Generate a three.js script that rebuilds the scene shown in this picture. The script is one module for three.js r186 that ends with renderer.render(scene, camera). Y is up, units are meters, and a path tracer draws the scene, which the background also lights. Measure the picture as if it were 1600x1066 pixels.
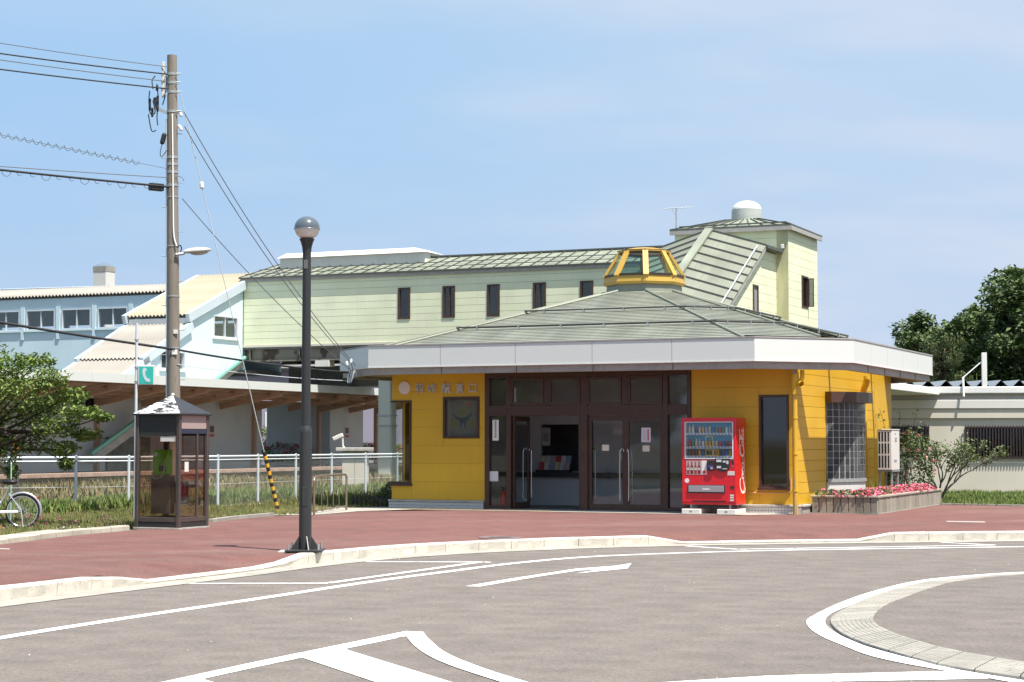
import * as THREE from 'three';
import { mergeGeometries, toCreasedNormals } from 'three/addons/utils/BufferGeometryUtils.js';
import { RoundedBoxGeometry } from 'three/addons/geometries/RoundedBoxGeometry.js';

// ------------------------------------------------------------------ camera, sky, sun, exposure
const scene = new THREE.Scene();
const camera = new THREE.PerspectiveCamera(20.83, 1600 / 1066, 0.1, 3000);
camera.position.set(0, 1.65, 0);
camera.rotation.set(THREE.MathUtils.degToRad(3.1), 0, 0);
const EXPOSURE = 2.0;
const renderer = new THREE.WebGLRenderer({ antialias: true });
renderer.toneMapping = THREE.LinearToneMapping;
renderer.toneMappingExposure = EXPOSURE;
renderer.shadowMap.enabled = true;
const SUN_EL = 66 * Math.PI / 180, SUN_AZ = 42 * Math.PI / 180;      // azimuth from +z (behind the camera) towards +x
const sunDir = new THREE.Vector3(Math.sin(SUN_AZ) * Math.cos(SUN_EL), Math.sin(SUN_EL), Math.cos(SUN_AZ) * Math.cos(SUN_EL));
const sun = new THREE.DirectionalLight(new THREE.Color().setRGB(1, 0.95, 0.88), 4.4);
sun.position.set(0, 0, -40).addScaledVector(sunDir, 120);
sun.target.position.set(0, 0, -40);
sun.castShadow = true; sun.shadow.mapSize.set(4096, 4096);
Object.assign(sun.shadow.camera, { left: -60, right: 60, top: 60, bottom: -60, near: 1, far: 300 });
scene.add(sun, sun.target);

// seeded random numbers and value noise
function rng(seed) { let a = seed >>> 0; return () => { a = (a + 0x6D2B79F5) | 0; let t = Math.imul(a ^ (a >>> 15), 1 | a); t = (t + Math.imul(t ^ (t >>> 7), 61 | t)) ^ t; return ((t ^ (t >>> 14)) >>> 0) / 4294967296; }; }
function hash(x, y, s) { let h = Math.imul(x | 0, 374761393) ^ Math.imul(y | 0, 668265263) ^ Math.imul(s | 0, 2147483647 ^ 0x5bd1e995); h = Math.imul(h ^ (h >>> 13), 1274126177); h = Math.imul(h ^ (h >>> 16), 2246822519); return ((h ^ (h >>> 15)) >>> 0) / 4294967296; }
function vnoise(x, y, s = 0, px = 1e9, py = px) {
  const xi = Math.floor(x), yi = Math.floor(y), fx = x - xi, fy = y - yi;
  const u = fx * fx * (3 - 2 * fx), v = fy * fy * (3 - 2 * fy), m = (a, b) => ((a % b) + b) % b;
  const a = hash(m(xi, px), m(yi, py), s), b = hash(m(xi + 1, px), m(yi, py), s), c = hash(m(xi, px), m(yi + 1, py), s), d = hash(m(xi + 1, px), m(yi + 1, py), s);
  return (a + (b - a) * u) * (1 - v) + (c + (d - c) * u) * v;
}
function fbm(x, y, s = 0, o = 4) { let t = 0, a = 0.5, n = 0; for (let i = 0; i < o; i++) { t += a * vnoise(x, y, s + i * 17); n += a; x *= 2.03; y *= 2.03; a *= 0.5; } return t / n; }
const clamp = (x, a = 0, b = 1) => Math.min(b, Math.max(a, x));
const smooth = (a, b, x) => { const t = clamp((x - a) / (b - a)); return t * t * (3 - 2 * t); };
const lerp = (a, b, t) => a + (b - a) * t;

{ // sky: hazy early-summer blue with thin high cloud
  const w = 2048, h = 1024, d = new Float32Array(w * h * 4);
  for (let j = 0; j < h; j++) {
    const el = ((j + 0.5) / h - 0.5) * Math.PI, ed = el * 180 / Math.PI;
    for (let i = 0; i < w; i++) {
      const az = ((i + 0.5) / w - 0.5) * 2 * Math.PI, dx = Math.cos(az) * Math.cos(el), dz = Math.sin(az) * Math.cos(el), dy = Math.sin(el);
      const k = (j * w + i) * 4;
      let r, g, b;
      if (ed < 0) { r = 0.30; g = 0.29; b = 0.28; } else {
        const t1 = smooth(0, 11, ed), t2 = smooth(8, 70, ed);
        r = lerp(lerp(0.435, 0.325, t1), 0.17, t2); g = lerp(lerp(0.545, 0.515, t1), 0.32, t2); b = lerp(lerp(0.75, 0.79, t1), 0.62, t2);
        // thin cloud veil: stretched noise on a cloud plane
        const q = 1 / (dy + 0.16), cx = dx * q, cz = dz * q;
        let n = fbm(cx * 1.5 + cz * 0.9 + 3.1, cz * 3.4 - cx * 0.5, 5, 6) * 0.62 + fbm(cx * 4.3 + 9, cz * 7 + 2, 31, 5) * 0.38;
        const right = smooth(-0.25, 0.35, dx / Math.max(0.2, Math.hypot(dx, dz)) + 0.12 * (ed - 6) / 10);
        let c = 0.40 * right + smooth(0.38, 0.82, n + 0.06 * right) * (0.24 + 0.22 * right);
        const cr = 0.575, cg = 0.635, cb = 0.775;
        r = lerp(r, cr, c); g = lerp(g, cg, c); b = lerp(b, cb, c);
        // brighter air round the sun
        const cs = Math.max(0, dx * sunDir.x + dy * sunDir.y + dz * sunDir.z), gl = Math.pow(cs, 24) * 0.5 + Math.pow(cs, 4) * 0.12;
        r += gl; g += gl * 0.96; b += gl * 0.88;
      }
      const sk = 0.60; d[k] = r * sk; d[k + 1] = g * sk; d[k + 2] = b * sk * 0.95; d[k + 3] = 1;
    }
  }
  const t = new THREE.DataTexture(d, w, h, THREE.RGBAFormat, THREE.FloatType);
  t.mapping = THREE.EquirectangularReflectionMapping; t.magFilter = t.minFilter = THREE.LinearFilter; t.wrapS = THREE.RepeatWrapping; t.needsUpdate = true;
  scene.background = t; scene.environment = t;
}

// ------------------------------------------------------------------ station grid: u along the entrance front, v away from the street
const PSI = 24 * Math.PI / 180, CP = Math.cos(PSI), SP = Math.sin(PSI), OX = -2.733, OZ = -42.3;
const SW = (u, v, y = 0) => new THREE.Vector3(OX + u * CP + v * SP, y, OZ + u * SP - v * CP);   // grid to world
const V3 = (x, y, z) => new THREE.Vector3(x, y, z);

// ------------------------------------------------------------------ bookkeeping
const taken = {};
function numbered(n) { const k = taken[n] = (taken[n] === undefined ? 0 : taken[n] + 1); return k ? n + '_' + String(k).padStart(3, '0') : n; }
const meta = (o, label, category, group, kind) => { if (label) o.userData.label = label; if (category) o.userData.category = category; if (group) o.userData.group = group; if (kind) o.userData.kind = kind; return o; };
function thing(name, label, category, pos, turn = 0, group) { const o = new THREE.Group(); o.name = numbered(name); o.position.copy(pos); o.rotation.y = turn; scene.add(o); return meta(o, label, category, group); }
const sthing = (name, label, category, u, v, y = 0, group, turn = 0) => thing(name, label, category, SW(u, v, y), -PSI + turn, group);
function mesh(name, geo, mat, parent) { const m = new THREE.Mesh(geo, mat); m.castShadow = m.receiveShadow = true; m.name = parent === scene ? numbered(name) : name; parent.add(m); return m; }
function grp(name, parent, x = 0, y = 0, z = 0, ry = 0) { const g = new THREE.Group(); g.name = name; g.position.set(x, y, z); g.rotation.y = ry; parent.add(g); return g; }
function struct(name, geo, mat) { const m = mesh(name, geo, mat, scene); m.userData.kind = 'structure'; return m; }
function stuff(o) { o.userData.kind = 'stuff'; return o; }
function copyThing(src, name, label, pos, turn) { const c = src.clone(); c.userData = { ...src.userData }; c.name = numbered(name); if (label) c.userData.label = label; if (pos) c.position.copy(pos); if (turn !== undefined) c.rotation.y = turn; scene.add(c); return c; }

// ------------------------------------------------------------------ geometry helpers (uv in metres)
function uvm(g, s = 1) {
  g = g.index ? g.toNonIndexed() : g; const p = g.attributes.position, n = g.attributes.normal, uv = new Float32Array(p.count * 2);
  for (let i = 0; i < p.count; i += 3) {
    const ax = p.getX(i + 1) - p.getX(i), ay = p.getY(i + 1) - p.getY(i), az = p.getZ(i + 1) - p.getZ(i), bx = p.getX(i + 2) - p.getX(i), by = p.getY(i + 2) - p.getY(i), bz = p.getZ(i + 2) - p.getZ(i);
    const nx = Math.abs(ay * bz - az * by), ny = Math.abs(az * bx - ax * bz), nz = Math.abs(ax * by - ay * bx);
    for (let k = i; k < i + 3; k++) { const x = p.getX(k), y = p.getY(k), z = p.getZ(k); let a, b; if (ny >= nx && ny >= nz) { a = x; b = z; } else if (nx >= nz) { a = z; b = y; } else { a = x; b = y; } uv[k * 2] = a * s; uv[k * 2 + 1] = b * s; }
  }
  g.setAttribute('uv', new THREE.BufferAttribute(uv, 2)); return g;
}
const at = (g, x = 0, y = 0, z = 0) => g.translate(x, y, z);
const box = (x0, x1, y0, y1, z0, z1) => uvm(at(new THREE.BoxGeometry(Math.abs(x1 - x0), Math.abs(y1 - y0), Math.abs(z1 - z0)), (x0 + x1) / 2, (y0 + y1) / 2, (z0 + z1) / 2));
const rbox = (x0, x1, y0, y1, z0, z1, r = 0.01) => uvm(at(new RoundedBoxGeometry(Math.abs(x1 - x0), Math.abs(y1 - y0), Math.abs(z1 - z0), 2, r), (x0 + x1) / 2, (y0 + y1) / 2, (z0 + z1) / 2));
const cyl = (r0, r1, h, seg = 16, x = 0, y = 0, z = 0) => at(new THREE.CylinderGeometry(r1, r0, h, seg), x, y + h / 2, z);
const join = a => mergeGeometries(a.map(g => { g = g.index ? g.toNonIndexed() : g; for (const k of Object.keys(g.attributes)) if (!['position', 'normal', 'uv'].includes(k)) g.deleteAttribute(k); return g; }), false);
function bar(a, b, r, seg = 6, r2 = r) { const d = new THREE.Vector3().subVectors(b, a), L = d.length(); const g = new THREE.CylinderGeometry(r2, r, L, seg, 1); g.translate(0, L / 2, 0); g.applyQuaternion(new THREE.Quaternion().setFromUnitVectors(V3(0, 1, 0), d.normalize())); g.translate(a.x, a.y, a.z); return g; }
function beam(a, b, w, h) { const d = new THREE.Vector3().subVectors(b, a), L = d.length(); const g = new THREE.BoxGeometry(w, h, L); g.translate(0, 0, L / 2); const m = new THREE.Matrix4().lookAt(b, a, V3(0, 1, 0)); g.applyMatrix4(m); g.translate(a.x, a.y, a.z); return uvm(g); }
function tube(pts, r, seg = 6, n = 24, closed = false) { return new THREE.TubeGeometry(new THREE.CatmullRomCurve3(pts, closed, 'centripetal'), n, r, seg, closed); }
function poly(tris, flip = false) { // array of convex polygons (arrays of Vector3) -> flat-shaded geometry
  const p = []; for (const q of tris) for (let i = 1; i < q.length - 1; i++) { const t = flip ? [q[0], q[i + 1], q[i]] : [q[0], q[i], q[i + 1]]; for (const v of t) p.push(v.x, v.y, v.z); }
  const g = new THREE.BufferGeometry(); g.setAttribute('position', new THREE.Float32BufferAttribute(p, 3)); g.computeVertexNormals(); return uvm(g);
}
function slab(q, t) { // prism below a planar polygon q (counter-clockwise seen from outside), thickness t along its normal
  const n = new THREE.Vector3().crossVectors(new THREE.Vector3().subVectors(q[1], q[0]), new THREE.Vector3().subVectors(q[2], q[0])).normalize().multiplyScalar(-t);
  const b = q.map(v => v.clone().add(n)), f = [q, b.slice().reverse()]; for (let i = 0; i < q.length; i++) { const j = (i + 1) % q.length; f.push([q[i], b[i], b[j], q[j]]); }
  return poly(f);
}
function flat(pts, y = 0) { // horizontal polygon from [x,z] list
  const s = new THREE.Shape(pts.map(([x, z]) => new THREE.Vector2(x, -z))); const g = new THREE.ShapeGeometry(s); g.rotateX(-Math.PI / 2); g.translate(0, y, 0); return uvm(g);
}
function grid2(x0, x1, z0, z1, nx, nz, fy) { // horizontal grid sheet
  const g = new THREE.PlaneGeometry(x1 - x0, z1 - z0, nx, nz); g.rotateX(-Math.PI / 2); g.translate((x0 + x1) / 2, 0, (z0 + z1) / 2);
  const p = g.attributes.position; if (fy) for (let i = 0; i < p.count; i++) p.setY(i, fy(p.getX(i), p.getZ(i))); g.computeVertexNormals();
  const uv = g.attributes.uv; for (let i = 0; i < p.count; i++) uv.setXY(i, p.getX(i), p.getZ(i)); return g;
}
function tint(g, f) { const p = g.attributes.position, c = new Float32Array(p.count * 3); for (let i = 0; i < p.count; i++) { const k = f(p.getX(i), p.getY(i), p.getZ(i)); c[i * 3] = k[0]; c[i * 3 + 1] = k[1]; c[i * 3 + 2] = k[2]; } g.setAttribute('color', new THREE.BufferAttribute(c, 3)); return g; }

// ------------------------------------------------------------------ textures and materials
function dtex(n, f, size, srgb = true) { const d = new Uint8Array(n * n * 4); for (let j = 0; j < n; j++) for (let i = 0; i < n; i++) { const c = f(i / n, j / n, i, j), k = (j * n + i) * 4; if (typeof c === 'number') d[k] = d[k + 1] = d[k + 2] = clamp(c) * 255; else { d[k] = clamp(c[0]) * 255; d[k + 1] = clamp(c[1]) * 255; d[k + 2] = clamp(c[2]) * 255; } d[k + 3] = 255; }
  const t = new THREE.DataTexture(d, n, n); t.wrapS = t.wrapT = THREE.RepeatWrapping; t.magFilter = THREE.LinearFilter; t.minFilter = THREE.LinearMipmapLinearFilter; t.generateMipmaps = true; t.repeat.set(1 / size, 1 / size); if (srgb) t.colorSpace = THREE.SRGBColorSpace; t.needsUpdate = true; return t; }
const pn = (x, y, f, s) => vnoise(x * f, y * f, s, f);
const T = {};
T.asphalt = dtex(512, (x, y, i, j) => { const h = hash(i >> 1, j >> 1, 3), s = hash(i, j, 7); let v = 0.80 + 0.10 * (pn(x, y, 90, 1) - 0.5) + 0.11 * (s - 0.5) + 0.10 * (pn(x, y, 8, 2) - 0.5); if (h > 0.965) v += 0.13; if (h < 0.03) v -= 0.2; return [v * 1.01, v, v * 0.985]; }, 2.2);
T.asphaltB = dtex(512, (x, y, i, j) => 0.5 + 0.5 * (hash(i >> 1, j >> 1, 3) - 0.5) + 0.4 * (pn(x, y, 120, 4) - 0.5), 2.2, false);
T.conc = dtex(512, (x, y, i, j) => { let v = 0.87 + 0.11 * (pn(x, y, 6, 11) - 0.5) + 0.10 * (pn(x, y, 24, 12) - 0.5) + 0.07 * (hash(i, j, 5) - 0.5); if (pn(x, y, 70, 13) > 0.86) v -= 0.10; return [v, v * 0.995, v * 0.98]; }, 1.6);
T.concB = dtex(256, (x, y, i, j) => 0.5 + 0.5 * (hash(i, j, 9) - 0.5) + 0.5 * (pn(x, y, 30, 14) - 0.5), 0.8, false);
T.paint = dtex(512, (x, y, i, j) => { let v = 0.962 + 0.06 * (pn(x, y, 4, 21) - 0.5) + 0.016 * (vnoise(x * 60, y * 5, 22, 60, 5) - 0.5) + 0.03 * (hash(i, j, 6) - 0.5); return [v, v * 0.995, v * 0.985]; }, 2.6);
T.metal = dtex(256, (x, y, i, j) => { let v = 0.90 + 0.10 * (pn(x, y, 5, 25) - 0.5) + 0.07 * (pn(x, y, 22, 26) - 0.5) + 0.04 * (hash(i, j, 8) - 0.5); return [v, v, v * 0.985]; }, 1.3);
T.tarnish = dtex(512, (x, y, i, j) => { let v = 0.88 + 0.11 * (pn(x, y, 5, 35) - 0.5) + 0.06 * (vnoise(x * 40, y * 4, 36, 40, 4) - 0.5) + 0.06 * (hash(i, j, 8) - 0.5); return [v * 1.01, v, v * 0.97]; }, 3.1);
T.rust = dtex(512, (x, y, i, j) => { const n = pn(x, y, 7, 41) * 0.6 + pn(x, y, 22, 42) * 0.4, k = smooth(0.52, 0.72, n), s = 0.9 + 0.1 * hash(i, j, 3); return [lerp(0.72, 0.42, k) * s, lerp(0.70, 0.36, k) * s, lerp(0.66, 0.31, k) * s]; }, 3.7);
T.flake = dtex(256, (x, y, i, j) => { const n = vnoise(x * 5, y * 9, 81, 5, 9) * 0.6 + vnoise(x * 18, y * 40, 82, 18, 40) * 0.4, k = n > 0.63 ? 1 : 0, s = 0.94 + 0.06 * hash(i, j, 83); return [lerp(0.83, 0.60, k) * s, lerp(0.65, 0.56, k) * s, lerp(0.17, 0.46, k) * s]; }, 1);
T.chip = dtex(512, (x, y, i, j) => { const n = pn(x, y, 44, 71) * 0.45 + pn(x, y, 14, 72) * 0.3 + hash(i >> 1, j >> 1, 73) * 0.25, k = smooth(0.66, 0.74, n); return [lerp(0.98, 0.70, k), lerp(0.98, 0.68, k), lerp(0.97, 0.66, k)]; }, 1.9);
T.grit = dtex(256, (x, y, i, j) => { const v = 0.72 + 0.5 * (hash(i >> 1, j >> 1, 51) - 0.5) + 0.2 * (pn(x, y, 12, 52) - 0.5); return [v, v * 0.96, v * 0.9]; }, 1.1);
const mats = {};
function mat(r, g, b, rough = 0.7, o = {}) { const { physical, ...q } = o; const m = physical ? new THREE.MeshPhysicalMaterial({ roughness: rough, ...q }) : new THREE.MeshStandardMaterial({ roughness: rough, ...q }); m.color.setRGB(r, g, b); return m; }
const D = THREE.DoubleSide;
const M = {
  asphalt: mat(0.252, 0.220, 0.198, 0.95, { map: T.asphalt, vertexColors: true, bumpMap: T.asphaltB, bumpScale: 0.004 }),
  plaza: mat(0.245, 0.108, 0.092, 0.95, { map: T.asphalt, vertexColors: true, bumpMap: T.asphaltB, bumpScale: 0.003 }),
  line: mat(0.84, 0.84, 0.82, 0.8, { map: T.chip }),
  worn: mat(0.52, 0.44, 0.42, 0.9, { map: T.conc }),
  kerb: mat(0.78, 0.735, 0.65, 0.9, { map: T.conc, bumpMap: T.concB, bumpScale: 0.002 }),
  kerb2: mat(0.76, 0.715, 0.63, 0.9, { map: T.conc, bumpMap: T.concB, bumpScale: 0.002 }),
  kerb3: mat(0.80, 0.76, 0.68, 0.9, { map: T.conc, bumpMap: T.concB, bumpScale: 0.002 }),
  gutter: mat(0.47, 0.44, 0.385, 0.92, { map: T.conc }),
  conc: mat(0.42, 0.40, 0.36, 0.92, { map: T.conc, bumpMap: T.concB, bumpScale: 0.003 }),
  concL: mat(0.56, 0.54, 0.50, 0.92, { map: T.conc }),
  concD: mat(0.22, 0.21, 0.19, 0.95, { map: T.conc }),
  yellow: mat(0.68, 0.405, 0.020, 0.5, { map: T.paint }),
  yellow2: mat(0.66, 0.39, 0.018, 0.5, { map: T.paint }),
  yellow3: mat(0.70, 0.42, 0.022, 0.5, { map: T.paint }),
  fascia: mat(0.625, 0.645, 0.615, 0.42),
  fasciaD: mat(0.44, 0.42, 0.40, 0.6, { map: T.metal }),
  soffit: mat(0.50, 0.44, 0.36, 0.8, { map: T.paint }),
  roof: mat(0.315, 0.34, 0.29, 0.52, { map: T.tarnish, metalness: 0.15 }),
  roof2: mat(0.265, 0.29, 0.235, 0.48, { map: T.tarnish, metalness: 0.1 }),
  roofL: mat(0.33, 0.365, 0.295, 0.5, { map: T.tarnish }),
  roofD: mat(0.085, 0.092, 0.08, 0.6),
  green: mat(0.79, 0.815, 0.58, 0.6, { map: T.paint }),
  green2: mat(0.78, 0.805, 0.57, 0.6, { map: T.paint }),
  green3: mat(0.80, 0.825, 0.595, 0.6, { map: T.paint }),
  stain: mat(0.62, 0.62, 0.40, 0.75, { map: T.tarnish }),
  blue: mat(0.62, 0.77, 0.84, 0.6, { map: T.paint }),
  blue2: mat(0.60, 0.755, 0.835, 0.6, { map: T.paint }),
  mint: mat(0.22, 0.52, 0.42, 0.6, { map: T.paint }),
  brown: mat(0.085, 0.043, 0.029, 0.38, { map: T.metal }),
  brownD: mat(0.045, 0.028, 0.022, 0.4),
  black: mat(0.015, 0.015, 0.016, 0.5),
  charcoal: mat(0.035, 0.036, 0.038, 0.42, { map: T.metal }),
  steel: mat(0.62, 0.62, 0.60, 0.25, { metalness: 0.9 }),
  galv: mat(0.46, 0.49, 0.50, 0.5, { metalness: 0.35, map: T.metal }),
  galvL: mat(0.60, 0.65, 0.68, 0.5, { metalness: 0.2 }),
  white: mat(0.80, 0.80, 0.78, 0.5, { map: T.paint }),
  offwhite: mat(0.68, 0.665, 0.62, 0.6, { map: T.paint }),
  cream: mat(0.62, 0.585, 0.50, 0.85, { map: T.paint }),
  canopyBrown: mat(0.44, 0.28, 0.195, 0.8, { map: T.paint }),
  canopyBrown2: mat(0.36, 0.23, 0.165, 0.8, { map: T.paint }),
  greywall: mat(0.52, 0.545, 0.565, 0.85, { map: T.paint }),
  girder: mat(0.40, 0.385, 0.35, 0.8, { map: T.rust }),
  cementRoof: mat(0.40, 0.385, 0.36, 0.92, { map: T.tarnish }),
  tile: mat(0.60, 0.58, 0.55, 0.5),
  glass: mat(0.94, 0.96, 0.96, 0.02, { physical: true, transmission: 1, thickness: 0, ior: 1.5 }),
  glassDark: mat(0.50, 0.53, 0.54, 0.03, { physical: true, transmission: 1, thickness: 0, ior: 1.5 }),
  glassSmoke: mat(0.86, 0.79, 0.76, 0.03, { physical: true, transmission: 1, thickness: 0, ior: 1.5 }),
  dark: mat(0.24, 0.24, 0.24, 0.85),
  room: mat(0.46, 0.47, 0.48, 0.9), roomFloor: mat(0.14, 0.135, 0.13, 0.5), roomWhite: mat(0.5, 0.5, 0.5, 0.8),
  red: mat(0.66, 0.010, 0.022, 0.28, { physical: true, clearcoat: 0.5, clearcoatRoughness: 0.15 }),
  poleConc: mat(0.30, 0.265, 0.225, 0.92, { map: T.conc, bumpMap: T.concB, bumpScale: 0.003 }),
  cable: mat(0.018, 0.018, 0.02, 0.6), cableG: mat(0.12, 0.125, 0.13, 0.6),
  verge: mat(0.52, 0.60, 0.65, 0.6, { map: T.paint }), railD: mat(0.06, 0.06, 0.055, 0.6),
  ceramic: mat(0.78, 0.77, 0.74, 0.25),
  soil: mat(0.13, 0.105, 0.06, 1, { map: T.grit }), grassBase: mat(0.125, 0.13, 0.045, 1, { map: T.grit }),
  blockGrey: mat(0.36, 0.335, 0.29, 0.95, { map: T.tarnish, bumpMap: T.concB, bumpScale: 0.004 }),
};
// ------------------------------------------------------------------ ground, road, kerb, plaza
struct('ground', tint(grid2(-700, 700, -900, 300, 60, 60, () => -0.16), (x, y, z) => { const k = 0.9 + 0.3 * fbm(x * 0.05, z * 0.05, 2); return [k, k, k]; }), mat(0.13, 0.135, 0.06, 1, { vertexColors: true, map: T.grit }));
const plazaBack = [[-8.38, -23.04], [-7.46, -27.18], [-7.02, -29.76], [-6.45, -31.47], [-5.74, -34.17], [-5.42, -35.84], [-4.86, -37.69], [-3.92, -38.02], [-3.43, -39.92], [-1.40, -40.66], [1.37, -39.74], [3.44, -38.52], [4.73, -37.69], [5.73, -39.21], [6.31, -39.74], [7.47, -38.18], [10.11, -44.37], [11.84, -43.06], [17.50, -42.44]];
const lawnKerbTop = [[-8.41, -23.12], [-7.84, -28.56], [-7.10, -29.58], [-6.60, -30.45], [-6.32, -30.91]];
const line1 = [[-5.05, -13.42], [-4.30, -15.70], [-3.59, -17.48], [-2.68, -19.56], [-1.55, -22.20], [-0.81, -23.67], [0.00, -25.22], [1.03, -26.60], [2.11, -27.36], [3.87, -28.19], [5.92, -28.74], [8.02, -29.21], [10.14, -29.53]];
const bay1a = [[-3.79, -21.67], [-2.14, -21.71]];
const bay1b = [[-2.14, -21.71], [-0.44, -25.48]];
const bay1c = [[-2.03, -25.62], [-0.29, -25.48]];
const bay2a = [[2.66, -29.53], [3.47, -28.49]];
const bay2b = [[3.47, -28.49], [7.68, -29.64]];
const bay2c = [[6.97, -30.54], [7.69, -29.68]];
const arrow = [[-0.53, -21.27], [0.00, -22.46], [0.83, -24.17], [1.37, -24.72], [1.62, -25.27], [1.50, -24.23], [0.79, -23.30], [1.14, -24.04], [0.86, -23.86], [0.48, -23.12], [0.00, -22.06], [-0.36, -21.23]];
const seamLine = [[0.77, -12.55], [1.22, -13.68], [1.69, -14.95], [2.18, -15.93], [2.65, -16.75]];
const isleBand = [[-2.69, -12.12], [-2.39, -12.85], [-1.92, -14.00], [-0.92, -16.25], [-0.77, -16.17], [-0.90, -15.83], [-1.33, -14.86], [-1.60, -14.28], [-1.87, -13.67], [-2.15, -12.99], [-2.40, -12.33]];
const isleStripe = [[-1.60, -14.26], [-1.33, -14.84], [-0.43, -12.85], [-0.04, -12.00], [-0.62, -12.00], [-0.95, -12.85]];
const isleStripe2 = [[-2.40, -12.33], [-2.15, -12.99], [-2.07, -12.85], [-1.56, -12.00], [-2.17, -12.00]];
const curveOut = [[-0.77, -16.17], [-0.72, -15.77], [-0.65, -15.32], [-0.56, -14.79], [-0.44, -14.30], [-0.23, -13.65], [0.00, -13.06], [0.09, -12.85], [0.34, -12.27]];
const curveIn = [[-0.90, -15.83], [-0.84, -15.42], [-0.78, -15.04], [-0.69, -14.59], [-0.57, -14.12], [-0.42, -13.67], [-0.28, -13.31], [-0.09, -12.85], [0.17, -12.27]];
const rightBand = [[0.43, -12.46], [1.11, -12.85], [1.80, -13.17], [2.46, -13.31], [3.13, -13.44], [3.33, -13.01], [2.20, -12.85], [1.29, -12.59], [0.74, -12.09]];
const edgeOut = [[9.13, -24.21], [6.46, -23.54], [5.68, -23.00], [4.92, -22.24], [4.02, -20.63], [3.34, -19.04], [2.91, -17.85], [2.72, -17.23], [2.63, -16.49], [2.62, -15.80], [2.68, -15.04], [2.75, -14.41], [2.90, -13.92], [3.11, -13.46], [3.40, -12.85], [3.74, -12.15]];
const edgeIn = [[9.02, -23.91], [6.36, -23.19], [5.59, -22.57], [4.84, -21.80], [4.03, -20.26], [3.43, -18.84], [3.05, -17.86], [2.89, -17.23], [2.81, -16.64], [2.79, -15.88], [2.82, -15.37], [2.86, -14.98], [3.03, -14.18], [3.22, -13.51], [3.53, -12.91], [3.94, -12.15]];
const isleKerbOut = [[9.00, -23.85], [6.33, -23.05], [5.55, -22.46], [4.79, -21.66], [4.06, -20.30], [3.38, -18.62], [3.07, -17.73], [2.90, -17.05], [2.83, -16.41], [2.81, -15.80], [2.87, -15.02], [2.99, -14.41], [3.17, -13.62], [3.54, -12.95], [3.96, -12.21]];
const isleKerbIn = [[8.82, -23.39], [6.18, -22.51], [5.68, -22.10], [5.11, -21.42], [4.56, -20.38], [4.11, -19.36], [3.68, -18.34], [3.30, -17.05], [3.20, -16.36], [3.20, -15.80], [3.26, -15.13], [3.38, -14.47], [3.73, -13.62], [4.17, -12.85]];
const dashR = [[8.17, -35.10], [8.84, -34.87], [8.75, -34.38], [8.09, -34.60]];
const dashL = [[-7.29, -26.21], [-7.02, -26.05], [-6.96, -25.82], [-7.20, -25.90]];
struct('road', tint(grid2(-30, 30, -33.5, 20, 330, 300, () => 0), (x, y, z) => {
  let k = 0.98 + 0.17 * (fbm(x * 0.16 + z * 0.05, z * 0.35, 4, 5) - 0.5) + 0.06 * (fbm(x * 0.9, z * 1.2, 14, 3) - 0.5);
  // wheel tracks worn along the lane and darker seam lines
  const q = z + 0.0; const lane = Math.abs(((x * 0.9 + q * 0.42) % 2.6 + 2.6) % 2.6 - 1.3); k -= 0.05 * smooth(0.5, 0.1, lane) * fbm(x * 0.2, z * 0.2, 9);
  k -= 0.12 * smooth(0.64, 0.78, fbm(x * 0.55 - z * 0.2, z * 0.22 + x * 0.1, 77, 4));
  { let b = 1e9, sd = 0; for (let i = 0; i < seamLine.length - 1; i++) { const [ax, az] = seamLine[i], [bx, bz] = seamLine[i + 1], t = clamp(((x - ax) * (bx - ax) + (z - az) * (bz - az)) / ((bx - ax) ** 2 + (bz - az) ** 2)), d = Math.hypot(x - lerp(ax, bx, t), z - lerp(az, bz, t)); if (d < b) { b = d; sd = (bx - ax) * (z - az) - (bz - az) * (x - ax); } } if (z > -18.5 && x > 0.2 && x < 6) { k -= 0.05 * smooth(0.22, 0.02, b); if (sd > 0) k -= 0.055 * smooth(0.0, 0.25, b) * smooth(6, 3, x); } }
  return [k * 1.0, k * 0.997, k * 0.992]; }), M.asphalt);
const kerbCurve = new THREE.CatmullRomCurve3([[-16, 8], [-10.6, -5], [-6.9, -14.2], [-5.09, -18.6], [-4.3, -20.4], [-3.15, -23.0], [-2.62, -24.35], [-2.03, -25.55], [-1.35, -26.6], [-0.59, -27.45], [0.1, -28.0], [1.13, -28.7], [2.55, -29.35], [4.07, -29.8], [5.93, -30.25], [8.47, -30.75], [14, -31.6], [24, -32.2], [46, -33]].map(([x, z]) => V3(x, 0, z)), false, 'centripetal');
kerbCurve.arcLengthDivisions = 2000;
const KL = kerbCurve.getLength();
function kerbAt(s) { const t = clamp(s / KL, 0, 1), p = kerbCurve.getPointAt(t), d = kerbCurve.getTangentAt(t), n = V3(d.z, 0, -d.x).normalize(); if (n.z > 0) n.negate(); return { p, n, d }; }
const kerbH = x => { const f = 0.155, l = 0.048; const r = (a, b) => smooth(a, b, x) ; return l + (f - l) * clamp((1 - clamp((x + 4.13) / 0.22)) + clamp((x + 2.72) / 0.3) - clamp((x - 2.35) / 0.5) + clamp((x - 5.9) / 0.5)); };
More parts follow.
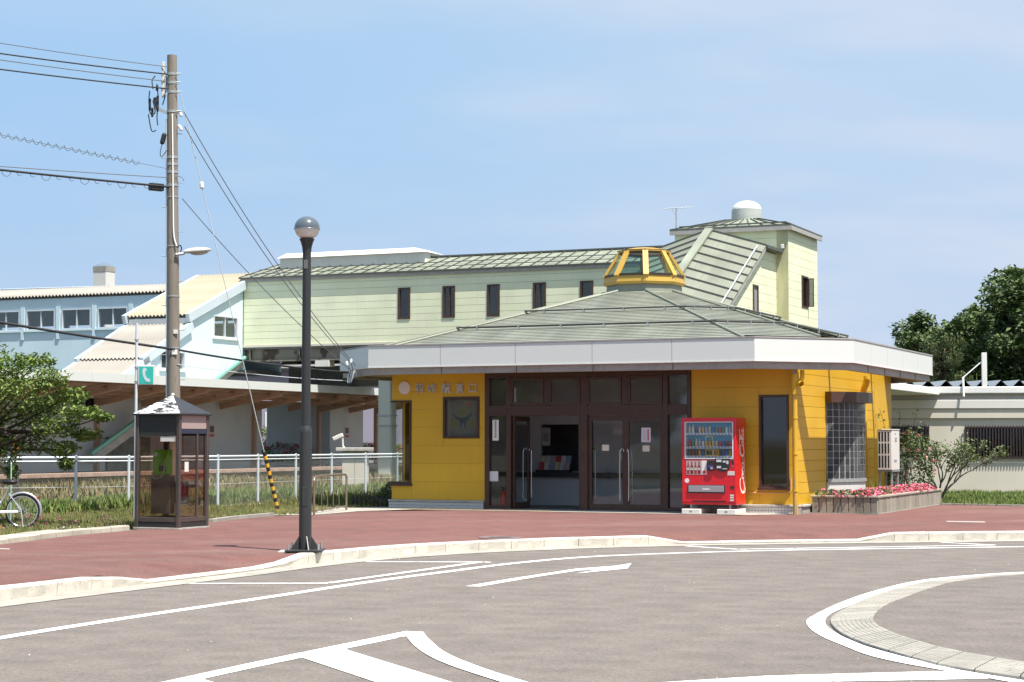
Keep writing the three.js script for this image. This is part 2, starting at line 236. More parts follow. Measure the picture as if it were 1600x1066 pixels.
{
  const kerb = grp('kerb', scene); kerb.userData.kind = 'structure';
  const G = 0.36, n = Math.floor(KL / 0.6);
  const gut = []; for (let i = 0; i < n * 2; i++) { const a = kerbAt(i * KL / (n * 2)), b = kerbAt((i + 1) * KL / (n * 2)); const q = (k, o, y) => k.p.clone().addScaledVector(k.n, o).setY(y); gut.push([q(a, 0, 0.006), q(b, 0, 0.006), q(b, G + 0.02, 0.012), q(a, G + 0.02, 0.012)]); }
  mesh('gutter_strip', poly(gut), M.gutter, kerb);
  const km = [M.kerb, M.kerb2, M.kerb3, M.kerb];
  for (let i = 0; i < n; i++) {
    const s0 = i * KL / n + 0.004, s1 = (i + 1) * KL / n - 0.004, a = kerbAt(s0), b = kerbAt(s1); if (a.p.z > -6) continue;
    const dy = 0.004 * (hash(i, 3, 1) - 0.5), dn = 0.008 * (hash(i, 5, 1) - 0.5);
    const sec = k => { const h = kerbH(k.p.x) + dy; return [[0.012, 0], [0, h - 0.022], [0.008, h - 0.007], [0.024, h], [0.15, h], [0.15, 0]].map(([o, y]) => k.p.clone().addScaledVector(k.n, G + o + dn).setY(Math.max(y, 0.004))); };
    const A = sec(a), B = sec(b), f = []; for (let j = 0; j < 5; j++) f.push([A[j], B[j], B[j + 1], A[j + 1]]); f.push([A[0], A[1], A[2], A[3], A[4], A[5]], [B[5], B[4], B[3], B[2], B[1], B[0]]);
    mesh('kerb_stone', poly(f), km[Math.floor(hash(i, 9, 2) * 4)], kerb);
  }
  // plaza sheet between the kerb and the lawns, apron and planters
  const NS = 300, NT = 40, pos = [], uv = [], idx = [];
  const bl = [[-16, 6], [-11, -9], ...plazaBack, [46, -43]];
  // distance along back polyline assigned to each kerb station by nearest normal hit
  const seg = []; let acc = 0; for (let i = 0; i < bl.length - 1; i++) { const L = Math.hypot(bl[i + 1][0] - bl[i][0], bl[i + 1][1] - bl[i][1]); seg.push([acc, L]); acc += L; }
  const ks = []; for (let i = 0; i <= 1000; i++) ks.push(kerbAt(i / 1000 * KL).p);
  let last = -0.004; const cuts = bl.map(([x, z], i) => { let m = 1e9, t = 0; ks.forEach((p, k) => { const d = Math.hypot(p.x - x, p.z - z); if (d < m) { m = d; t = k / 1000; } }); t = i === bl.length - 1 ? 1 : Math.max(t, last + 0.004); last = t; return [i ? t : 0, i < seg.length ? seg[i][0] : acc]; });
  const bAt = t => { let c = 0; while (c < cuts.length - 2 && t > cuts[c + 1][0]) c++; const q = (t - cuts[c][0]) / (cuts[c + 1][0] - cuts[c][0]), d = clamp(lerp(cuts[c][1], cuts[c + 1][1], q), 0, acc - 0.001); let i = 0; while (i < seg.length - 1 && d > seg[i][0] + seg[i][1]) i++; const r = (d - seg[i][0]) / seg[i][1]; return [lerp(bl[i][0], bl[i + 1][0], r), lerp(bl[i][1], bl[i + 1][1], r)]; };
  for (let i = 0; i <= NS; i++) { const t = i / NS, k = kerbAt(t * KL), p0 = k.p.clone().addScaledVector(k.n, G + 0.148), [bx, bz] = bAt(t), h0 = kerbH(k.p.x) - 0.004, L = Math.hypot(bx - p0.x, bz - p0.z);
    for (let j = 0; j <= NT; j++) { const w = Math.pow(j / NT, 1.5), x = lerp(p0.x, bx, w), z = lerp(p0.z, bz, w), dd = w * L; pos.push(x, lerp(h0, 0.15, smooth(0, 1.1, dd)), z); uv.push(x, z); if (i < NS && j < NT) { const a = i * (NT + 1) + j, b = a + NT + 1; idx.push(a, b, a + 1, b, b + 1, a + 1); } } }
  const g = new THREE.BufferGeometry(); g.setAttribute('position', new THREE.Float32BufferAttribute(pos, 3)); g.setAttribute('uv', new THREE.Float32BufferAttribute(uv, 2)); g.setIndex(idx); g.computeVertexNormals();
  struct('plaza_pavement', tint(g, (x, y, z) => { let k = 0.97 + 0.26 * (fbm(x * 0.22, z * 0.5, 6, 5) - 0.5) + 0.16 * (fbm(x * 1.1, z * 1.9, 16, 4) - 0.5); const p = smooth(0.46, 0.72, fbm(x * 0.28 + 4, z * 1.3 + x * 0.25, 26, 5)); const w = smooth(0.05, 0.0, Math.abs(fbm(x * 0.12, z * 0.4 + x * 0.08, 46, 2) - 0.5)) * 0.5; return [k * (1 + 0.10 * p + 0.07 * w), k * (1 + 0.30 * p + 0.16 * w), k * (1 + 0.30 * p + 0.16 * w)]; }), Object.assign(M.plaza, { side: D }));
}
// painted markings (sheets above the asphalt)
function stripe(pts, w, y, n = 60) { const c = new THREE.CatmullRomCurve3(pts.map(([x, z]) => V3(x, y, z)), false, 'centripetal'); const f = [], P = c.getSpacedPoints(n), q = i => { const a = P[Math.max(0, i - 1)], b = P[Math.min(n, i + 1)], d = new THREE.Vector3().subVectors(b, a).normalize(); return V3(d.z, 0, -d.x).multiplyScalar(w / 2); }; for (let i = 0; i < n; i++) { const a = q(i), b = q(i + 1); f.push([P[i].clone().sub(a), P[i + 1].clone().sub(b), P[i + 1].clone().add(b), P[i].clone().add(a)]); } return poly(f, true); }
const both = (a, b, y) => { const ca = new THREE.CatmullRomCurve3(a.map(([x, z]) => V3(x, y, z)), false, 'centripetal').getPoints(120), cb = new THREE.CatmullRomCurve3(b.map(([x, z]) => V3(x, y, z)), false, 'centripetal').getPoints(120), f = []; for (let i = 0; i < 120; i++) f.push([ca[i], ca[i + 1], cb[i + 1], cb[i]]); return poly(f); };
function marking(name, geo, label) { const m = mesh(name, geo, M.line, scene); m.material.side = D; return meta(m, label, 'road marking', null); }
marking('lane_line', stripe(line1, 0.15, 0.004, 120), 'long curved white lane line sweeping along the kerb');
marking('bay_outline', join([stripe(bay1a, 0.11, 0.004, 1), stripe(bay1b, 0.12, 0.0058, 1), stripe(bay1c, 0.11, 0.004, 1)]), 'slanted white bus bay outline beside the lamp post kerb');
marking('bay_outline', join([stripe(bay2a, 0.1, 0.004, 1), stripe(bay2b, 0.12, 0.0058, 1), stripe(bay2c, 0.1, 0.004, 1)]), 'thin white bay outline at the right kerb below the planter');
marking('road_arrow', flat(arrow, 0.004), 'white curved arrow painted in the middle of the lane');
marking('hatched_island', join([flat(isleBand, 0.004), flat(isleStripe, 0.0055), flat(isleStripe2, 0.0055), both(curveOut, curveIn, 0.007)]), 'white hatched traffic island marking at bottom centre of the road');
marking('stop_band', flat(rightBand, 0.004), 'broad white band meeting the round island at bottom right');
marking('island_edge_line', both(edgeOut, edgeIn, 0.0062), 'thick white line curving round the grey kerbed island');
for (const [p, l] of [[dashR, 'short worn white dash on red paving right of the planter'], [dashL, 'short worn white dash on red paving at the left edge']]) meta(mesh('pavement_dash', flat(p, 0.156), M.worn, scene), l, 'road marking');
{ // round island: ribbed kerb blocks round an asphalt heart
  const isl = grp('traffic_island', scene); isl.userData.kind = 'structure';
  const N = 34, cu = a => new THREE.CatmullRomCurve3(a.map(([x, z]) => V3(x, 0, z)), false, 'centripetal');
  const o = cu(isleKerbOut).getSpacedPoints(N * 2), i = cu(isleKerbIn).getSpacedPoints(N * 2);
  const mm = [mat(0.40, 0.38, 0.335, 0.92, { map: T.conc }), mat(0.425, 0.40, 0.355, 0.92, { map: T.conc }), mat(0.38, 0.36, 0.32, 0.92, { map: T.conc })];
  for (let k = 0; k < N; k++) {
    const a0 = o[k * 2], a1 = o[k * 2 + 2], b0 = i[k * 2], b1 = i[k * 2 + 2], f = [], e = 0.006;
    const R = 9, row = (t, s) => { const A = a0.clone().lerp(a1, s), B = b0.clone().lerp(b1, s); return A.lerp(B, t); };
    const pr = []; pr.push([0, 0.004], [0.01, 0.022]); for (let r = 1; r < R; r++) { const t = r / R; pr.push([t - 0.016, 0.030 + 0.02 * t], [t - 0.008, 0.0255 + 0.02 * t], [t + 0.008, 0.0255 + 0.02 * t], [t + 0.016, 0.030 + 0.02 * t]); } pr.push([0.99, 0.05], [1, 0.004]);
    for (let j = 0; j < pr.length - 1; j++) { const q = (n, s) => row(pr[n][0], s).setY(pr[n][1]); f.push([q(j, 0.012), q(j, 0.988), q(j + 1, 0.988), q(j + 1, 0.012)]); }
    mesh('kerb_block', poly(f), Object.assign(mm[k % 3], { side: D }), isl);
  }
  const heart = [...i.map(p => [p.x, p.z]), [60, -10], [60, -24]];
  const hs = flat(heart, 0.044); mesh('island_surface', tint(hs, () => [0.93, 0.93, 0.93]), M.asphalt, isl);
}
// ------------------------------------------------------------------ station building (octagonal eaves, lantern, yellow siding)
function rects(x0, x1, y0, y1, opens) { // rectangle minus openings -> list of rectangles
  const xs = [x0, x1]; for (const o of opens) for (const k of [o[0], o[1]]) if (k > x0 && k < x1) xs.push(k); xs.sort((a, b) => a - b);
  const out = []; for (let i = 0; i < xs.length - 1; i++) { const a = xs[i], b = xs[i + 1], m = (a + b) / 2; if (b - a < 1e-4) continue; let ys = [[y0, y1]];
    for (const o of opens) if (m > o[0] && m < o[1]) ys = ys.flatMap(([p, q]) => { const r = []; if (o[2] > p) r.push([p, Math.min(q, o[2])]); if (o[3] < q) r.push([Math.max(p, o[3]), q]); return r.filter(([s, t]) => t - s > 1e-3); });
    for (const [p, q] of ys) out.push([a, b, p, q]); }
  return out;
}
const gapBack = mat(0.30, 0.175, 0.02, 0.9), gapGreen = mat(0.46, 0.47, 0.34, 0.9);
function sidingWall(parent, name, x, z, ry, len, y0, y1, rowH, opens, mm, back, segLen, joint = 0.006, thick = 0.12, seed = 1, off = 0) {
  const g = grp(name, parent, x, 0, z, ry);
  mesh('wall_core', join(rects(0, len, y0, y1, opens).map(([a, b, p, q]) => box(a, b, p, q, -thick, -0.012))), back, g);
  let r = 0; for (let y = y0; y < y1 - 0.02; y += rowH, r++) { const ye = Math.min(y1, y + rowH); let k = 0;
    for (let a = off ? off - segLen : 0; a < len - 0.01; a += segLen, k++) for (const q of rects(Math.max(0, a), Math.min(len, a + segLen), y, ye, opens).reduce((o, r) => { const p = o.find(p => Math.abs(p[1] - r[0]) < 1e-6 && Math.abs(p[2] - r[2]) < 1e-6 && Math.abs(p[3] - r[3]) < 1e-6); if (p) p[1] = r[1]; else o.push(r.slice()); return o; }, [])) {
      const e = 0.0012 * (hash(r, k, seed) - 0.5); if (q[1] - q[0] < 0.02 || q[3] - q[2] < 0.02) continue;
      mesh('siding_panel', box(q[0] + 0.002, q[1] - 0.002, q[2] + joint / 2, q[3] - joint / 2, -0.012, 0.006 + e), mm[Math.floor(hash(r, k, seed + 5) * mm.length)], g); } }
  return g;
}
function insetPoly(P, d) { const n = P.length, out = []; for (let i = 0; i < n; i++) { const a = P[(i + n - 1) % n], b = P[i], c = P[(i + 1) % n]; const e = (p, q) => { const x = q[0] - p[0], y = q[1] - p[1], L = Math.hypot(x, y); return [-y / L, x / L]; }; const n1 = e(a, b), n2 = e(b, c), k = d / (1 + n1[0] * n2[0] + n1[1] * n2[1]); out.push([b[0] + (n1[0] + n2[0]) * k, b[1] + (n1[1] + n2[1]) * k]); } return out; }
const SV = (u, v, y) => V3(u, y, -v);                                        // grid to station-local
const st = sthing('station_building', 'yellow station entrance hall under grey-green octagonal roof with lantern', 'station', 0, 0, 0);
const EV = [[0.03, -1.2], [8.91, -1.2], [10.55, 0.44], [10.55, 8.6], [8.91, 10.24], [0.03, 10.24], [-1.61, 8.6], [-1.61, 0.44]];
const bv = (u0, u1, v0, v1, y0, y1) => box(u0, u1, y0, y1, -v1, -v0);
const yl = [M.yellow, M.yellow2, M.yellow3, M.yellow];
{
  // walls
  const fw = sidingWall(st, 'front_wall', 0, 0, 0, 9.45, 0.34, 3.19, 0.4072, [[2.34, 7.16, 0, 3.16], [-0.01, 0.5, 0.68, 2.58], [8.64, 9.28, 0.68, 2.62], [1.30, 2.20, 1.72, 2.65]], yl, gapBack, 9.5, 0.004, 0.14, 3);
  sidingWall(st, 'side_wall', 9.45, -0.002, Math.PI / 2, 7.0, 0.34, 3.72, 0.2275, [[2.36, 4.12, 0.2, 2.74]], yl, gapBack, 7.1, 0.007, 0.14, 8);
  mesh('rear_wall', join([bv(0.0, 9.31, 8.9, 9.04, 0.1, 3.7), ...rects(0.142, 8.9, 0.1, 3.7, [[0.0, 0.55, 0.68, 2.58]]).map(([a, b, y0, y1]) => bv(0, 0.14, a, b, y0, y1)), bv(9.31, 9.45, 7.05, 8.9, 0.1, 3.7)]), M.yellow2, st);
  mesh('upper_wall', join([bv(0.02, 9.3, 0.02, 0.14, 3.20, 3.62)]), M.soffit, st);
  // plinths with small tiles under a cement ledge
  const tiles = (x0, x1, y0, y1, z, s = 0.1) => { const a = []; for (let x = x0; x < x1 - 0.01; x += s) for (let y = y0; y < y1 - 0.01; y += s) a.push(box(x + 0.004, Math.min(x1, x + s) - 0.004, y + 0.004, Math.min(y1, y + s) - 0.004, z - 0.01, z)); return join(a); };
  for (const [a, b] of [[-0.04, 2.33], [7.17, 9.5]]) {
    mesh('plinth', box(a, b, 0.05, 0.29, -0.1, 0.07), M.conc, st); stuff(mesh('tile_band', tiles(a, b, 0.15, 0.29, 0.079, 0.07), M.tile, st));
    mesh('plinth_ledge', rbox(a - 0.01, b + 0.01, 0.291, 0.34, -0.1, 0.10, 0.012), M.concL, st);
  }
  mesh('plinth', box(9.44, 9.52, 0.05, 0.29, -7, -0.09), M.conc, st); mesh('plinth_ledge', rbox(9.40, 9.55, 0.291, 0.338, -2.3, -0.085, 0.012), M.concL, st);
  // entrance framing
  const en = grp('entrance', st, 0, 0, 0);
  const fr = (u0, u1, y0, y1, d0 = -0.045, d1 = 0.10) => mesh('frame_member', rbox(u0, u1, y0, y1, -d1, -d0, 0.006), M.brown, en);
  for (const [a, b] of [[2.345, 2.45], [2.87, 2.98], [4.64, 4.80], [6.53, 6.64], [7.07, 7.155]]) fr(a, b, 0.155, 3.16);
  fr(2.452, 2.868, 2.22, 2.44); fr(2.982, 4.638, 2.22, 2.44); fr(4.802, 6.528, 2.22, 2.44); fr(6.642, 7.068, 2.22, 2.44);
  fr(2.452, 2.868, 3.06, 3.158); fr(2.982, 4.638, 3.06, 3.158); fr(4.802, 6.528, 3.06, 3.158); fr(6.642, 7.068, 3.06, 3.158);
  fr(3.78, 3.89, 2.442, 3.058); fr(5.60, 5.74, 2.442, 3.058); fr(2.452, 2.868, 0.157, 0.24); fr(6.642, 7.068, 0.157, 0.24);
  const pane = (u0, u1, y0, y1, v = 0.03, p = en, m = M.glass) => mesh('pane', box(u0, u1, y0, y1, -v - 0.004, -v + 0.004), m, p);
  for (const [a, b, sash] of [[2.452, 2.868, 0], [2.982, 3.778, 1], [3.892, 4.638, 1], [4.802, 5.598, 1], [5.742, 6.528, 1], [6.642, 7.068, 0]]) {
    if (sash) { const s = 0.05, z0 = -0.01, z1 = 0.056; mesh('transom_sash', join([box(a + 0.004, a + s, 2.452, 3.05, z0, z1), box(b - s, b - 0.004, 2.452, 3.05, z0, z1), box(a + s, b - s, 2.452, 2.452 + s, z0, z1), box(a + s, b - s, 3.05 - s, 3.05, z0, z1)]), M.brown, en); pane(a + s, b - s, 2.502, 3.0, -0.02); }
    else pane(a, b, 2.442, 3.058, 0.03);
  }
  pane(2.452, 2.868, 0.242, 2.218); pane(6.642, 7.068, 0.242, 2.218);
  mesh('threshold', box(2.45, 7.07, 0.15, 0.163, -0.1, 0.05), M.galv, en);
  const leaf = (u0, ry, w, name = 'door_leaf', flip = 1) => { const d = grp(name, st, u0, 0, -0.03, ry); const s = 0.075, t = 0.022, W = flip * w, bx = (x0, x1, y0, y1) => box(Math.min(x0, x1), Math.max(x0, x1), y0, y1, -t, t);
    mesh('door_frame', join([bx(0, flip * s, 0.17, 2.205), bx(W - flip * s, W, 0.17, 2.205), bx(flip * s, W - flip * s, 0.17, 0.30), bx(flip * s, W - flip * s, 2.10, 2.205)]), M.brown, d);
    mesh('pane', box(Math.min(flip * s, W - flip * s), Math.max(flip * s, W - flip * s), 0.30, 2.10, -0.004, 0.004), M.glass, d);
    for (const sd of [1, -1]) { const hx = W - flip * 0.045, z = sd * 0.022; mesh('pull_handle', tube([V3(hx, 1.44, z), V3(hx, 1.50, z + sd * 0.03), V3(hx - flip * 0.045, 1.46, z + sd * 0.075), V3(hx - flip * 0.055, 1.3, z + sd * 0.08), V3(hx - flip * 0.055, 0.6, z + sd * 0.08), V3(hx - flip * 0.045, 0.36, z + sd * 0.075), V3(hx, 0.34, z)], 0.013, 8, 40), M.steel, d); }
    return d; };
  leaf(4.805, 0, 0.86); leaf(6.525, 0, 0.86, 'door_leaf', -1);
  leaf(3.02, Math.PI / 2 * 0.98, 0.80); leaf(4.60, -Math.PI / 2 * 0.98, 0.80, 'door_leaf', -1);
  // windows of the yellow wall
  const win = (a, b, y0, y1, name, ledge) => { const w = grp(name, st, 0, 0, 0), s = 0.04; mesh('window_frame', join([box(a, a + s, y0, y1, -0.12, 0.03), box(b - s, b, y0, y1, -0.12, 0.03), box(a + s, b - s, y1 - s, y1, -0.12, 0.03), box(a + s, b - s, y0, y0 + s, -0.12, 0.03)]), M.brown, w); mesh('window_sill', rbox(a - 0.03, b + 0.03, y0 - 0.055, y0 - 0.003, -0.05, 0.075, 0.008), M.brown, w); mesh('pane', box(a + s, b - s, y0 + s, y1 - s, -0.07, -0.062), M.glass, w); return w; };
  { const w = grp('corner_window', st); mesh('window_frame', join([box(0.455, 0.495, 0.70, 2.575, -0.12, 0.03), box(-0.02, 0.455, 2.535, 2.575, -0.12, 0.03), box(-0.02, 0.455, 0.70, 0.74, -0.12, 0.03)]), M.brown, w); mesh('window_sill', rbox(-0.06, 0.525, 0.645, 0.697, -0.05, 0.075, 0.008), M.brown, w); mesh('pane', box(0.006, 0.455, 0.74, 2.535, -0.018, -0.01), M.glass, w); mesh('side_pane', box(-0.006, 0.002, 0.70, 2.575, -0.55, -0.01), M.glass, w); mesh('side_frame', box(-0.02, 0.05, 0.70, 2.575, -0.6, -0.552), M.brown, w); mesh('blind', box(0.16, 0.175, 0.75, 2.53, -0.5, -0.3), M.yellow2, w); }
  win(8.645, 9.275, 0.70, 2.615, 'window');
  // soffit boards and gutter ring, fascia ring
  const IN = insetPoly(EV, 0.25), G0 = insetPoly(EV, 0.07), G1 = insetPoly(EV, 0.20), F1 = insetPoly(EV, 0.014);
  const so = (pts, y = 3.205) => slab(pts.map(([u, v]) => SV(u, v, y)).reverse(), 0.02);
  mesh('soffit', join([so([G1[0], [8.80, -1.0], [9.45, -0.45], [9.45, -0.002], [0, -0.002]]), so([G1[7], G1[0], [0, -0.002], [0, 0.6]]), so([G1[6], G1[7], [0, 0.6], [0, 8.6]])]), M.soffit, st);
  const ring = (O, I, i, y0, y1) => { const j = (i + 1) % 8, a = SV(...O[i], y1), b = SV(...O[j], y1), c = SV(...I[j], y1), d = SV(...I[i], y1), lo = p => p.clone().setY(y0); return poly([[a, b, c, d], [lo(a), lo(d), lo(c), lo(b)], [lo(a), lo(b), b, a], [lo(c), lo(d), d, c]]); };
  const joints = { 0: [1.78, 3.57, 5.34, 7.11], 1: [], 2: [1.55, 3.15, 4.75, 6.4], 3: [], 4: [3, 6], 5: [], 6: [2.7, 5.4], 7: [] };
  const fas = grp('fascia', st);
  for (let i = 0; i < 8; i++) {
    const j = (i + 1) % 8, A = EV[i], B = EV[j], L = Math.hypot(B[0] - A[0], B[1] - A[1]), ry = Math.atan2(B[1] - A[1], B[0] - A[0]);
    mesh('fascia_core', ring(F1, IN, i, 3.285, 3.772), M.fasciaD, fas);
    mesh('eave_gutter', ring(G0, G1, i, 3.13, 3.284), M.fasciaD, fas);
    const cuts = [0, ...joints[i], L];
    const C0 = SV(...A, 0);
    for (let k = 0; k < cuts.length - 1; k++) { const g = box(cuts[k] + (k ? 0.006 : 0), cuts[k + 1] - (k < cuts.length - 2 ? 0.006 : 0), 3.296, 3.752, -0.0135, 0); g.rotateY(ry); g.translate(C0.x, 0, C0.z); mesh('fascia_panel', g, M.fascia, fas); }
    const cap = (n, y0, y1, d0, d1, m) => { const g = box(-0.004, L + 0.004, y0, y1, d0, d1); g.rotateY(ry); g.translate(C0.x, 0, C0.z); mesh(n, g, m, fas); };
    cap('coping', 3.758 + 0.0007 * (i % 2), 3.786 + 0.0007 * (i % 2), -0.262, 0.012, M.fasciaD); cap('drip_edge', 3.279 + 0.0007 * (i % 2), 3.2925 + 0.0007 * (i % 2), -0.07, 0.012, M.white);
    for (let k = 1; k < cuts.length - 1; k++) { const g = box(cuts[k] - 0.006, cuts[k] + 0.006, 3.127, 3.28, -0.075, -0.058); g.rotateY(ry); g.translate(C0.x, 0, C0.z); mesh('gutter_joint', g, M.roofD, fas); }
  }
  // outriggers crossing the open slot beside the south wall
  for (const v of [2.55, 6.6]) mesh('outrigger', bv(9.46, 10.31, v, v + 0.09, 3.45, 3.64), M.yellow2, st);
  // roof: lapped metal courses on eight sides up to the lantern
  const C = [4.47, 4.52], r = 0.93, LC = [[-0.356, -0.859], [0.356, -0.859], [0.859, -0.356], [0.859, 0.356], [0.356, 0.859], [-0.356, 0.859], [-0.859, 0.356], [-0.859, -0.356]].map(([a, b]) => [C[0] + a, C[1] + b]);
  const RE = insetPoly(EV, 0.2), YT = 5.20, YB = 3.66, roof = grp('roof', st);
  const RP = (i, t) => SV(lerp(LC[i][0], RE[i][0], t), lerp(LC[i][1], RE[i][1], t), lerp(YT, YB, t));
  const tEnd = [0.985, 0.87, 0.80, 0.985, 0.985, 0.985, 0.985, 0.985], NR = 38;
  for (let i = 0; i < 8; i++) { const j = (i + 1) % 8, f = [], b = [];
    for (let k = 0; k < NR; k++) { const t0 = k / NR, t1 = (k + 1) / NR; if (t0 >= tEnd[i]) break; const te = Math.min(t1, tEnd[i]), up = 0.012; const a = RP(i, t0), bb = RP(j, t0), c = RP(j, te), d = RP(i, te), ov = 0.004; const c2 = RP(j, te + ov).add(V3(0, up, 0)), d2 = RP(i, te + ov).add(V3(0, up, 0));
      f.push([a, d2, c2, bb], [d2, d.clone().add(V3(0, 0.006, 0)), c.clone().add(V3(0, 0.006, 0)), c2]); }
    const g = poly(f); mesh('roof_slope', g, Object.assign(i % 2 ? M.roof : M.roof, { side: D }), roof);
    mesh('roof_deck', poly([[RP(i, 0), RP(j, 0), RP(j, tEnd[i]), RP(i, tEnd[i])].map(p => p.add(V3(0, -0.05, 0)))], true), M.soffit, roof);
    const te = Math.max(tEnd[i], tEnd[(i + 7) % 8]); mesh('hip_cap', bar(RP(i, 0).add(V3(0, 0.02, 0)), RP(i, Math.min(te, 0.96)).add(V3(0, 0.02, 0)), 0.035, 6), M.roof2, roof);
  }
  for (const t of [0.40, 0.68]) for (const i of [0, 1, 2]) { const j = (i + 1) % 8, a = RP(i, t).add(V3(0, 0.085, 0)), b = RP(j, t).add(V3(0, 0.085, 0)); const sr = grp('snow_rail', roof); const n = i === 0 ? (t < 0.5 ? 4 : 6) : 3; const gs = [bar(a, b, 0.024, 6)]; mesh('rail', gs[0], M.railD, roof).name = 'snow_rail'; roof.remove(sr); for (let k = 0; k < n; k++) { const p = a.clone().lerp(b, (k + 0.5) / n); mesh('snow_rail_bracket', box(p.x - 0.022, p.x + 0.022, p.y - 0.08, p.y + 0.024, p.z - 0.022, p.z + 0.022), M.galv, roof); } }
  // lantern
  const lt = grp('lantern', st, C[0], 0, -C[1]); const oc = (R, y) => { const a = []; for (let k = 0; k < 8; k++) { const q = (22.5 + 45 * k) * Math.PI / 180; a.push(V3(R * Math.sin(q), y, R * Math.cos(q))); } return a; };
  const frus = (R0, y0, R1, y1, caps) => { const a = oc(R0, y0), b = oc(R1, y1), f = []; for (let k = 0; k < 8; k++) { const j = (k + 1) % 8; f.push([a[k], a[j], b[j], b[k]]); } if (caps) { f.push(b); f.push(a.slice().reverse()); } return poly(f); };
  mesh('lantern_curb', frus(0.93, 5.05, 0.90, 5.40, true), M.roof, lt);
  const yb = mat(0.56, 0.35, 0.065, 0.5, { map: T.paint });
  mesh('lantern_base_ring', join([frus(0.96, 5.385, 0.985, 5.44, true), frus(0.985, 5.442, 0.965, 5.585, true)]), yb, lt);
  const lanternGlass = mat(0.84, 0.92, 0.89, 0.04, { physical: true, transmission: 1, thickness: 0 });
  const A = oc(0.965, 5.585), B = oc(0.585, 6.20);
  for (let k = 0; k < 8; k++) { const j = (k + 1) % 8; const pA = A[k], pB = B[k];
    const dir = V3(pA.x, 0, pA.z).normalize(); const q = beam(pA.clone().addScaledVector(dir, 0.01), pB.clone().addScaledVector(dir, 0.01), 0.13, 0.06); mesh('lantern_post', q, yb, lt);
    const gl = [A[k], A[j], B[j], B[k]]; mesh('pane', slab(gl.map(p => p.clone().multiply(V3(0.985, 1, 0.985))), 0.008), lanternGlass, lt);
    const mdl = (p, q2, w) => beam(p, q2, w, w); mesh('pane_frame', join([mdl(A[k].clone().lerp(A[j], 0.1).add(V3(0, 0.03, 0)), A[k].clone().lerp(A[j], 0.9).add(V3(0, 0.03, 0)), 0.05), mdl(B[k].clone().lerp(B[j], 0.1).add(V3(0, -0.03, 0)), B[k].clone().lerp(B[j], 0.9).add(V3(0, -0.03, 0)), 0.05)]), M.brownD, lt); }
  mesh('lantern_cap', join([frus(0.63, 6.19, 0.64, 6.24, true), frus(0.62, 6.242, 0.3, 6.30, true)]), yb, lt);
  mesh('lantern_cap_flashing', frus(0.655, 6.225, 0.655, 6.238, false), M.brownD, lt);
  // downpipes
  const pipe = (pts, r = 0.052) => tube(pts, r, 12, 60);
  const p1 = mesh('downpipe', pipe([SV(9.47, -0.23, 3.12), SV(9.47, -0.23, 2.8), SV(9.47, -0.23, 2.6), SV(9.47, -0.23, 1.5), SV(9.47, -0.23, 0.6), SV(9.47, -0.23, 0.12)], 0.055), mat(1, 1, 1, 0.5, { map: T.flake }), st);
  const y2 = M.yellow2; mesh('downpipe_bend', tube([SV(9.62, -0.18, 3.12), SV(9.62, -0.18, 2.98), SV(9.60, -0.2, 2.90), SV(9.56, -0.23, 2.84)], 0.045, 10, 20), y2, st); mesh('pipe_end', tube([SV(9.56, -0.24, 2.85), SV(9.64, -0.3, 2.83)], 0.06, 10, 4), y2, st);
  mesh('pipe_sleeve', cyl(0.075, 0.075, 0.42, 14, 9.47, 2.62, 0.23), y2, st);
  for (const y of [0.62, 1.38, 2.12]) mesh('pipe_clip', cyl(0.064, 0.064, 0.035, 14, 9.47, y, 0.23), M.yellow3, st);
  mesh('downpipe', pipe([SV(9.75, 5.0, 3.16), SV(9.75, 5.0, 3.08), SV(9.68, 5.2, 2.98), SV(9.58, 5.4, 2.85), SV(9.55, 5.5, 2.6), SV(9.55, 5.5, 1.2), SV(9.55, 5.5, 0.3)], 0.075), M.yellow, st);
  mesh('conduit', tube([SV(8.42, -0.02, 0.585), SV(9.2, -0.02, 0.585), SV(9.30, -0.02, 0.60), SV(9.315, -0.02, 0.72), SV(9.315, -0.02, 0.9)], 0.016, 6, 30), mat(0.66, 0.38, 0.12, 0.5), st);
  // glass block bay with roller box
  const bay = grp('glass_block_bay', st); const bc = []; const NB = 10;
  for (let k = 0; k <= NB; k++) { const t = k / NB, bow = 0.20 * Math.sin(Math.PI * t); bc.push([lerp(9.47, 9.95, t) + bow * 0.92, lerp(2.38, 3.92, t) - bow * 0.28]); }
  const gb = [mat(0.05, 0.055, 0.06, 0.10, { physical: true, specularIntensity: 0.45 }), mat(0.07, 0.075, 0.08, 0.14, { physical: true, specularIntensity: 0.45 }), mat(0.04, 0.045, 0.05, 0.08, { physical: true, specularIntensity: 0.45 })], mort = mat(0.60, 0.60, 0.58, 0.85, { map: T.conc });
  for (let k = 0; k < NB; k++) { const [u0, v0] = bc[k], [u1, v1] = bc[k + 1], L = Math.hypot(u1 - u0, v1 - v0), ry = Math.atan2(v1 - v0, u1 - u0), P = SV(u0, v0, 0);
    const put = g => { g.rotateY(ry); g.translate(P.x, 0, P.z); return g; };
    mesh('mortar', put(box(-0.002, L + 0.002, 0.83, 2.50, -0.09, -0.001)), mort, bay);
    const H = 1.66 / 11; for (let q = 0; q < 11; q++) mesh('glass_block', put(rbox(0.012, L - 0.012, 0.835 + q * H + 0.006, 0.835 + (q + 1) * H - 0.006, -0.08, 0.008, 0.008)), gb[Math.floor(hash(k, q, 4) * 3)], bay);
    mesh('bay_sill', put(box(-0.004, L + 0.004, 0.76, 0.829, -0.1, 0.03)), M.galv, bay);
    mesh('bay_base', put(box(-0.004, L + 0.004, 0.1, 0.758, -0.1, 0.0)), M.tile, bay);
  }
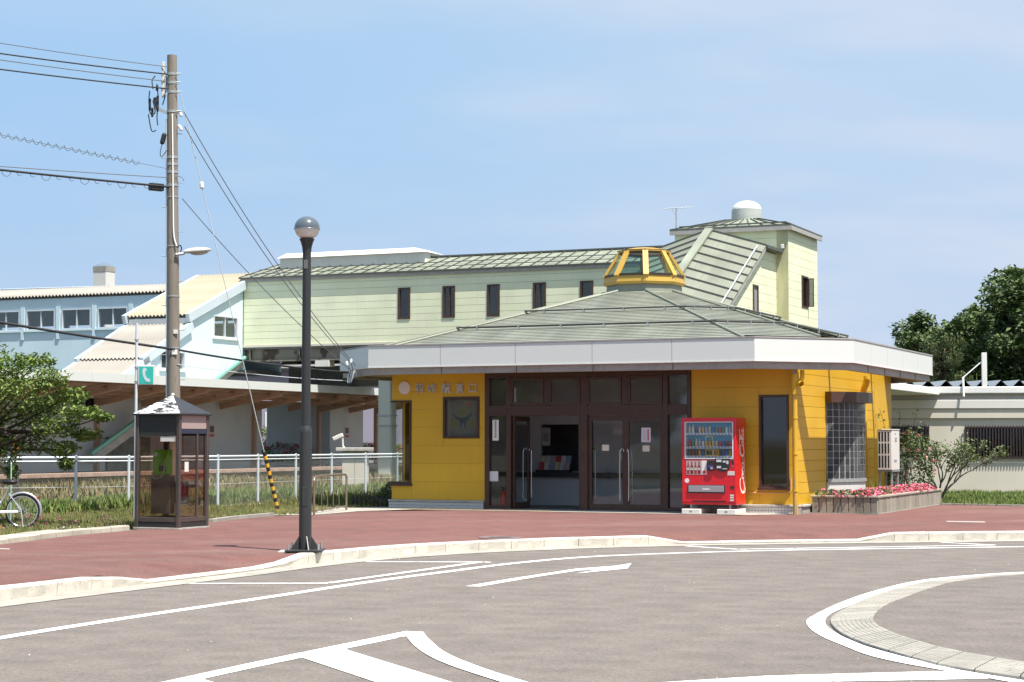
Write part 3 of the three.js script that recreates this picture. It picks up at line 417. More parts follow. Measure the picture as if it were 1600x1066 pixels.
  mesh('roller_box', slab([SV(9.46, 2.30, 2.74), SV(9.62, 2.22, 2.74), SV(10.02, 2.85, 2.74), SV(10.14, 3.5, 2.74), SV(10.1, 4.05, 2.74), SV(9.46, 4.2, 2.74)], 0.235), M.brown, bay);
  mesh('bay_side', join([bv(9.46, 9.93, 3.95, 4.06, 0.1, 2.5)]), M.brown, bay);
  // sign characters and framed panel
  const sg = grp('sign_lettering', st, 0, 0, 0.006), S5 = {
    a: [[8, 92, 44, 92, 44, 12, 34, 17], [14, 76, 28, 63], [8, 34, 36, 50], [54, 92, 92, 92, 92, 12, 82, 17], [60, 76, 74, 63], [54, 34, 84, 50]],
    b: [[8, 76, 31, 76, 31, 30, 8, 30, 8, 76], [55, 97, 40, 60], [50, 79, 97, 79], [62, 79, 62, 4], [62, 56, 92, 56], [62, 32, 92, 32]],
    c: [[12, 92, 12, 46], [12, 92, 46, 92], [12, 77, 44, 77], [12, 62, 44, 62], [28, 92, 28, 47], [12, 47, 48, 47, 47, 14, 41, 9], [9, 33, 4, 12], [18, 33, 19, 18], [27, 34, 29, 20], [36, 34, 39, 23], [60, 90, 92, 90, 92, 60, 60, 60], [60, 90, 60, 60, 57, 30, 48, 5], [72, 60, 82, 30, 99, 5]],
    d: [[8, 86, 92, 86], [50, 99, 50, 1], [22, 70, 78, 70, 78, 38, 22, 38, 22, 70], [22, 54, 78, 54], [50, 38, 12, 8], [50, 38, 88, 8]],
    e: [[14, 86, 86, 86, 86, 12], [14, 86, 14, 12], [14, 20, 86, 20]] };
  const lm = mat(0.52, 0.50, 0.47, 0.45, { metalness: 0.2 }); let kx = 0;
  for (const [ch, x0] of [['a', 0.585], ['b', 0.915], ['c', 1.265], ['d', 1.61], ['e', 1.935]]) { const s = 0.225 / 100, gs = []; for (const q of S5[ch]) for (let k = 0; k < q.length - 2; k += 2) { const a = V3(x0 + q[k] * s, 2.725 + q[k + 1] * s * 1.04, 0.02), b = V3(x0 + q[k + 2] * s, 2.725 + q[k + 3] * s * 1.04, 0.02 + 0.0009 * k); gs.push(beam(a, b, 0.017, 0.03 + 0.0008 * gs.length)); } mesh('raised_character', join(gs), lm, sg); }
  const ds = new THREE.CylinderGeometry(0.145, 0.145, 0.03, 40); ds.rotateX(Math.PI / 2); ds.translate(0.33, 2.865, 0.022);
  mesh('emblem_disc', ds, mat(0.70, 0.62, 0.58, 0.5), st);
  const c = document.createElement('canvas'); c.width = 256; c.height = 256; const x = c.getContext('2d'); x.fillStyle = '#6a665e'; x.fillRect(0, 0, 256, 256); x.fillStyle = '#6d6544'; for (const [a, b] of [[60, 168], [190, 168], [128, 84]]) { x.beginPath(); x.arc(a, b, 34, 0, 7); x.fill(); }
  x.fillStyle = '#3a3d4c'; x.beginPath(); x.moveTo(46, 88); x.bezierCurveTo(80, 128, 110, 128, 128, 128); x.bezierCurveTo(160, 126, 190, 108, 210, 82); x.bezierCurveTo(204, 120, 172, 150, 158, 156); x.lineTo(154, 218); x.lineTo(140, 168); x.lineTo(126, 168); x.lineTo(112, 206); x.lineTo(104, 154); x.bezierCurveTo(80, 142, 56, 120, 46, 88); x.fill();
  x.fillStyle = '#a23034'; x.beginPath(); x.arc(176, 32, 15, 0, 7); x.fill(); const tx = new THREE.CanvasTexture(c); tx.colorSpace = THREE.SRGBColorSpace;
  const pf = grp('framed_panel', st); mesh('panel_frame', join([box(1.305, 1.36, 1.725, 2.645, -0.10, 0.035), box(2.14, 2.195, 1.725, 2.645, -0.10, 0.035), box(1.36, 2.14, 2.59, 2.645, -0.10, 0.035), box(1.36, 2.14, 1.725, 1.78, -0.10, 0.035)]), M.brown, pf);
  const pg = new THREE.PlaneGeometry(0.78, 0.81); pg.translate(1.75, 2.185, -0.05); mesh('emblem_print', pg, new THREE.MeshStandardMaterial({ map: tx, roughness: 0.4 }), pf);
  mesh('panel_back', box(1.36, 2.14, 1.78, 2.59, -0.09, -0.056), M.dark, pf); mesh('pane', box(1.36, 2.14, 1.78, 2.59, -0.02, -0.015), M.glass, pf);
  // inside
  mesh('hall_floor', bv(0.15, 9.3, 0.11, 8.9, 0.05, 0.158), M.roomFloor, st); mesh('hall_ceiling', bv(0.15, 9.3, 0.15, 8.9, 3.12, 3.19), M.roomWhite, st);
  mesh('hall_partition', join(rects(0.15, 6.2, 0.16, 3.115, [[2.49, 3.45, 0.95, 2.05], [1.6, 2.2, 0.95, 2.05]]).map(([a, b, p, q]) => bv(a, b, 2.8, 2.9, p, q))), M.room, st);
  mesh('hall_side_partition', bv(6.2, 6.3, 2.8, 6, 0.16, 3.115), M.room, st); mesh('office_wall', bv(0.2, 6.1, 5.2, 5.3, 0.16, 3.115), M.dark, st);
  mesh('counter_shelf', rbox(1.2, 6.1, 0.82, 0.93, -2.79, -2.45, 0.01), M.charcoal, st); mesh('counter_front', bv(1.2, 6.1, 2.62, 2.79, 0.16, 0.815), M.room, st);
}
// ------------------------------------------------------------------ green footbridge, stair, tower, blue section
const gl = [M.green, M.green2, M.green3, M.green];
function frameWin(parent, x, y, z, ry, w, h, o = {}) { // framed window at a wall opening; local x centre, bottom y
  const g = grp(o.name || 'window', parent, x, y, z, ry), s = o.s || 0.05, d = o.d || 0.12, f = o.mat || M.brown;
  mesh('window_frame', join([box(-w / 2, -w / 2 + s, 0, h, -d, 0.035), box(w / 2 - s, w / 2, 0, h, -d, 0.035), box(-w / 2 + s, w / 2 - s, 0, s, -d, 0.035), box(-w / 2 + s, w / 2 - s, h - s, h, -d, 0.035)]), f, g);
  const n = o.split || 1, W = w - 2 * s; for (let k = 0; k < n; k++) { const a = -w / 2 + s + k * W / n, b = a + W / n, zz = -0.04 - 0.03 * (k % 2); mesh('pane', box(a + (k ? 0.015 : 0), b, s, h - s, zz - 0.003, zz + 0.003), o.glass || M.glass, g); if (k) mesh('window_mullion', box(a - 0.02, a + 0.022, s, h - s, -0.09, 0.0), f, g); }
  return g;
}
function seamRoof(parent, a, b, c, d, n, m, seam, t = 0.04, joinSeams = false) { // a,b eave ends; d,c ridge ends; n panels across, each its own part
  for (let k = 0; k < n; k++) { const p = k / n, q = (k + 1) / n, A = a.clone().lerp(b, p), B = a.clone().lerp(b, q), C = d.clone().lerp(c, q), Dd = d.clone().lerp(c, p); const e = A.clone().sub(B).normalize().multiplyScalar(-0.012); mesh('roof_panel', slab([A.clone().add(e), B.clone().sub(e), C.clone().sub(e), Dd.clone().add(e)], t), m, parent); }
  const gs = []; for (let k = 0; k <= n; k++) { const A = a.clone().lerp(b, k / n), Dd = d.clone().lerp(c, k / n); gs.push(beam(A.clone().add(V3(0, 0.012, 0)), Dd.clone().add(V3(0, 0.012, 0)), 0.035, 0.055)); }
  for (const g of gs) mesh('roof_seam', g, seam, parent);
}
{
  const U0 = -20.74, V0 = 26.56, L = 18.4, br = sthing('footbridge', 'pale green enclosed footbridge with five narrow windows above the platforms', 'footbridge', U0, V0, 0);
  const q = (u, v, y) => V3(u - U0, y, -(v - V0));
  const wins = [-13.69, -11.76, -9.87, -7.96, -6.05], op = wins.map(u => [u - U0, u - U0 + 0.53, 6.41, 7.63]);
  sidingWall(br, 'front_wall', 0, 0, 0, L, 5.52, 8.22, 0.27, op, gl, gapGreen, 2.63, 0.012, 0.14, 21);
  wins.forEach((u, i) => frameWin(br, u - U0 + 0.265, 6.41, 0, 0, 0.53, 1.22, { s: 0.07, split: i === 1 || i === 3 ? 2 : 1 }));
  mesh('rear_wall', join(rects(0, L, 5.52, 8.22, op.map(o => [o[0] - 0.6, o[1] - 0.6, o[2], o[3]])).map(([a, b, y0, y1]) => box(a, b, y0, y1, -3.1, -2.98))), M.green2, br);
  mesh('end_wall', box(0.005, 0.12, 5.52, 8.22, -2.97, -0.15), M.green2, br);
  mesh('floor_deck', box(0.01, L, 5.36, 5.515, -3.1, -0.01), M.concD, br); mesh('wall_skirt', box(-0.03, L, 5.44, 5.53, 0.0, 0.04), M.cream, br);
  const eaveB = mesh('eave_board', box(-0.12, L - 0.02, 8.09, 8.235, 0.035, 0.085), M.fasciaD, br); mesh('eave_soffit', box(-0.1, L - 0.02, 8.165, 8.225, 0.008, 0.034), M.fasciaD, br);
  const e0 = q(-20.9, 26.45, 8.26), e1 = q(-2.36, 26.45, 8.26), r0 = q(-19.9, 28.1, 8.93), r1 = q(-2.36, 28.1, 8.93), b0 = q(-21.0, 29.86, 8.24), b1 = q(-2.36, 29.86, 8.24);
  seamRoof(br, e0, e1, r1, r0, 36, M.roofL, M.roofD); mesh('roof_panel', slab([b1, b0, r0, r1], 0.04), M.roofL, br); mesh('roof_panel', slab([b0, e0, r0], 0.04), M.roofL, br);
  mesh('ridge_cap', beam(r0.clone().add(V3(0, 0.03, 0)), r1.clone().add(V3(0, 0.03, 0)), 0.2, 0.06), M.roofD, br);
  for (const t of [0.1, 0.42]) mesh('snow_rail', beam(e0.clone().lerp(r0, t).add(V3(0.1, 0.09, 0)), e1.clone().lerp(r1, t).add(V3(0, 0.09, 0)), 0.022, 0.03), M.roofD, br);
  mesh('eave_trim', beam(e0.clone().add(V3(0, -0.01, 0.02)), e1.clone().add(V3(0, -0.01, 0.02)), 0.05, 0.05), M.roofD, br);
  // roof monitor
  const mo = grp('roof_monitor', br); mesh('monitor_base', slab([q(-19.6, 27.5, 9.12), q(-13.0, 27.5, 9.12), q(-13.0, 28.9, 9.12), q(-19.6, 28.9, 9.12)], 0.5), M.offwhite, mo);
  mesh('monitor_cover', poly([[q(-19.7, 27.4, 9.1), q(-12.9, 27.4, 9.1), q(-13.5, 27.6, 9.3), q(-19.4, 27.6, 9.3)], [q(-19.4, 27.6, 9.3), q(-13.5, 27.6, 9.3), q(-13.5, 28.8, 9.3), q(-19.4, 28.8, 9.3)], [q(-12.9, 27.4, 9.1), q(-12.9, 29, 9.1), q(-13.5, 28.8, 9.3), q(-13.5, 27.6, 9.3)], [q(-19.7, 29, 9.1), q(-19.7, 27.4, 9.1), q(-19.4, 27.6, 9.3), q(-19.4, 28.8, 9.3)]]), Object.assign(mat(0.80, 0.80, 0.78, 0.5, { map: T.paint }), { side: D }), mo);
  // girders
  for (const v of [0.12, 2.9]) { const gd = grp('girder', br); mesh('girder_web', box(0.05, L, 4.92, 5.35, -v - 0.03, -v + 0.0), M.girder, gd); mesh('girder_flange', join([box(0.05, L, 4.86, 4.917, -v - 0.15, -v + 0.13)]), M.girder, gd); for (let x = 0.3; x < L; x += 2.3) mesh('girder_stiffener', box(x, x + 0.04, 4.92, 5.34, -v + 0.001, -v + 0.12), M.girder, gd); }
  mesh('underbridge_shade_box', box(0.1, 13, 3.95, 4.80, -4.6, -3.4), M.concD, br); mesh('pale_strip', box(5.0, 13, 4.42, 4.72, -3.39, -3.3), M.cream, br);  // added dark box stands in for the shade below the deck
  mesh('bearing_box', box(3.4, 4.0, 4.62, 4.86, -0.4, 0.1), M.offwhite, br);
  // pier
  const pi = sthing('bridge_pier', 'pale green steel bridge pier standing between the tracks', 'pillar', -14.7, 27.6, -0.1); mesh('pier_column', rbox(-0.27, 0.27, 0.35, 4.95, -0.27, 0.27, 0.03), mat(0.50, 0.56, 0.50, 0.6, { map: T.paint }), pi); for (const y of [2.35, 2.75]) mesh('pier_band', box(-0.30, 0.30, y, y + 0.05, -0.3, 0.3), M.galv, pi); mesh('pier_footing', rbox(-0.55, 0.55, 0.0, 0.40, -0.55, 0.55, 0.02), M.concL, pi); mesh('pier_head', box(-0.6, 0.6, 4.7, 4.86, -0.35, 0.35), M.girder, pi);
  // tower
  const tw = sthing('stair_tower', 'tall pale green stair tower with white dome on its roof', 'tower', -2.3, 26.5, 0), tq = (u, v, y) => V3(u + 2.3, y, -(v - 26.5));
  sidingWall(tw, 'front_wall', 0, 0, 0, 4.25, 3.2, 9.28, 0.30, [], gl, gapGreen, 2.2, 0.01, 0.14, 31);
  sidingWall(tw, 'side_wall', 4.25, -0.002, Math.PI / 2, 4.0, 3.2, 9.28, 0.30, [[1.72, 2.6, 6.54, 7.69]], [M.green3, M.green, M.green3], gapGreen, 1.5, 0.01, 0.14, 33);
  mesh('rear_wall', join([box(0, 4.11, 3.2, 9.28, -4.0, -3.88), box(0, 0.12, 5, 9.28, -3.87, -0.15)]), M.green2, tw); mesh('corner_strip', join([box(3.83, 4.25, 4, 9.2, 0.0075, 0.016)]), M.stain, tw);
  const w = frameWin(tw, 4.25, 6.54, -2.16, Math.PI / 2, 0.88, 1.15, { s: 0.06, glass: M.glassDark }); mesh('casement_frame', join([box(0.40, 0.43, 0.05, 1.1, 0.04, 0.07), box(0.40, 0.43, 0.05, 1.1, 0.21, 0.24), box(0.40, 0.43, 0.05, 0.08, 0.07, 0.21), box(0.40, 0.43, 1.07, 1.1, 0.07, 0.21)]), M.brown, w); mesh('casement_pane', box(0.412, 0.418, 0.08, 1.07, 0.07, 0.21), M.glassDark, w);
  mesh('tower_floor', box(0.13, 4.1, 6.0, 6.1, -3.86, -0.15), M.dark, tw); mesh('tower_ceiling', box(0.0, 4.24, 9.20, 9.275, -3.99, -0.015), M.concD, tw);
  const o = 0.14, A = tq(-2.3 - o, 26.5 - o, 9.34), B = tq(1.95 + o, 26.5 - o, 9.34), C = tq(1.95 + o, 30.5 + o, 9.34), Dd = tq(-2.3 - o, 30.5 + o, 9.34), R0 = tq(-0.75, 27.9, 9.80), R1 = tq(0.4, 27.9, 9.80), R2 = tq(0.4, 29.1, 9.80), R3 = tq(-0.75, 29.1, 9.80);
  seamRoof(tw, A, B, R1, R0, 9, M.roofL, M.roofD); seamRoof(tw, B, C, R2, R1, 9, M.roofL, M.roofD); seamRoof(tw, C, Dd, R3, R2, 2, M.roofL, M.roofD); seamRoof(tw, Dd, A, R0, R3, 2, M.roofL, M.roofD); mesh('roof_panel', slab([R0, R1, R2, R3], 0.04), M.roofL, tw);
  for (const [a, b] of [[A, B], [B, C]]) { mesh('eave_board', beam(a.clone().add(V3(0, -0.10, 0)), b.clone().add(V3(0, -0.10, 0)), 0.06, 0.16), M.fasciaD, tw); mesh('snow_rail', beam(a.clone().lerp(R0.clone().lerp(R2, 0.5), 0.12).add(V3(0, 0.08, 0)), b.clone().lerp(R0.clone().lerp(R2, 0.5), 0.12).add(V3(0, 0.08, 0)), 0.04, 0.05), M.roofD, tw); mesh('eave_trim', beam(a.clone().add(V3(0, 0.005, 0)), b.clone().add(V3(0, 0.005, 0)), 0.07, 0.05), M.roofD, tw); }
  const cc = tq(-0.17, 28.5, 0); mesh('cupola_drum', cyl(0.58, 0.56, 0.62, 32, cc.x, 9.6, cc.z), mat(0.55, 0.58, 0.55, 0.5, { map: T.metal }), tw); const dm = new THREE.SphereGeometry(0.54, 32, 12, 0, 7, 0, Math.PI / 2); dm.scale(1, 0.62, 1); dm.translate(cc.x, 10.222, cc.z); mesh('cupola_dome', dm, M.white, tw);
  mesh('wall_lamp', rbox(4.0, 4.12, 8.5, 8.66, 0.02, 0.12, 0.02), M.offwhite, tw);
  // antenna
  const an = sthing('roof_antenna', 'thin television antenna on the green roof beside the tower', 'antenna', -2.55, 27.4, 8.75); mesh('mast', bar(V3(0, 0, 0), V3(0, 1.55, 0), 0.02, 6), M.galv, an); mesh('boom', bar(V3(-0.5, 1.52, 0.1), V3(0.6, 1.55, -0.1), 0.014, 6), M.galvL, an); for (let k = 0; k < 9; k++) { const x = -0.45 + k * 0.125, l = 0.13 + 0.016 * k; mesh('element', bar(V3(x, 1.525 + k * 0.003, -l), V3(x, 1.525 + k * 0.003, l), 0.008, 5), M.galvL, an); }
  mesh('brace', bar(V3(-0.15, 1.5, 0.03), V3(0, 1.25, 0), 0.01, 5), M.galv, an);
  // covered stair going down from the tower towards the entrance hall
  const sr = sthing('covered_stair', 'sloping covered stair with ribbed green roof below the tower', 'stair', -0.4, 16, 0), rq = (u, v, y) => V3(u + 0.4, y, -(v - 16));
  const VB = 24.5, k = 0.55, Ye = v => v > VB ? 8.42 : 8.42 - k * (VB - v), Yr = v => v > VB ? 9.05 : 9.05 - k * (VB - v), vLo = 15.5, UR = -0.35;
  for (const [ue, s] of [[1.72, 1], [-2.4, -1]]) {
    const n = 16; for (let i = 0; i < n; i++) { const v0 = lerp(vLo, VB, i / n) + 0.01, v1 = lerp(vLo, VB, (i + 1) / n) - 0.01; const p = [rq(ue, v0, Ye(v0)), rq(ue, v1, Ye(v1)), rq(UR, v1, Yr(v1)), rq(UR, v0, Yr(v0))]; mesh('roof_panel', slab(s > 0 ? p : p.reverse(), 0.05), M.roof2, sr); mesh('roof_seam', beam(rq(ue, v1 + 0.01, Ye(v1 + 0.01) + 0.02), rq(UR, v1 + 0.01, Yr(v1 + 0.01) + 0.02), 0.05, 0.075), M.roofD, sr); }
    const p = [rq(ue, VB, Ye(VB)), rq(ue, 26.45, 8.42), rq(UR, 26.45, 9.05), rq(UR, VB, 9.05)]; mesh('roof_panel', slab(s > 0 ? p : p.reverse(), 0.05), M.roof2, sr);
    mesh('eave_trim', join([beam(rq(ue + s * 0.02, VB, 8.40), rq(ue + s * 0.02, 26.45, 8.40), 0.08, 0.1)]), s > 0 ? M.roofD : M.fasciaD, sr);
  }
  mesh('ridge_cap', beam(rq(UR, vLo, Yr(vLo) + 0.05), rq(UR, VB, 9.1), 0.3, 0.07), M.roofL, sr); mesh('snow_rail', beam(rq(1.5, vLo, Ye(vLo) + 0.16), rq(1.5, VB - 0.3, Ye(VB - 0.3) + 0.16), 0.035, 0.035), M.galvL, sr);
  mesh('eave_board', beam(rq(1.68, vLo, Ye(vLo) - 0.10), rq(1.68, VB, 8.32), 0.05, 0.14), M.fasciaD, sr);
  const sw = grp('side_wall', sr); const inv = y => VB - (8.42 - y) / k; for (let y = 3.2, r = 0; y < 8.3; y += 0.30, r++) { const y1 = Math.min(y + 0.29, 8.3), a = Math.max(vLo, inv(y)), b = Math.max(vLo, inv(y1)); mesh('siding_panel', slab([rq(1.5, a, y), rq(1.5, 26.49, y), rq(1.5, 26.49, y1), rq(1.5, b, y1)], 0.1), [M.green3, M.green, M.green3][r % 3], sw); }
  mesh('wall_core', slab([rq(1.485, vLo, 3.2), rq(1.485, 26.49, 3.2), rq(1.485, 26.49, 8.3), rq(1.485, VB, 8.3), rq(1.485, vLo, Ye(vLo) - 0.1)], 0.1), gapGreen, sr);
  mesh('left_wall', slab([rq(-2.2, 26.49, 3.2), rq(-2.2, vLo, 3.2), rq(-2.2, vLo, Ye(vLo) - 0.1), rq(-2.2, VB, 8.3), rq(-2.2, 26.49, 8.3)], 0.1), M.green2, sr);
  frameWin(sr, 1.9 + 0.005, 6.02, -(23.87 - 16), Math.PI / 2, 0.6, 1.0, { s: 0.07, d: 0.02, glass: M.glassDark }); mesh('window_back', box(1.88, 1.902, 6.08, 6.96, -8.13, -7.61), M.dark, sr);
}
// blue western section of the footbridge with corrugated roofs, and the stair down to the platform
function corrugated(a, b, c, d, pitch, amp, m, name, parent, t = 0.0) { // a,b lower edge; c,d upper edge (c above b); waves run up the slope
  const n = Math.round(a.distanceTo(b) / pitch) * 6, nrm = new THREE.Vector3().crossVectors(b.clone().sub(a), d.clone().sub(a)).normalize(), f = [], P = (i, top) => { const s = i / n, h = amp * Math.sin(i / 6 * 2 * Math.PI); return (top ? d.clone().lerp(c, s) : a.clone().lerp(b, s)).addScaledVector(nrm, h); };
  const pos = [], idx = []; for (let i = 0; i <= n; i++) for (const tp of [0, 1]) { const p = P(i, tp); pos.push(p.x, p.y, p.z); } for (let i = 0; i < n; i++) { const q = i * 2; idx.push(q, q + 2, q + 3, q, q + 3, q + 1); }
  // underside skin gives the sheet its edge
  const o = pos.length / 3; for (let i = 0; i <= n; i++) for (const tp of [0, 1]) { const p = P(i, tp).addScaledVector(nrm, -0.02); pos.push(p.x, p.y, p.z); } for (let i = 0; i < n; i++) { const q = o + i * 2; idx.push(q, q + 3, q + 2, q, q + 1, q + 3); idx.push(i * 2, q, q + 2, i * 2, q + 2, i * 2 + 2); }
  const g = new THREE.BufferGeometry(); g.setAttribute('position', new THREE.Float32BufferAttribute(pos, 3)); g.setIndex(idx); g.computeVertexNormals(); const gg = g.toNonIndexed(); return mesh(name, uvm(gg), Object.assign(m, { side: D }), parent);
}
{
  const U0 = -38, bl = sthing('blue_footbridge', 'light blue footbridge section with sliding windows and corrugated roof', 'footbridge', U0, 26.62, 0), L = 17.2, q = (u, v, y) => V3(u - U0, y, -(v - 26.62));
  const W = []; for (let u = -35.42; u < -22; u += 1.865) W.push([u - U0, u - U0 + 1.52, 6.4, 7.27]);
  mesh('front_wall', join(rects(0, L, 4.55, 7.74, W).map(([a, b, y0, y1]) => box(a, b, y0, y1, -0.12, 0))), M.blue2, bl);
  mesh('rear_wall', join(rects(0, L, 4.55, 7.74, W.map(w => [w[0], w[1], 6.4, 6.78])).map(([a, b, y0, y1]) => box(a, b, y0, y1, -3.0, -2.88))), M.blue2, bl);
  for (const [a, b] of W) { frameWin(bl, (a + b) / 2, 6.4, 0, 0, b - a, 0.87, { s: 0.05, split: 2, mat: M.galvL }); mesh('window_sill', box(a - 0.08, b + 0.08, 6.33, 6.396, 0, 0.07), M.blue, bl); }
  for (let i = 0; i < W.length - 1; i++) mesh('wall_post', slab([V3(W[i][1] + 0.1, 6.0, 0.05), V3(W[i + 1][0] - 0.1, 6.0, 0.05), V3(W[i + 1][0] - 0.06, 7.4, 0.05), V3(W[i][1] + 0.06, 7.4, 0.05)], 0.05), M.blue, bl);
  mesh('floor_deck', box(0, L, 4.4, 4.545, -3, 0), M.concD, bl); mesh('mint_band', box(0, L, 4.55, 4.64, 0.002, 0.05), M.mint, bl);
  mesh('ceiling', box(0.0, L, 7.745, 7.80, -3, 0), M.concD, bl);
  corrugated(q(U0 - 0.2, 26.50, 7.86), q(-20.9, 26.50, 7.86), q(-20.9, 28.1, 8.30), q(U0 - 0.2, 28.1, 8.30), 0.177, 0.042, M.cementRoof, 'corrugated_roof', bl); corrugated(q(-20.9, 29.9, 7.83), q(U0 - 0.2, 29.9, 7.83), q(U0 - 0.2, 28.1, 8.3), q(-20.9, 28.1, 8.3), 0.177, 0.042, M.cementRoof, 'corrugated_roof', bl);
  // handrail on the roof
  const hr = sthing('roof_handrail', 'thin metal handrail above the blue footbridge roof', 'handrail', -39, 31.5, 7.6); for (let x = 0; x <= 8; x += 2) mesh('rail_post', bar(V3(x, 0, 0), V3(x, 1.15, 0), 0.025, 5), M.galvL, hr); mesh('top_rail', bar(V3(-0.5, 1.15, 0), V3(9.6, 1.05, 0), 0.025, 5), M.galvL, hr);
  const ch = sthing('chimney', 'white square chimney with dark pointed cap behind the blue roof', 'chimney', -34.15, 35.4, 0); mesh('shaft', box(-0.36, 0.36, 0, 9.75, -0.36, 0.36), M.offwhite, ch); mesh('collar', box(-0.375, 0.375, 9.751, 10.0, -0.375, 0.375), M.conc, ch); const cp = new THREE.ConeGeometry(0.52, 0.25, 4); cp.rotateY(Math.PI / 4); cp.translate(0, 10.127, 0); mesh('cap', cp, mat(0.12, 0.16, 0.2, 0.6), ch); for (let k = 0; k < 6; k++) mesh('rung', bar(V3(-0.40, 8.2 + k * 0.26, 0.1), V3(-0.40, 8.2 + k * 0.26, 0.3), 0.012, 5), M.galv, ch);
  // stair block
  const sb = sthing('platform_stair', 'light blue stair enclosure stepping down to the platform under beige corrugated roofs', 'stair', -20.74, 16, 0), p = (u, v, y) => V3(u + 20.74, y, -(v - 16));
  const wall = (pts) => slab(pts.map(([v, y]) => p(-20.74, v, y)), 0.12);
  const ops = [[24.35, 26.1, 5.77, 6.64], [20.76, 22.38, 4.38, 5.08]];
  const cols = [16.2, 18.4, 20.76, 22.38, 22.75, 24.35, 26.1, 26.5], top = v => v > 22.75 ? 6.42 + 0.40 * (v - 22.75) : 4.0 + 0.505 * (v - 18.4), bot = v => v > 24.2 ? 4.0 + (v - 24.2) * 0.45 : 4.0 - Math.max(0, 0.0);
  const pieces = []; for (let i = 0; i < cols.length - 1; i++) { const a = cols[i] + 0.0, b = cols[i + 1], m = (a + b) / 2, tp = v => (a >= 22.74 ? 6.42 + 0.40 * (v - 22.75) : 4.02 + 0.505 * (v - 18.4)) - 0.02, h = ops.find(o => m > o[0] && m < o[1]); if (tp(b) <= 4.02) continue; const t0 = Math.max(4.01, tp(a)), t1 = tp(b); if (h) { pieces.push(wall([[a, bot(a)], [b, bot(b)], [b, h[2]], [a, h[2]]]), wall([[a, h[3]], [b, h[3]], [b, t1], [a, Math.max(h[3] + 0.01, t0)]])); } else pieces.push(wall([[a, bot(a)], [b, bot(b)], [b, t1], [a, t0]])); }
  mesh('side_wall', join(pieces), M.blue, sb);
  for (const o of ops) { frameWin(sb, 0, o[2], -((o[0] + o[1]) / 2 - 16), Math.PI / 2, o[1] - o[0], o[3] - o[2], { s: 0.05, split: 2, mat: M.galvL }); mesh('window_sill', box(0, 0.08, o[2] - 0.07, o[2] - 0.003, -(o[1] + 0.06 - 16), -(o[0] - 0.06 - 16)), M.white, sb); }
  mesh('rear_wall', slab([p(-23.5, 26.5, 4), p(-23.5, 18.4, 4), p(-23.5, 22.7, 6.2), p(-23.5, 26.5, 7.85)], 0.1), M.blue2, sb); mesh('stair_core', slab([p(-20.95, 16.4, 3.9), p(-20.95, 26.4, 3.9), p(-23.4, 26.4, 3.9), p(-23.4, 16.4, 3.9)], 0.1), M.concD, sb);
  const roofs = [[22.55, 27.6, 6.42, 8.44, mat(0.45, 0.41, 0.32, 0.92, { map: T.tarnish })], [19.6, 22.74, 4.62, 6.13, M.cementRoof], [16.3, 19.9, 2.95, 4.68, M.cementRoof]];
  for (const [v0, v1, y0, y1, m] of roofs) { corrugated(p(-23.55, v0, y0 + 0.12), p(-20.76, v0, y0 + 0.12), p(-20.76, v1, y1 + 0.12), p(-23.55, v1, y1 + 0.12), 0.177, 0.04, m, 'corrugated_roof', sb); for (const [u, mm] of [[-20.66, M.verge], [-23.62, M.verge]]) mesh('verge_board', beam(p(u, v0 - 0.1, y0 - 0.02), p(u, v1, y1 - 0.02), 0.16, 0.34), mm, sb); }
  mesh('step_face', slab([p(-23.5, 22.62, 6.08), p(-20.8, 22.62, 6.08), p(-20.8, 22.62, 6.42), p(-23.5, 22.62, 6.42)], 0.06), M.white, sb); mesh('stringer_trim', beam(p(-20.66, 24.2, 3.98), p(-20.66, 26.6, 5.06), 0.1, 0.1), M.mint, sb); mesh('stringer', beam(p(-20.8, 24.2, 3.8), p(-20.8, 26.6, 4.86), 0.12, 0.3), M.conc, sb);
}
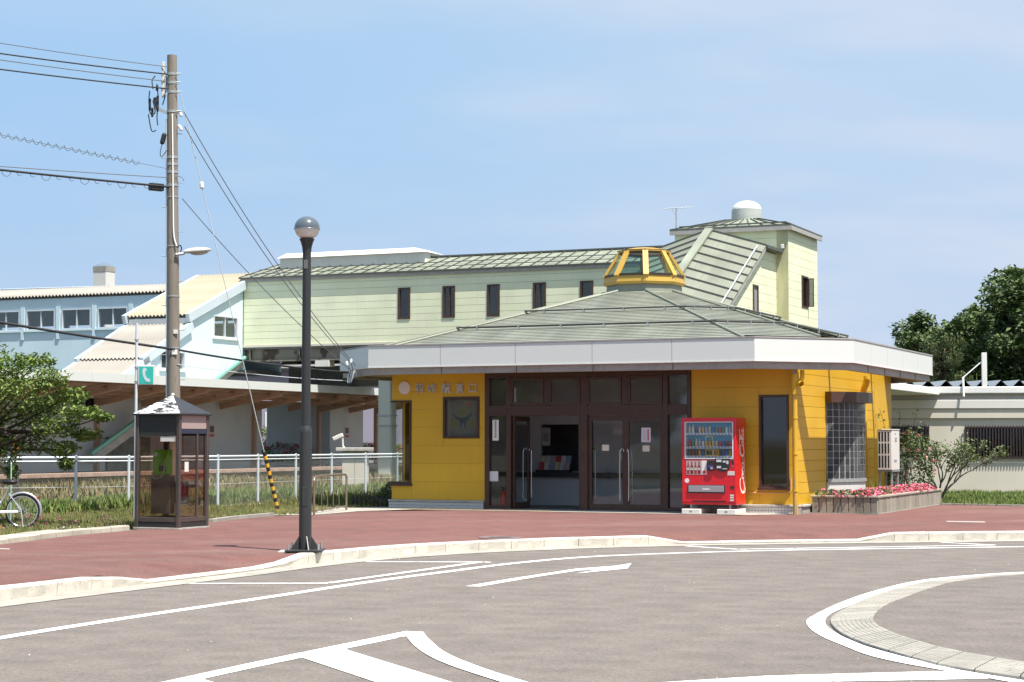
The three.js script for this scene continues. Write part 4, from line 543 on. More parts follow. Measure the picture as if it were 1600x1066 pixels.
// ------------------------------------------------------------------ platform, canopy and rooms under it
{
  const pf = grp('railway_platform', scene); pf.userData.kind = 'structure'; pf.position.copy(SW(0, 0, 0)); pf.rotation.y = -PSI;
  mesh('platform_surface', bv(-25, -16.3, -30, 70, 0.45, 0.6), M.conc, pf); mesh('platform_wall', bv(-24.9, -16.35, -30, 70, -0.2, 0.448), mat(0.46, 0.40, 0.31, 0.95, { map: T.tarnish }), pf);
  for (let v = -30; v < 66; v += 2) mesh('platform_edge_stone', bv(-16.8, -16.15, v + 0.006, v + 1.994, 0.55, 0.665), mat(0.52, 0.36, 0.29, 0.9, { map: T.conc }), pf);
  const cn = sthing('platform_canopy', 'long brown platform canopy edged with pale grey fascia panels', 'canopy', -17.3, 0, 0), c = (u, v, y) => V3(u + 17.3, y, -v);
  for (let v = -8; v < 44; v += 1.82) mesh('fascia_panel', box(-0.04, 0, 3.60, 3.90, -(v + 1.812), -v), M.fascia, cn);
  mesh('canopy_roof', slab([c(-17.33, -8, 3.86), c(-17.33, 44, 3.86), c(-20.2, 44, 3.52), c(-20.2, -8, 3.52)], 0.05), M.galv, cn); mesh('canopy_roof', slab([c(-20.2, -8, 3.52), c(-20.2, 44, 3.52), c(-24, 44, 3.9), c(-24, -8, 3.9)], 0.05), M.galv, cn);
  mesh('canopy_lining', slab([c(-17.36, -8, 3.72), c(-17.36, 44, 3.72), c(-20.2, 44, 3.38), c(-20.2, -8, 3.38)], 0.04), M.canopyBrown2, cn);
  for (let v = -7; v < 43; v += 2.6) { mesh('canopy_beam', beam(c(-17.5, v, 3.52), c(-20.3, v, 3.02), 0.12, 0.24), M.canopyBrown, cn); if (Math.round((v + 7) / 2.6) % 2) mesh('canopy_post', box(-3.13, -2.97, 0.6, 3.3, -v - 0.08, -v + 0.08), M.canopyBrown, cn); }
  for (const u of [-18.1, -18.9, -19.7]) mesh('canopy_purlin', bv(u + 17.3, u + 17.42, -8, 44, 3.42 - (-17.5 - u) * 0.12 + 0.02, 3.52 - (-17.5 - u) * 0.12 + 0.02), M.canopyBrown2, cn);
  const room = (v0, v1, label, open = []) => { const r = sthing('platform_room', label, 'building', -20.42, v0, 0.6); mesh('wall', join(rects(0, v1 - v0, 0, 2.75, open).map(([a, b, y0, y1]) => box(-0.15, 0, y0, y1, -b, -a))), M.greywall, r); mesh('rear_wall', box(-3.2, -3.05, 0, 2.75, -(v1 - v0), 0), M.greywall, r); mesh('end_wall', join([box(-3.04, -0.152, 0, 2.75, -(v1 - v0), -(v1 - v0) + 0.12), box(-3.04, -0.152, 0, 2.75, -0.12, 0)]), M.greywall, r); return r; };
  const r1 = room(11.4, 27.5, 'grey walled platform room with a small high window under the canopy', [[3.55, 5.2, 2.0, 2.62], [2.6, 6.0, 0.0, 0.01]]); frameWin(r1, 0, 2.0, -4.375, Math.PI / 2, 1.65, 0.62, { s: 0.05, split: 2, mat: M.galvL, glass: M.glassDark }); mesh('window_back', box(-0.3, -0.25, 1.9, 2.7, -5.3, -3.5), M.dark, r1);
  mesh('stair_trim', beam(V3(0.5, 0.62, -4.1), V3(0.5, 1.95, -7.1), 0.12, 0.12), M.mint, r1); mesh('stair_side', beam(V3(0.5, 0.42, -4.2), V3(0.5, 1.75, -7.2), 0.1, 0.28), M.concL, r1); mesh('stair_opening_shade', box(0.02, 0.1, 0, 1.2, -8.2, -5.6), M.concD, r1);  // last slab is dark concrete colour standing in for the shaded stair opening
  const r2 = room(33.1, 36.1, 'narrow grey wall block on the platform left of the green pier');
  for (const [r, x, y] of [[r1, -12.4, 1.35], [r2, -1.5, 1.35]]) { const pl = thing('notice_plate', r === r1 ? 'small red and grey notice plate on the long grey wall' : 'small red and grey notice plate on the narrow grey wall', 'notice', r.localToWorld(V3(0.004, y, x)), -PSI + Math.PI / 2); mesh('plate', box(-0.18, 0.18, 0, 0.36, 0, 0.015), mat(0.5, 0.42, 0.42, 0.6), pl); mesh('red_band', box(-0.17, 0.17, -0.11, -0.02, 0, 0.016), mat(0.5, 0.06, 0.07, 0.6), pl); mesh('picture', box(-0.14, 0.14, 0.06, 0.3, 0.0155, 0.019), mat(0.10, 0.07, 0.08, 0.6), pl); }
}
// ------------------------------------------------------------------ white annex on the right
{
  const ax = thing('annex_building', 'low white annex with corrugated roof edge and barred windows', 'building', SW(10.63, 17.5, 0).add(V3(-5.63 * Math.cos(0.12), 0, -5.63 * Math.sin(0.12))), -0.12), L = 26, X = u => (u - 10.63) * 0.92 + 5.63;
  const W = [[7.2, 8.45, 1.55, 2.09], [9.75, 12.4, 1.17, 2.09], [14.2, 16.8, 1.17, 2.09]];
  mesh('front_wall', join(rects(0, L, 0, 2.75, W.map(w => [X(w[0]), X(w[1]), w[2], w[3]])).map(([a, b, y0, y1]) => box(a, b, y0, y1, -0.15, 0))), M.cream, ax); mesh('rear_wall', join([box(0, L, 0, 2.75, -5, -4.85), box(0, 0.15, 0, 2.75, -4.84, -0.16)]), M.cream, ax); mesh('ceiling', box(0, L, 2.752, 2.80, -5, 0), M.concD, ax);
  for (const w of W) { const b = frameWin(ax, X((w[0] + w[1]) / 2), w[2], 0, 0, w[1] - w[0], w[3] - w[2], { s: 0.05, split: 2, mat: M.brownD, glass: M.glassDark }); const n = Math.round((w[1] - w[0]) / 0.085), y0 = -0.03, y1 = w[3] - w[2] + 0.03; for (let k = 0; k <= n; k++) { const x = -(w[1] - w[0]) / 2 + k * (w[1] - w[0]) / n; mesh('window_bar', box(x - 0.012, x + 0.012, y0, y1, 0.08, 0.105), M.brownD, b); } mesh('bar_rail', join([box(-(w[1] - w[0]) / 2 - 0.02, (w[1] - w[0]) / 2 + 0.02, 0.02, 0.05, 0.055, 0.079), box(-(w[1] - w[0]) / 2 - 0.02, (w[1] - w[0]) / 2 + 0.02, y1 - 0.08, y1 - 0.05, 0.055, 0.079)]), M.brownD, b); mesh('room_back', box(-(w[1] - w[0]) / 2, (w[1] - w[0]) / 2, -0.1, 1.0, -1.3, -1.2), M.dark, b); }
  mesh('eave_slab', rbox(-0.3, L, 2.32, 2.60, -0.2, 0.07, 0.015), M.cream, ax); mesh('eave_band', rbox(-0.3, L, 2.605, 2.86, -0.2, 0.11, 0.015), M.offwhite, ax);
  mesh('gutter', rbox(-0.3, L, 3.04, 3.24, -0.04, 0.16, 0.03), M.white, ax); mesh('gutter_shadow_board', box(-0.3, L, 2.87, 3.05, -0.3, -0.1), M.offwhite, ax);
  { // folded-plate metal roof: sharp ridges seen end-on
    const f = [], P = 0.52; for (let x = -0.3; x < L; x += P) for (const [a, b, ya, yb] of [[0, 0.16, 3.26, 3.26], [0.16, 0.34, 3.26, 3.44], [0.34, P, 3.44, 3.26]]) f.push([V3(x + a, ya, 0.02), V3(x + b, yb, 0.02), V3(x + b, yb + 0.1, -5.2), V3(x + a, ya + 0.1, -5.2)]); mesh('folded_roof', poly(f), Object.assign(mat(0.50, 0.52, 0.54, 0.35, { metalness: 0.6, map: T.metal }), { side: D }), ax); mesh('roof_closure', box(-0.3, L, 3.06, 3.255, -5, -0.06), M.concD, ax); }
  const po = thing('white_post', 'white square post with diagonal stay rising above the annex roof', 'post', ax.localToWorld(V3(X(10.25), 0, 0.05)), -0.12); mesh('post', rbox(-0.07, 0.07, 3.25, 4.23, -0.07, 0.07, 0.01), M.white, po); mesh('stay', bar(V3(-0.06, 3.98, 0.0), V3(-0.62, 3.5, 0.1), 0.018, 6), M.white, po); mesh('stay_foot', bar(V3(-0.62, 3.52, 0.1), V3(-0.62, 2.95, 0.22), 0.035, 6), M.white, po);
  const lk = sthing('covered_link', 'flat white covered way behind the yellow hall corner', 'canopy', 8.6, 9.5, 0); mesh('link_roof', rbox(-1.0, 0.5, 3.0, 3.2, -7.5, 0, 0.02), M.white, lk); mesh('link_post', box(-0.4, -0.3, 0.1, 2.998, -4.1, -4.0), M.offwhite, lk);
}
// ------------------------------------------------------------------ lamp post
{
  const lp = thing('lamp_post', 'dark lamp post with round globe beside the kerb', 'lamp post', V3(-2.815, 0.152, -25.36));
  mesh('footing', rbox(-0.36, 0.22, -0.008, 0.012, -0.28, 0.14, 0.006), M.concL, lp); mesh('base_plate', rbox(-0.25, 0.25, 0.013, 0.035, -0.25, 0.25, 0.005), M.charcoal, lp);
  for (let k = 0; k < 4; k++) { const a = k * Math.PI / 2 + 0.35; const s = new THREE.Shape([new THREE.Vector2(0.06, 0), new THREE.Vector2(0.20, 0), new THREE.Vector2(0.07, 0.20), new THREE.Vector2(0.06, 0.20)]); const g = new THREE.ExtrudeGeometry(s, { depth: 0.014, bevelEnabled: false }); g.translate(0, 0.035, -0.007); g.rotateY(a); mesh('gusset', g, M.charcoal, lp); }
  for (const [x, z] of [[-0.2, -0.2], [0.2, -0.2], [-0.2, 0.2], [0.2, 0.2]]) mesh('anchor_bolt', cyl(0.016, 0.014, 0.085, 8, x, 0.03, z), M.steel, lp);
  const pr = [[0.086, 0.036], [0.086, 1.25], [0.086, 1.62], [0.083, 1.66], [0.070, 1.70], [0.064, 1.72], [0.058, 4.02], [0.058, 4.08], [0.066, 4.16], [0.085, 4.23], [0.10, 4.262], [0.105, 4.275]].map(([x, y]) => new THREE.Vector2(x, y)); mesh('pole', new THREE.LatheGeometry(pr, 28), M.charcoal, lp);
  mesh('access_hatch', rbox(-0.035, 0.035, 0.62, 0.88, 0.078, 0.09, 0.004), M.charcoal, lp); mesh('pole_sticker', rbox(-0.036, 0.02, 3.86, 3.98, 0.048, 0.062, 0.004), mat(0.11, 0.11, 0.11, 0.5), lp);
  const top = new THREE.SphereGeometry(0.176, 36, 20, 0, Math.PI * 2, 0, Math.PI * 0.53), bot = new THREE.SphereGeometry(0.173, 36, 20, 0, Math.PI * 2, Math.PI * 0.53, Math.PI * 0.47);
  for (const g of [top, bot]) { g.scale(1, 0.93, 1); g.translate(0, 4.425, 0); }
  mesh('globe_cover', top, mat(0.085, 0.105, 0.125, 0.22, { physical: true, clearcoat: 0.5, clearcoatRoughness: 0.1 }), lp); mesh('globe_diffuser', bot, mat(0.62, 0.56, 0.52, 0.25, { physical: true, clearcoat: 0.6 }), lp);
  mesh('globe_rim', at(new THREE.TorusGeometry(0.176, 0.006, 8, 48).rotateX(Math.PI / 2), 0, 4.41, 0), mat(0.3, 0.32, 0.33, 0.2, { metalness: 0.6 }), lp);
}
// ------------------------------------------------------------------ utility pole, lines
{
  const mkPole = (label, x, z, lean) => { const p = thing('utility_pole', label, 'utility pole', V3(x, 0.1, z)); const g = new THREE.CylinderGeometry(0.098, 0.142, 9.42, 28, 24); g.translate(0, 4.71, 0); const a = g.attributes.position; for (let i = 0; i < a.count; i++) a.setX(i, a.getX(i) + lean * a.getY(i) / 9.42); mesh('shaft', g, M.poleConc, p); return p; };
  const PX = -6.80, PZ = -37.5, p = mkPole('tall concrete utility pole behind the phone booth', PX, PZ, -0.14), ax = y => -0.14 * (y - 0.1) / 9.42, rr = y => lerp(0.142, 0.098, (y - 0.1) / 9.42);
  const at0 = (x, y, z) => V3(ax(y) + x, y - 0.1, z);
  for (const y of [9.13, 8.95, 8.76, 8.36, 7.42, 7.28, 7.12, 6.85, 6.62, 5.62, 4.6, 3.55]) mesh('steel_band', cyl(rr(y) + 0.008, rr(y) + 0.008, y > 6.8 ? 0.05 : 0.025, 24, ax(y), y - 0.125, 0), M.galv, p);
  for (const y of [9.13, 8.95, 8.76, 8.36]) mesh('band_bolt', bar(at0(rr(y), y, 0.09), at0(rr(y) + 0.09, y, 0.06), 0.014, 6), M.galv, p);
  mesh('insulator_rack', rbox(ax(9) - 0.20, ax(9) - 0.15, 8.55, 9.28, -0.02, 0.05, 0.01), M.offwhite, p); for (const y of [9.1, 8.72]) mesh('rack_arm', beam(at0(-0.18, y, 0.02), at0(-0.05, y, 0.06), 0.03, 0.05), M.galvL, p);
  for (const y of [9.27, 9.12, 8.97, 8.82]) mesh('reel_insulator', at(new THREE.CylinderGeometry(0.035, 0.035, 0.07, 12), ax(9) - 0.19, y - 0.1, 0.0), M.ceramic, p);
  mesh('fuse_arm', beam(at0(-0.08, 8.33, 0.02), at0(-0.30, 8.42, 0.04), 0.04, 0.06), M.galv, p); mesh('fuse_holder', at(new RoundedBoxGeometry(0.07, 0.26, 0.07, 2, 0.02).rotateZ(0.25), ax(8.5) - 0.32, 8.42, 0.04), M.charcoal, p);
  for (const pts of [[[-0.45, 8.78], [-0.47, 8.55], [-0.43, 8.30], [-0.36, 8.33], [-0.40, 8.6]], [[-0.30, 8.92], [-0.28, 8.60], [-0.31, 8.25], [-0.30, 8.08]], [[-0.20, 9.25], [-0.12, 9.1], [-0.14, 8.7], [-0.2, 8.5]], [[-0.48, 8.3], [-0.40, 7.95], [-0.33, 7.98]], [[-0.38, 8.82], [-0.40, 9.0], [-0.34, 9.1]]]) mesh('jumper_wire', tube(pts.map(([x, y], i) => at0(x, y, 0.05 - 0.02 * i)), 0.012, 5, 24), M.cable, p);
  for (const [x, y, h] of [[-0.45, 8.50, 0.26], [-0.40, 8.34, 0.2], [-0.29, 8.52, 0.34], [-0.30, 8.84, 0.13]]) mesh('splice_sleeve', at(new THREE.CapsuleGeometry(0.026, h - 0.05, 4, 8), ax(y) + x, y - 0.1, 0.04), M.cable, p);
  mesh('cable_clamp', at(new THREE.CapsuleGeometry(0.05, 0.15, 4, 8).rotateZ(-0.25), ax(7.8) - 0.18, 7.7, 0.04), M.cable, p); mesh('drop_wire', tube([at0(-0.2, 7.7, 0.04), at0(-0.24, 7.5, 0.05), at0(-0.22, 7.42, 0.05), at0(-0.1, 7.55, 0.1)], 0.008, 5, 16), M.cable, p);
  mesh('cable_conduit', tube([at0(0.02, 8.3, 0.115), at0(0.025, 7.5, 0.12), at0(0.03, 6.5, 0.125), at0(0.05, 5.75, 0.13), at0(0.1, 5.6, 0.14)], 0.016, 8, 30), M.ceramic, p); mesh('earth_conduit', tube([at0(-0.115, 8.2, 0.02), at0(-0.12, 6, 0.02), at0(-0.135, 3, 0.02), at0(-0.14, 0.2, 0.02)], 0.02, 8, 20), M.galvL, p);
  for (let k = 0; k < 12; k++) { const y = 2.4 + k * 0.5; mesh('step_bolt', bar(at0((k % 2 ? 1 : -1) * rr(y), y, 0.03), at0((k % 2 ? 1 : -1) * (rr(y) + 0.11), y, 0.03), 0.009, 5), M.galv, p); }
  mesh('id_plate', rbox(ax(3.4) - 0.02, ax(3.4) + 0.10, 3.3, 3.4, 0.118, 0.142, 0.004), M.ceramic, p); mesh('id_plate', rbox(ax(3.7) + 0.02, ax(3.7) + 0.11, 3.72, 3.8, 0.108, 0.138, 0.004), M.offwhite, p);
  for (const [y, z] of [[8.31, 0.04], [8.02, 0.05]]) { mesh('shackle_insulator', at(new THREE.CapsuleGeometry(0.035, 0.07, 4, 10).rotateZ(0.5), ax(y) + 0.17, y - 0.1, z), M.ceramic, p); mesh('shackle_strap', bar(at0(0.1, y + 0.06, 0.02), at0(0.16, y + 0.02, z), 0.01, 5), M.galv, p); }
  mesh('cable_loop', at(new THREE.TorusGeometry(0.10, 0.007, 5, 24, 4.2), ax(6.9) + 0.14, 6.82, 0.08), M.cableG, p);
  // street light head on the pole
  const sl = thing('street_light', 'grey cobra-head street light clamped to the utility pole', 'street light', V3(PX + ax(5.5) + 0.12, 5.42, PZ + 0.12), 0.5);
  mesh('bracket', tube([V3(-0.05, 0, 0), V3(0.05, 0.02, 0), V3(0.14, 0.04, 0)], 0.03, 8, 8), M.galv, sl); const hd = new THREE.SphereGeometry(0.5, 28, 16); hd.scale(0.62, 0.15, 0.26); const hp = hd.attributes.position; for (let i = 0; i < hp.count; i++) { const x = hp.getX(i); if (hp.getY(i) < -0.02) hp.setY(i, -0.02 + (hp.getY(i) + 0.02) * 0.5); hp.setZ(i, hp.getZ(i) * (0.72 + 0.5 * smooth(-0.3, 0.1, x))); } hd.computeVertexNormals(); hd.rotateZ(0.12); hd.translate(0.40, 0.10, 0); mesh('head_shell', hd, mat(0.50, 0.51, 0.49, 0.35, { metalness: 0.3 }), sl);
  const ln = new THREE.SphereGeometry(0.5, 20, 8, 0, 7, Math.PI / 2, Math.PI / 2); ln.scale(0.40, 0.13, 0.18); ln.rotateZ(0.12); ln.translate(0.45, 0.08, 0); mesh('lens', ln, mat(0.62, 0.62, 0.60, 0.1, { physical: true, transmission: 0.5, thickness: 0 }), sl); mesh('lead', tube([V3(-0.02, 0.14, 0.02), V3(0.03, 0.2, 0.02), V3(0.07, 0.14, 0.02), V3(0.05, 0.06, 0.01)], 0.013, 6, 16), M.cable, sl);
  const q = mkPole('utility pole outside the frame carrying the left hand lines', -15.35, -30.15, 0);
  // lines leaving to the left
  const line = (name, label, a, b, r, m, sag = 0.06, group = 'lines strung from the utility pole') => { const A = V3(...a), B = V3(...b), pts = []; for (let k = 0; k <= 10; k++) { const t = k / 10, s = A.clone().lerp(B, t); s.y -= sag * 4 * t * (1 - t); pts.push(s); } const t = mesh(name, tube(pts, r, 6, 40), m, scene); return meta(t, label, 'cable', group); };
  line('overhead_line', 'topmost thin overhead line leaving the pole to the left', [-7.0, 9.27, -37.45], [-15.3, 9.5, -30.2], 0.008, M.cableG, 0.12); line('overhead_line', 'second overhead line from the pole top, thick and dark', [-7.0, 9.12, -37.45], [-15.3, 9.2, -30.2], 0.014, M.cable, 0.12); line('overhead_line', 'third thin overhead line below the pole top', [-7.0, 8.97, -37.45], [-15.3, 9.08, -30.2], 0.009, M.cableG, 0.10); line('overhead_line', 'fourth overhead line at the insulator rack, thick and dark', [-7.0, 8.82, -37.45], [-15.3, 8.78, -30.2], 0.014, M.cable, 0.08);
  line('telephone_cable', 'thin support wire above the thick telephone cable on the left', [-6.95, 7.0, -37.45], [-15.3, 6.75, -30.2], 0.008, M.cableG, 0.05); 
  const tc = thing('telephone_cable', 'thick black telephone cable with hanging loops and splice box', 'cable', V3(-6.98, 6.81, -37.42), 0, 'lines strung from the utility pole'); const e = V3(-8.3, 0.15, 7.2); mesh('cable_core', tube([0, 0.25, 0.5, 0.75, 1].map(t => V3(e.x * t, e.y * t - 0.12 * 4 * t * (1 - t) * 0.5, e.z * t)), 0.022, 6, 30), M.cable, tc); for (let k = 1; k < 26; k++) { const t = k / 30 * 0.75 + 0.02, c = V3(e.x * t, e.y * t - 0.24 * t * (1 - t) - 0.04, e.z * t); const g = new THREE.TorusGeometry(k % 3 ? 0.05 : 0.09, 0.006, 4, 14, Math.PI * (k % 3 ? 0.8 : 1)); g.rotateZ(Math.PI); g.rotateY(0.71); g.translate(c.x, c.y + 0.02, c.z); mesh('hanger_loop', g, M.cableG, tc); } const sbx = new RoundedBoxGeometry(0.30, 0.15, 0.14, 2, 0.02); sbx.rotateY(0.71); sbx.translate(-0.22, -0.02, 0.1); mesh('splice_box', sbx, M.black, tc); mesh('wall_stub', bar(V3(-0.1, 0, 0.05), V3(0.06, 0, 0), 0.02, 6), M.cable, tc);
  const sp = thing('spiral_wire', 'spiral guard wire rising to the left above the telephone cable', 'cable', V3(-6.98, 7.18, -37.45), 0, 'lines strung from the utility pole'), se = V3(-8.3, 0.9, 7.2); mesh('core_wire', bar(V3(0, 0, 0), se, 0.005, 5), M.cableG, sp); { const pts = []; for (let k = 0; k <= 700; k++) { const t = 0.06 + 0.94 * k / 700, an = k / 700 * 2 * Math.PI * 62; pts.push(V3(se.x * t + Math.sin(an) * 0.02, se.y * t + 0.045 * Math.cos(an), se.z * t + 0.03 * Math.sin(an))); } mesh('spiral', new THREE.TubeGeometry(new THREE.CatmullRomCurve3(pts), 1100, 0.0065, 4), M.cableG, sp); }
  line('low_cable', 'thick black cable sagging low to the left across the blue footbridge', [-6.84, 3.51, -37.35], [-15.4, 4.95, -30.2], 0.026, M.cable, 0.1); 
  // drops to the station eave
  const F = SW(-0.52, -0.78, 3.36).toArray(), F2 = SW(-0.78, -0.50, 3.42).toArray();
  line('service_drop', 'upper of the paired service wires running down to the station eave', [-6.68, 8.35, -37.44], F, 0.0095, M.cableG, 0.3); line('service_drop', 'lower of the paired service wires running down to the station eave', [-6.66, 8.05, -37.44], F2, 0.0095, M.cableG, 0.3); line('service_drop', 'third thin wire from mid pole down to the station eave', [-6.69, 6.57, -37.42], SW(-0.95, -0.3, 3.3).toArray(), 0.009, M.cableG, 0.15); line('low_cable', 'thick black cable from the pole to the station eave', [-6.82, 3.51, -37.35], SW(-0.9, -0.34, 3.22).toArray(), 0.022, M.cable, 0.05); line('low_wire', 'thin pale wire below the black cable towards the station', [-6.75, 3.2, -37.4], SW(-1.2, 0.05, 3.05).toArray(), 0.008, M.galvL, 0.05);
  // wire anchors on the eave
  const an = thing('wire_anchor', 'tangle of clamps and insulators where the wires meet the eave', 'bracket', SW(-0.62, -0.62, 3.12), -PSI + Math.PI / 4 * -1); mesh('clamp_plate', rbox(-0.2, 0.2, 0.05, 0.12, 0, 0.1, 0.01), M.galv, an); for (const [x, y] of [[-0.18, 0.30], [0.16, 0.34]]) { mesh('insulator', at(new THREE.CapsuleGeometry(0.03, 0.06, 4, 10).rotateZ(0.6), x, y, 0.14), M.ceramic, an); mesh('anchor_tie', bar(V3(x, y, 0.14), V3(x * 0.3, 0.08, 0.06), 0.008, 5), M.cable, an); } for (let k = 0; k < 5; k++) mesh('wire_loop', tube([V3(-0.18 + k * 0.09, 0.06, 0.1), V3(-0.12 + k * 0.07, -0.14 - 0.03 * (k % 2), 0.14), V3(0.0 + k * 0.05, -0.05, 0.12), V3(0.05 + k * 0.04, 0.1, 0.1)], 0.011, 5, 18), k % 2 ? M.cableG : M.galvL, an);
  // guy wire with striped guard
  const gy = thing('guy_wire', 'guy wire with black and yellow striped guard anchored in the grass', 'guy wire', V3(-4.94, 0.1, -39.45)); const top = V3(-6.78 + 4.94, 8.68, -37.55 + 39.45), dir = top.clone().normalize(), Lg = top.length(); mesh('steel_wire', bar(V3(0, 0, 0), top, 0.009, 6), M.galvL, gy); const in0 = dir.clone().multiplyScalar(Lg * 0.785); mesh('guy_insulator', at(new THREE.CapsuleGeometry(0.045, 0.07, 4, 10), in0.x, in0.y, in0.z), M.ceramic, gy);
  const ym = mat(0.72, 0.40, 0.03, 0.5, { map: T.paint }); for (let k = 0; k < 16; k++) mesh(k % 2 ? 'black_stripe' : 'yellow_stripe', bar(dir.clone().multiplyScalar(0.04 + k * 0.0845), dir.clone().multiplyScalar(0.04 + (k + 1) * 0.0845), 0.042, 12), k % 2 ? M.black : ym, gy);
}
// ------------------------------------------------------------------ telephone sign and booth
{
  const sn = thing('telephone_sign', 'square turquoise telephone sign on a thin pole behind the booth', 'sign', V3(-7.07, 0.1, -34.9)); mesh('sign_pole', cyl(0.03, 0.026, 3.78, 12), M.galvL, sn); mesh('sign_box', rbox(0.04, 0.35, 2.61, 2.98, -0.05, 0.05, 0.012), M.offwhite, sn); mesh('sign_face', box(0.062, 0.328, 2.632, 2.958, 0.0505, 0.056), mat(0.03, 0.42, 0.36, 0.4), sn);
  const hs = new THREE.Shape(); hs.moveTo(0.15, 2.93); hs.bezierCurveTo(0.10, 2.90, 0.13, 2.72, 0.21, 2.67); hs.lineTo(0.255, 2.665); hs.bezierCurveTo(0.28, 2.68, 0.27, 2.71, 0.255, 2.73); hs.lineTo(0.225, 2.725); hs.bezierCurveTo(0.18, 2.77, 0.17, 2.83, 0.185, 2.865); hs.lineTo(0.205, 2.885); hs.bezierCurveTo(0.205, 2.92, 0.18, 2.94, 0.15, 2.93); const hg = new THREE.ExtrudeGeometry(hs, { depth: 0.004, bevelEnabled: false, curveSegments: 8 }); hg.translate(0, 0, 0.0565); mesh('handset_symbol', hg, M.galvL, sn); for (const y of [2.66, 2.93, 3.45]) mesh('pole_clamp', cyl(0.04, 0.04, 0.03, 12, 0, y, 0), M.galv, sn);
  const bt = sthing('phone_booth', 'glazed bronze telephone booth with peeling pyramid roof', 'phone booth', 1.12, -10.35, 0.15), h = 0.425, br = mat(0.155, 0.125, 0.115, 0.35, { metalness: 0.5, map: T.metal });
  mesh('plinth', rbox(-h - 0.05, h + 0.05, -0.02, 0.025, -h - 0.05, h + 0.05, 0.008), M.conc, bt);
  for (const [x, z] of [[-h, h], [h, h], [-h, -h], [h, -h]]) mesh('corner_post', rbox(x - 0.035, x + 0.035, 0.026, 1.98, z - 0.035, z + 0.035, 0.012), br, bt);
  const sides = [[0, 0, h, 0], [1, h, 0, Math.PI / 2], [2, 0, -h, Math.PI], [3, -h, 0, -Math.PI / 2]];
  for (const [k, x, z, ry] of sides) { const s = grp('side_panel', bt, x, 0, z, ry), w = h - 0.036; mesh('kick_plate', box(-w, w, 0.03, 0.115, -0.015, 0.012), M.charcoal, s); mesh('lower_rail', rbox(-w, w, 0.12, 0.20, -0.02, 0.02, 0.006), br, s); mesh('header', box(-w, w, 1.60 + (k === 1 ? 0.12 : 0.0), 1.97, -0.015, 0.015), k === 1 ? mat(0.36, 0.27, 0.25, 0.4) : M.charcoal, s); if (k === 1) mesh('header_strip', box(-w, w, 1.635, 1.715, -0.014, 0.018), mat(0.03, 0.035, 0.06, 0.4), s); mesh('pane', box(-w + 0.02, w - 0.02, 0.202, 1.598, -0.004, 0.004), M.glassSmoke, s); for (const a of [-w, w - 0.018]) mesh('pane_edge', box(a, a + 0.018, 0.202, 1.598, -0.015, 0.015), br, s); if (k === 1) { mesh('door_stile', rbox(0.10, 0.14, 0.202, 1.63, -0.012, 0.022, 0.006), br, s); mesh('door_notice', box(-0.26, -0.14, 0.98, 1.15, 0.006, 0.009), M.offwhite, s); } if (k === 0) mesh('pane_notice', box(0.05, 0.36, 1.50, 1.585, 0.006, 0.008), M.offwhite, s); }
  const apex = V3(0, 2.31, 0), y0 = 1.985, e = h + 0.06, cs = [V3(-e, y0, e), V3(e, y0, e), V3(e, y0, -e), V3(-e, y0, -e)]; const rt = mat(0.035, 0.036, 0.042, 0.5, { map: T.metal });
  const peel = dtex(256, (x, y) => { const n = vnoise(x * 9, y * 34, 61, 9, 34) * 0.45 + vnoise(x * 4, y * 6, 62, 4, 6) * 0.4 + vnoise(x * 40, y * 90, 63, 40, 90) * 0.15; const k = n > 0.47 ? 1 : 0; return k ? 0.86 + 0.1 * n : 0.22; }, 1); peel.repeat.set(1.15, 1.6);
  const facets = [[cs[0], cs[1], apex], [cs[1], cs[2], apex], [cs[2], cs[3], apex], [cs[3], cs[0], apex]]; facets.forEach((f, i) => mesh('roof_facet', slab(f, 0.02), i === 0 ? mat(0.8, 0.8, 0.78, 0.5, { map: peel }) : rt, bt)); mesh('roof_edge', rbox(-e - 0.01, e + 0.01, y0 - 0.035, y0 - 0.002, -e - 0.01, e + 0.01, 0.008), M.charcoal, bt); mesh('roof_knob', at(new THREE.SphereGeometry(0.03, 12, 8), 0, 2.315, 0), M.offwhite, bt);
  const tel = thing('public_telephone', 'bright green public telephone inside the glazed booth', 'telephone', bt.localToWorld(V3(-0.215, 0.74, -0.02)), -PSI); const gm = mat(0.16, 0.52, 0.02, 0.4); mesh('phone_body', rbox(-0.16, 0.16, 0.18, 0.62, -0.08, 0.08, 0.03), gm, tel); mesh('handset', tube([V3(-0.02, 0.36, 0.11), V3(0.10, 0.52, 0.13), V3(0.14, 0.58, 0.11)], 0.028, 8, 12), mat(0.12, 0.40, 0.02, 0.4), tel); mesh('keypad', rbox(-0.02, 0.12, 0.24, 0.34, 0.078, 0.088, 0.004), M.charcoal, tel); mesh('coin_panel', rbox(-0.14, -0.06, 0.5, 0.57, 0.078, 0.086, 0.004), M.galvL, tel); mesh('cord', tube([V3(0.13, 0.4, 0.1), V3(0.1, 0.16, 0.16), V3(-0.08, 0.12, 0.14), V3(-0.14, 0.22, 0.1)], 0.014, 6, 24), M.galv, tel); mesh('phone_stand', rbox(-0.2, 0.2, -0.5, 0.17, -0.1, 0.06, 0.01), mat(0.16, 0.135, 0.13, 0.5), tel);
  mesh('shelf', rbox(0.24, 0.30, 0.7, 0.76, -0.3, 0.3, 0.01), M.charcoal, bt); const bag = thing('phone_book_pouch', 'black phone book pouch hanging inside the booth', 'pouch', bt.localToWorld(V3(0.19, 0.36, 0.0)), -PSI); mesh('pouch', rbox(-0.10, 0.12, 0.05, 0.46, -0.09, 0.09, 0.05), M.black, bag); mesh('pouch_strap', tube([V3(-0.08, 0.42, 0), V3(0, 0.52, 0), V3(0.1, 0.42, 0)], 0.012, 5, 10), M.black, bag);
}
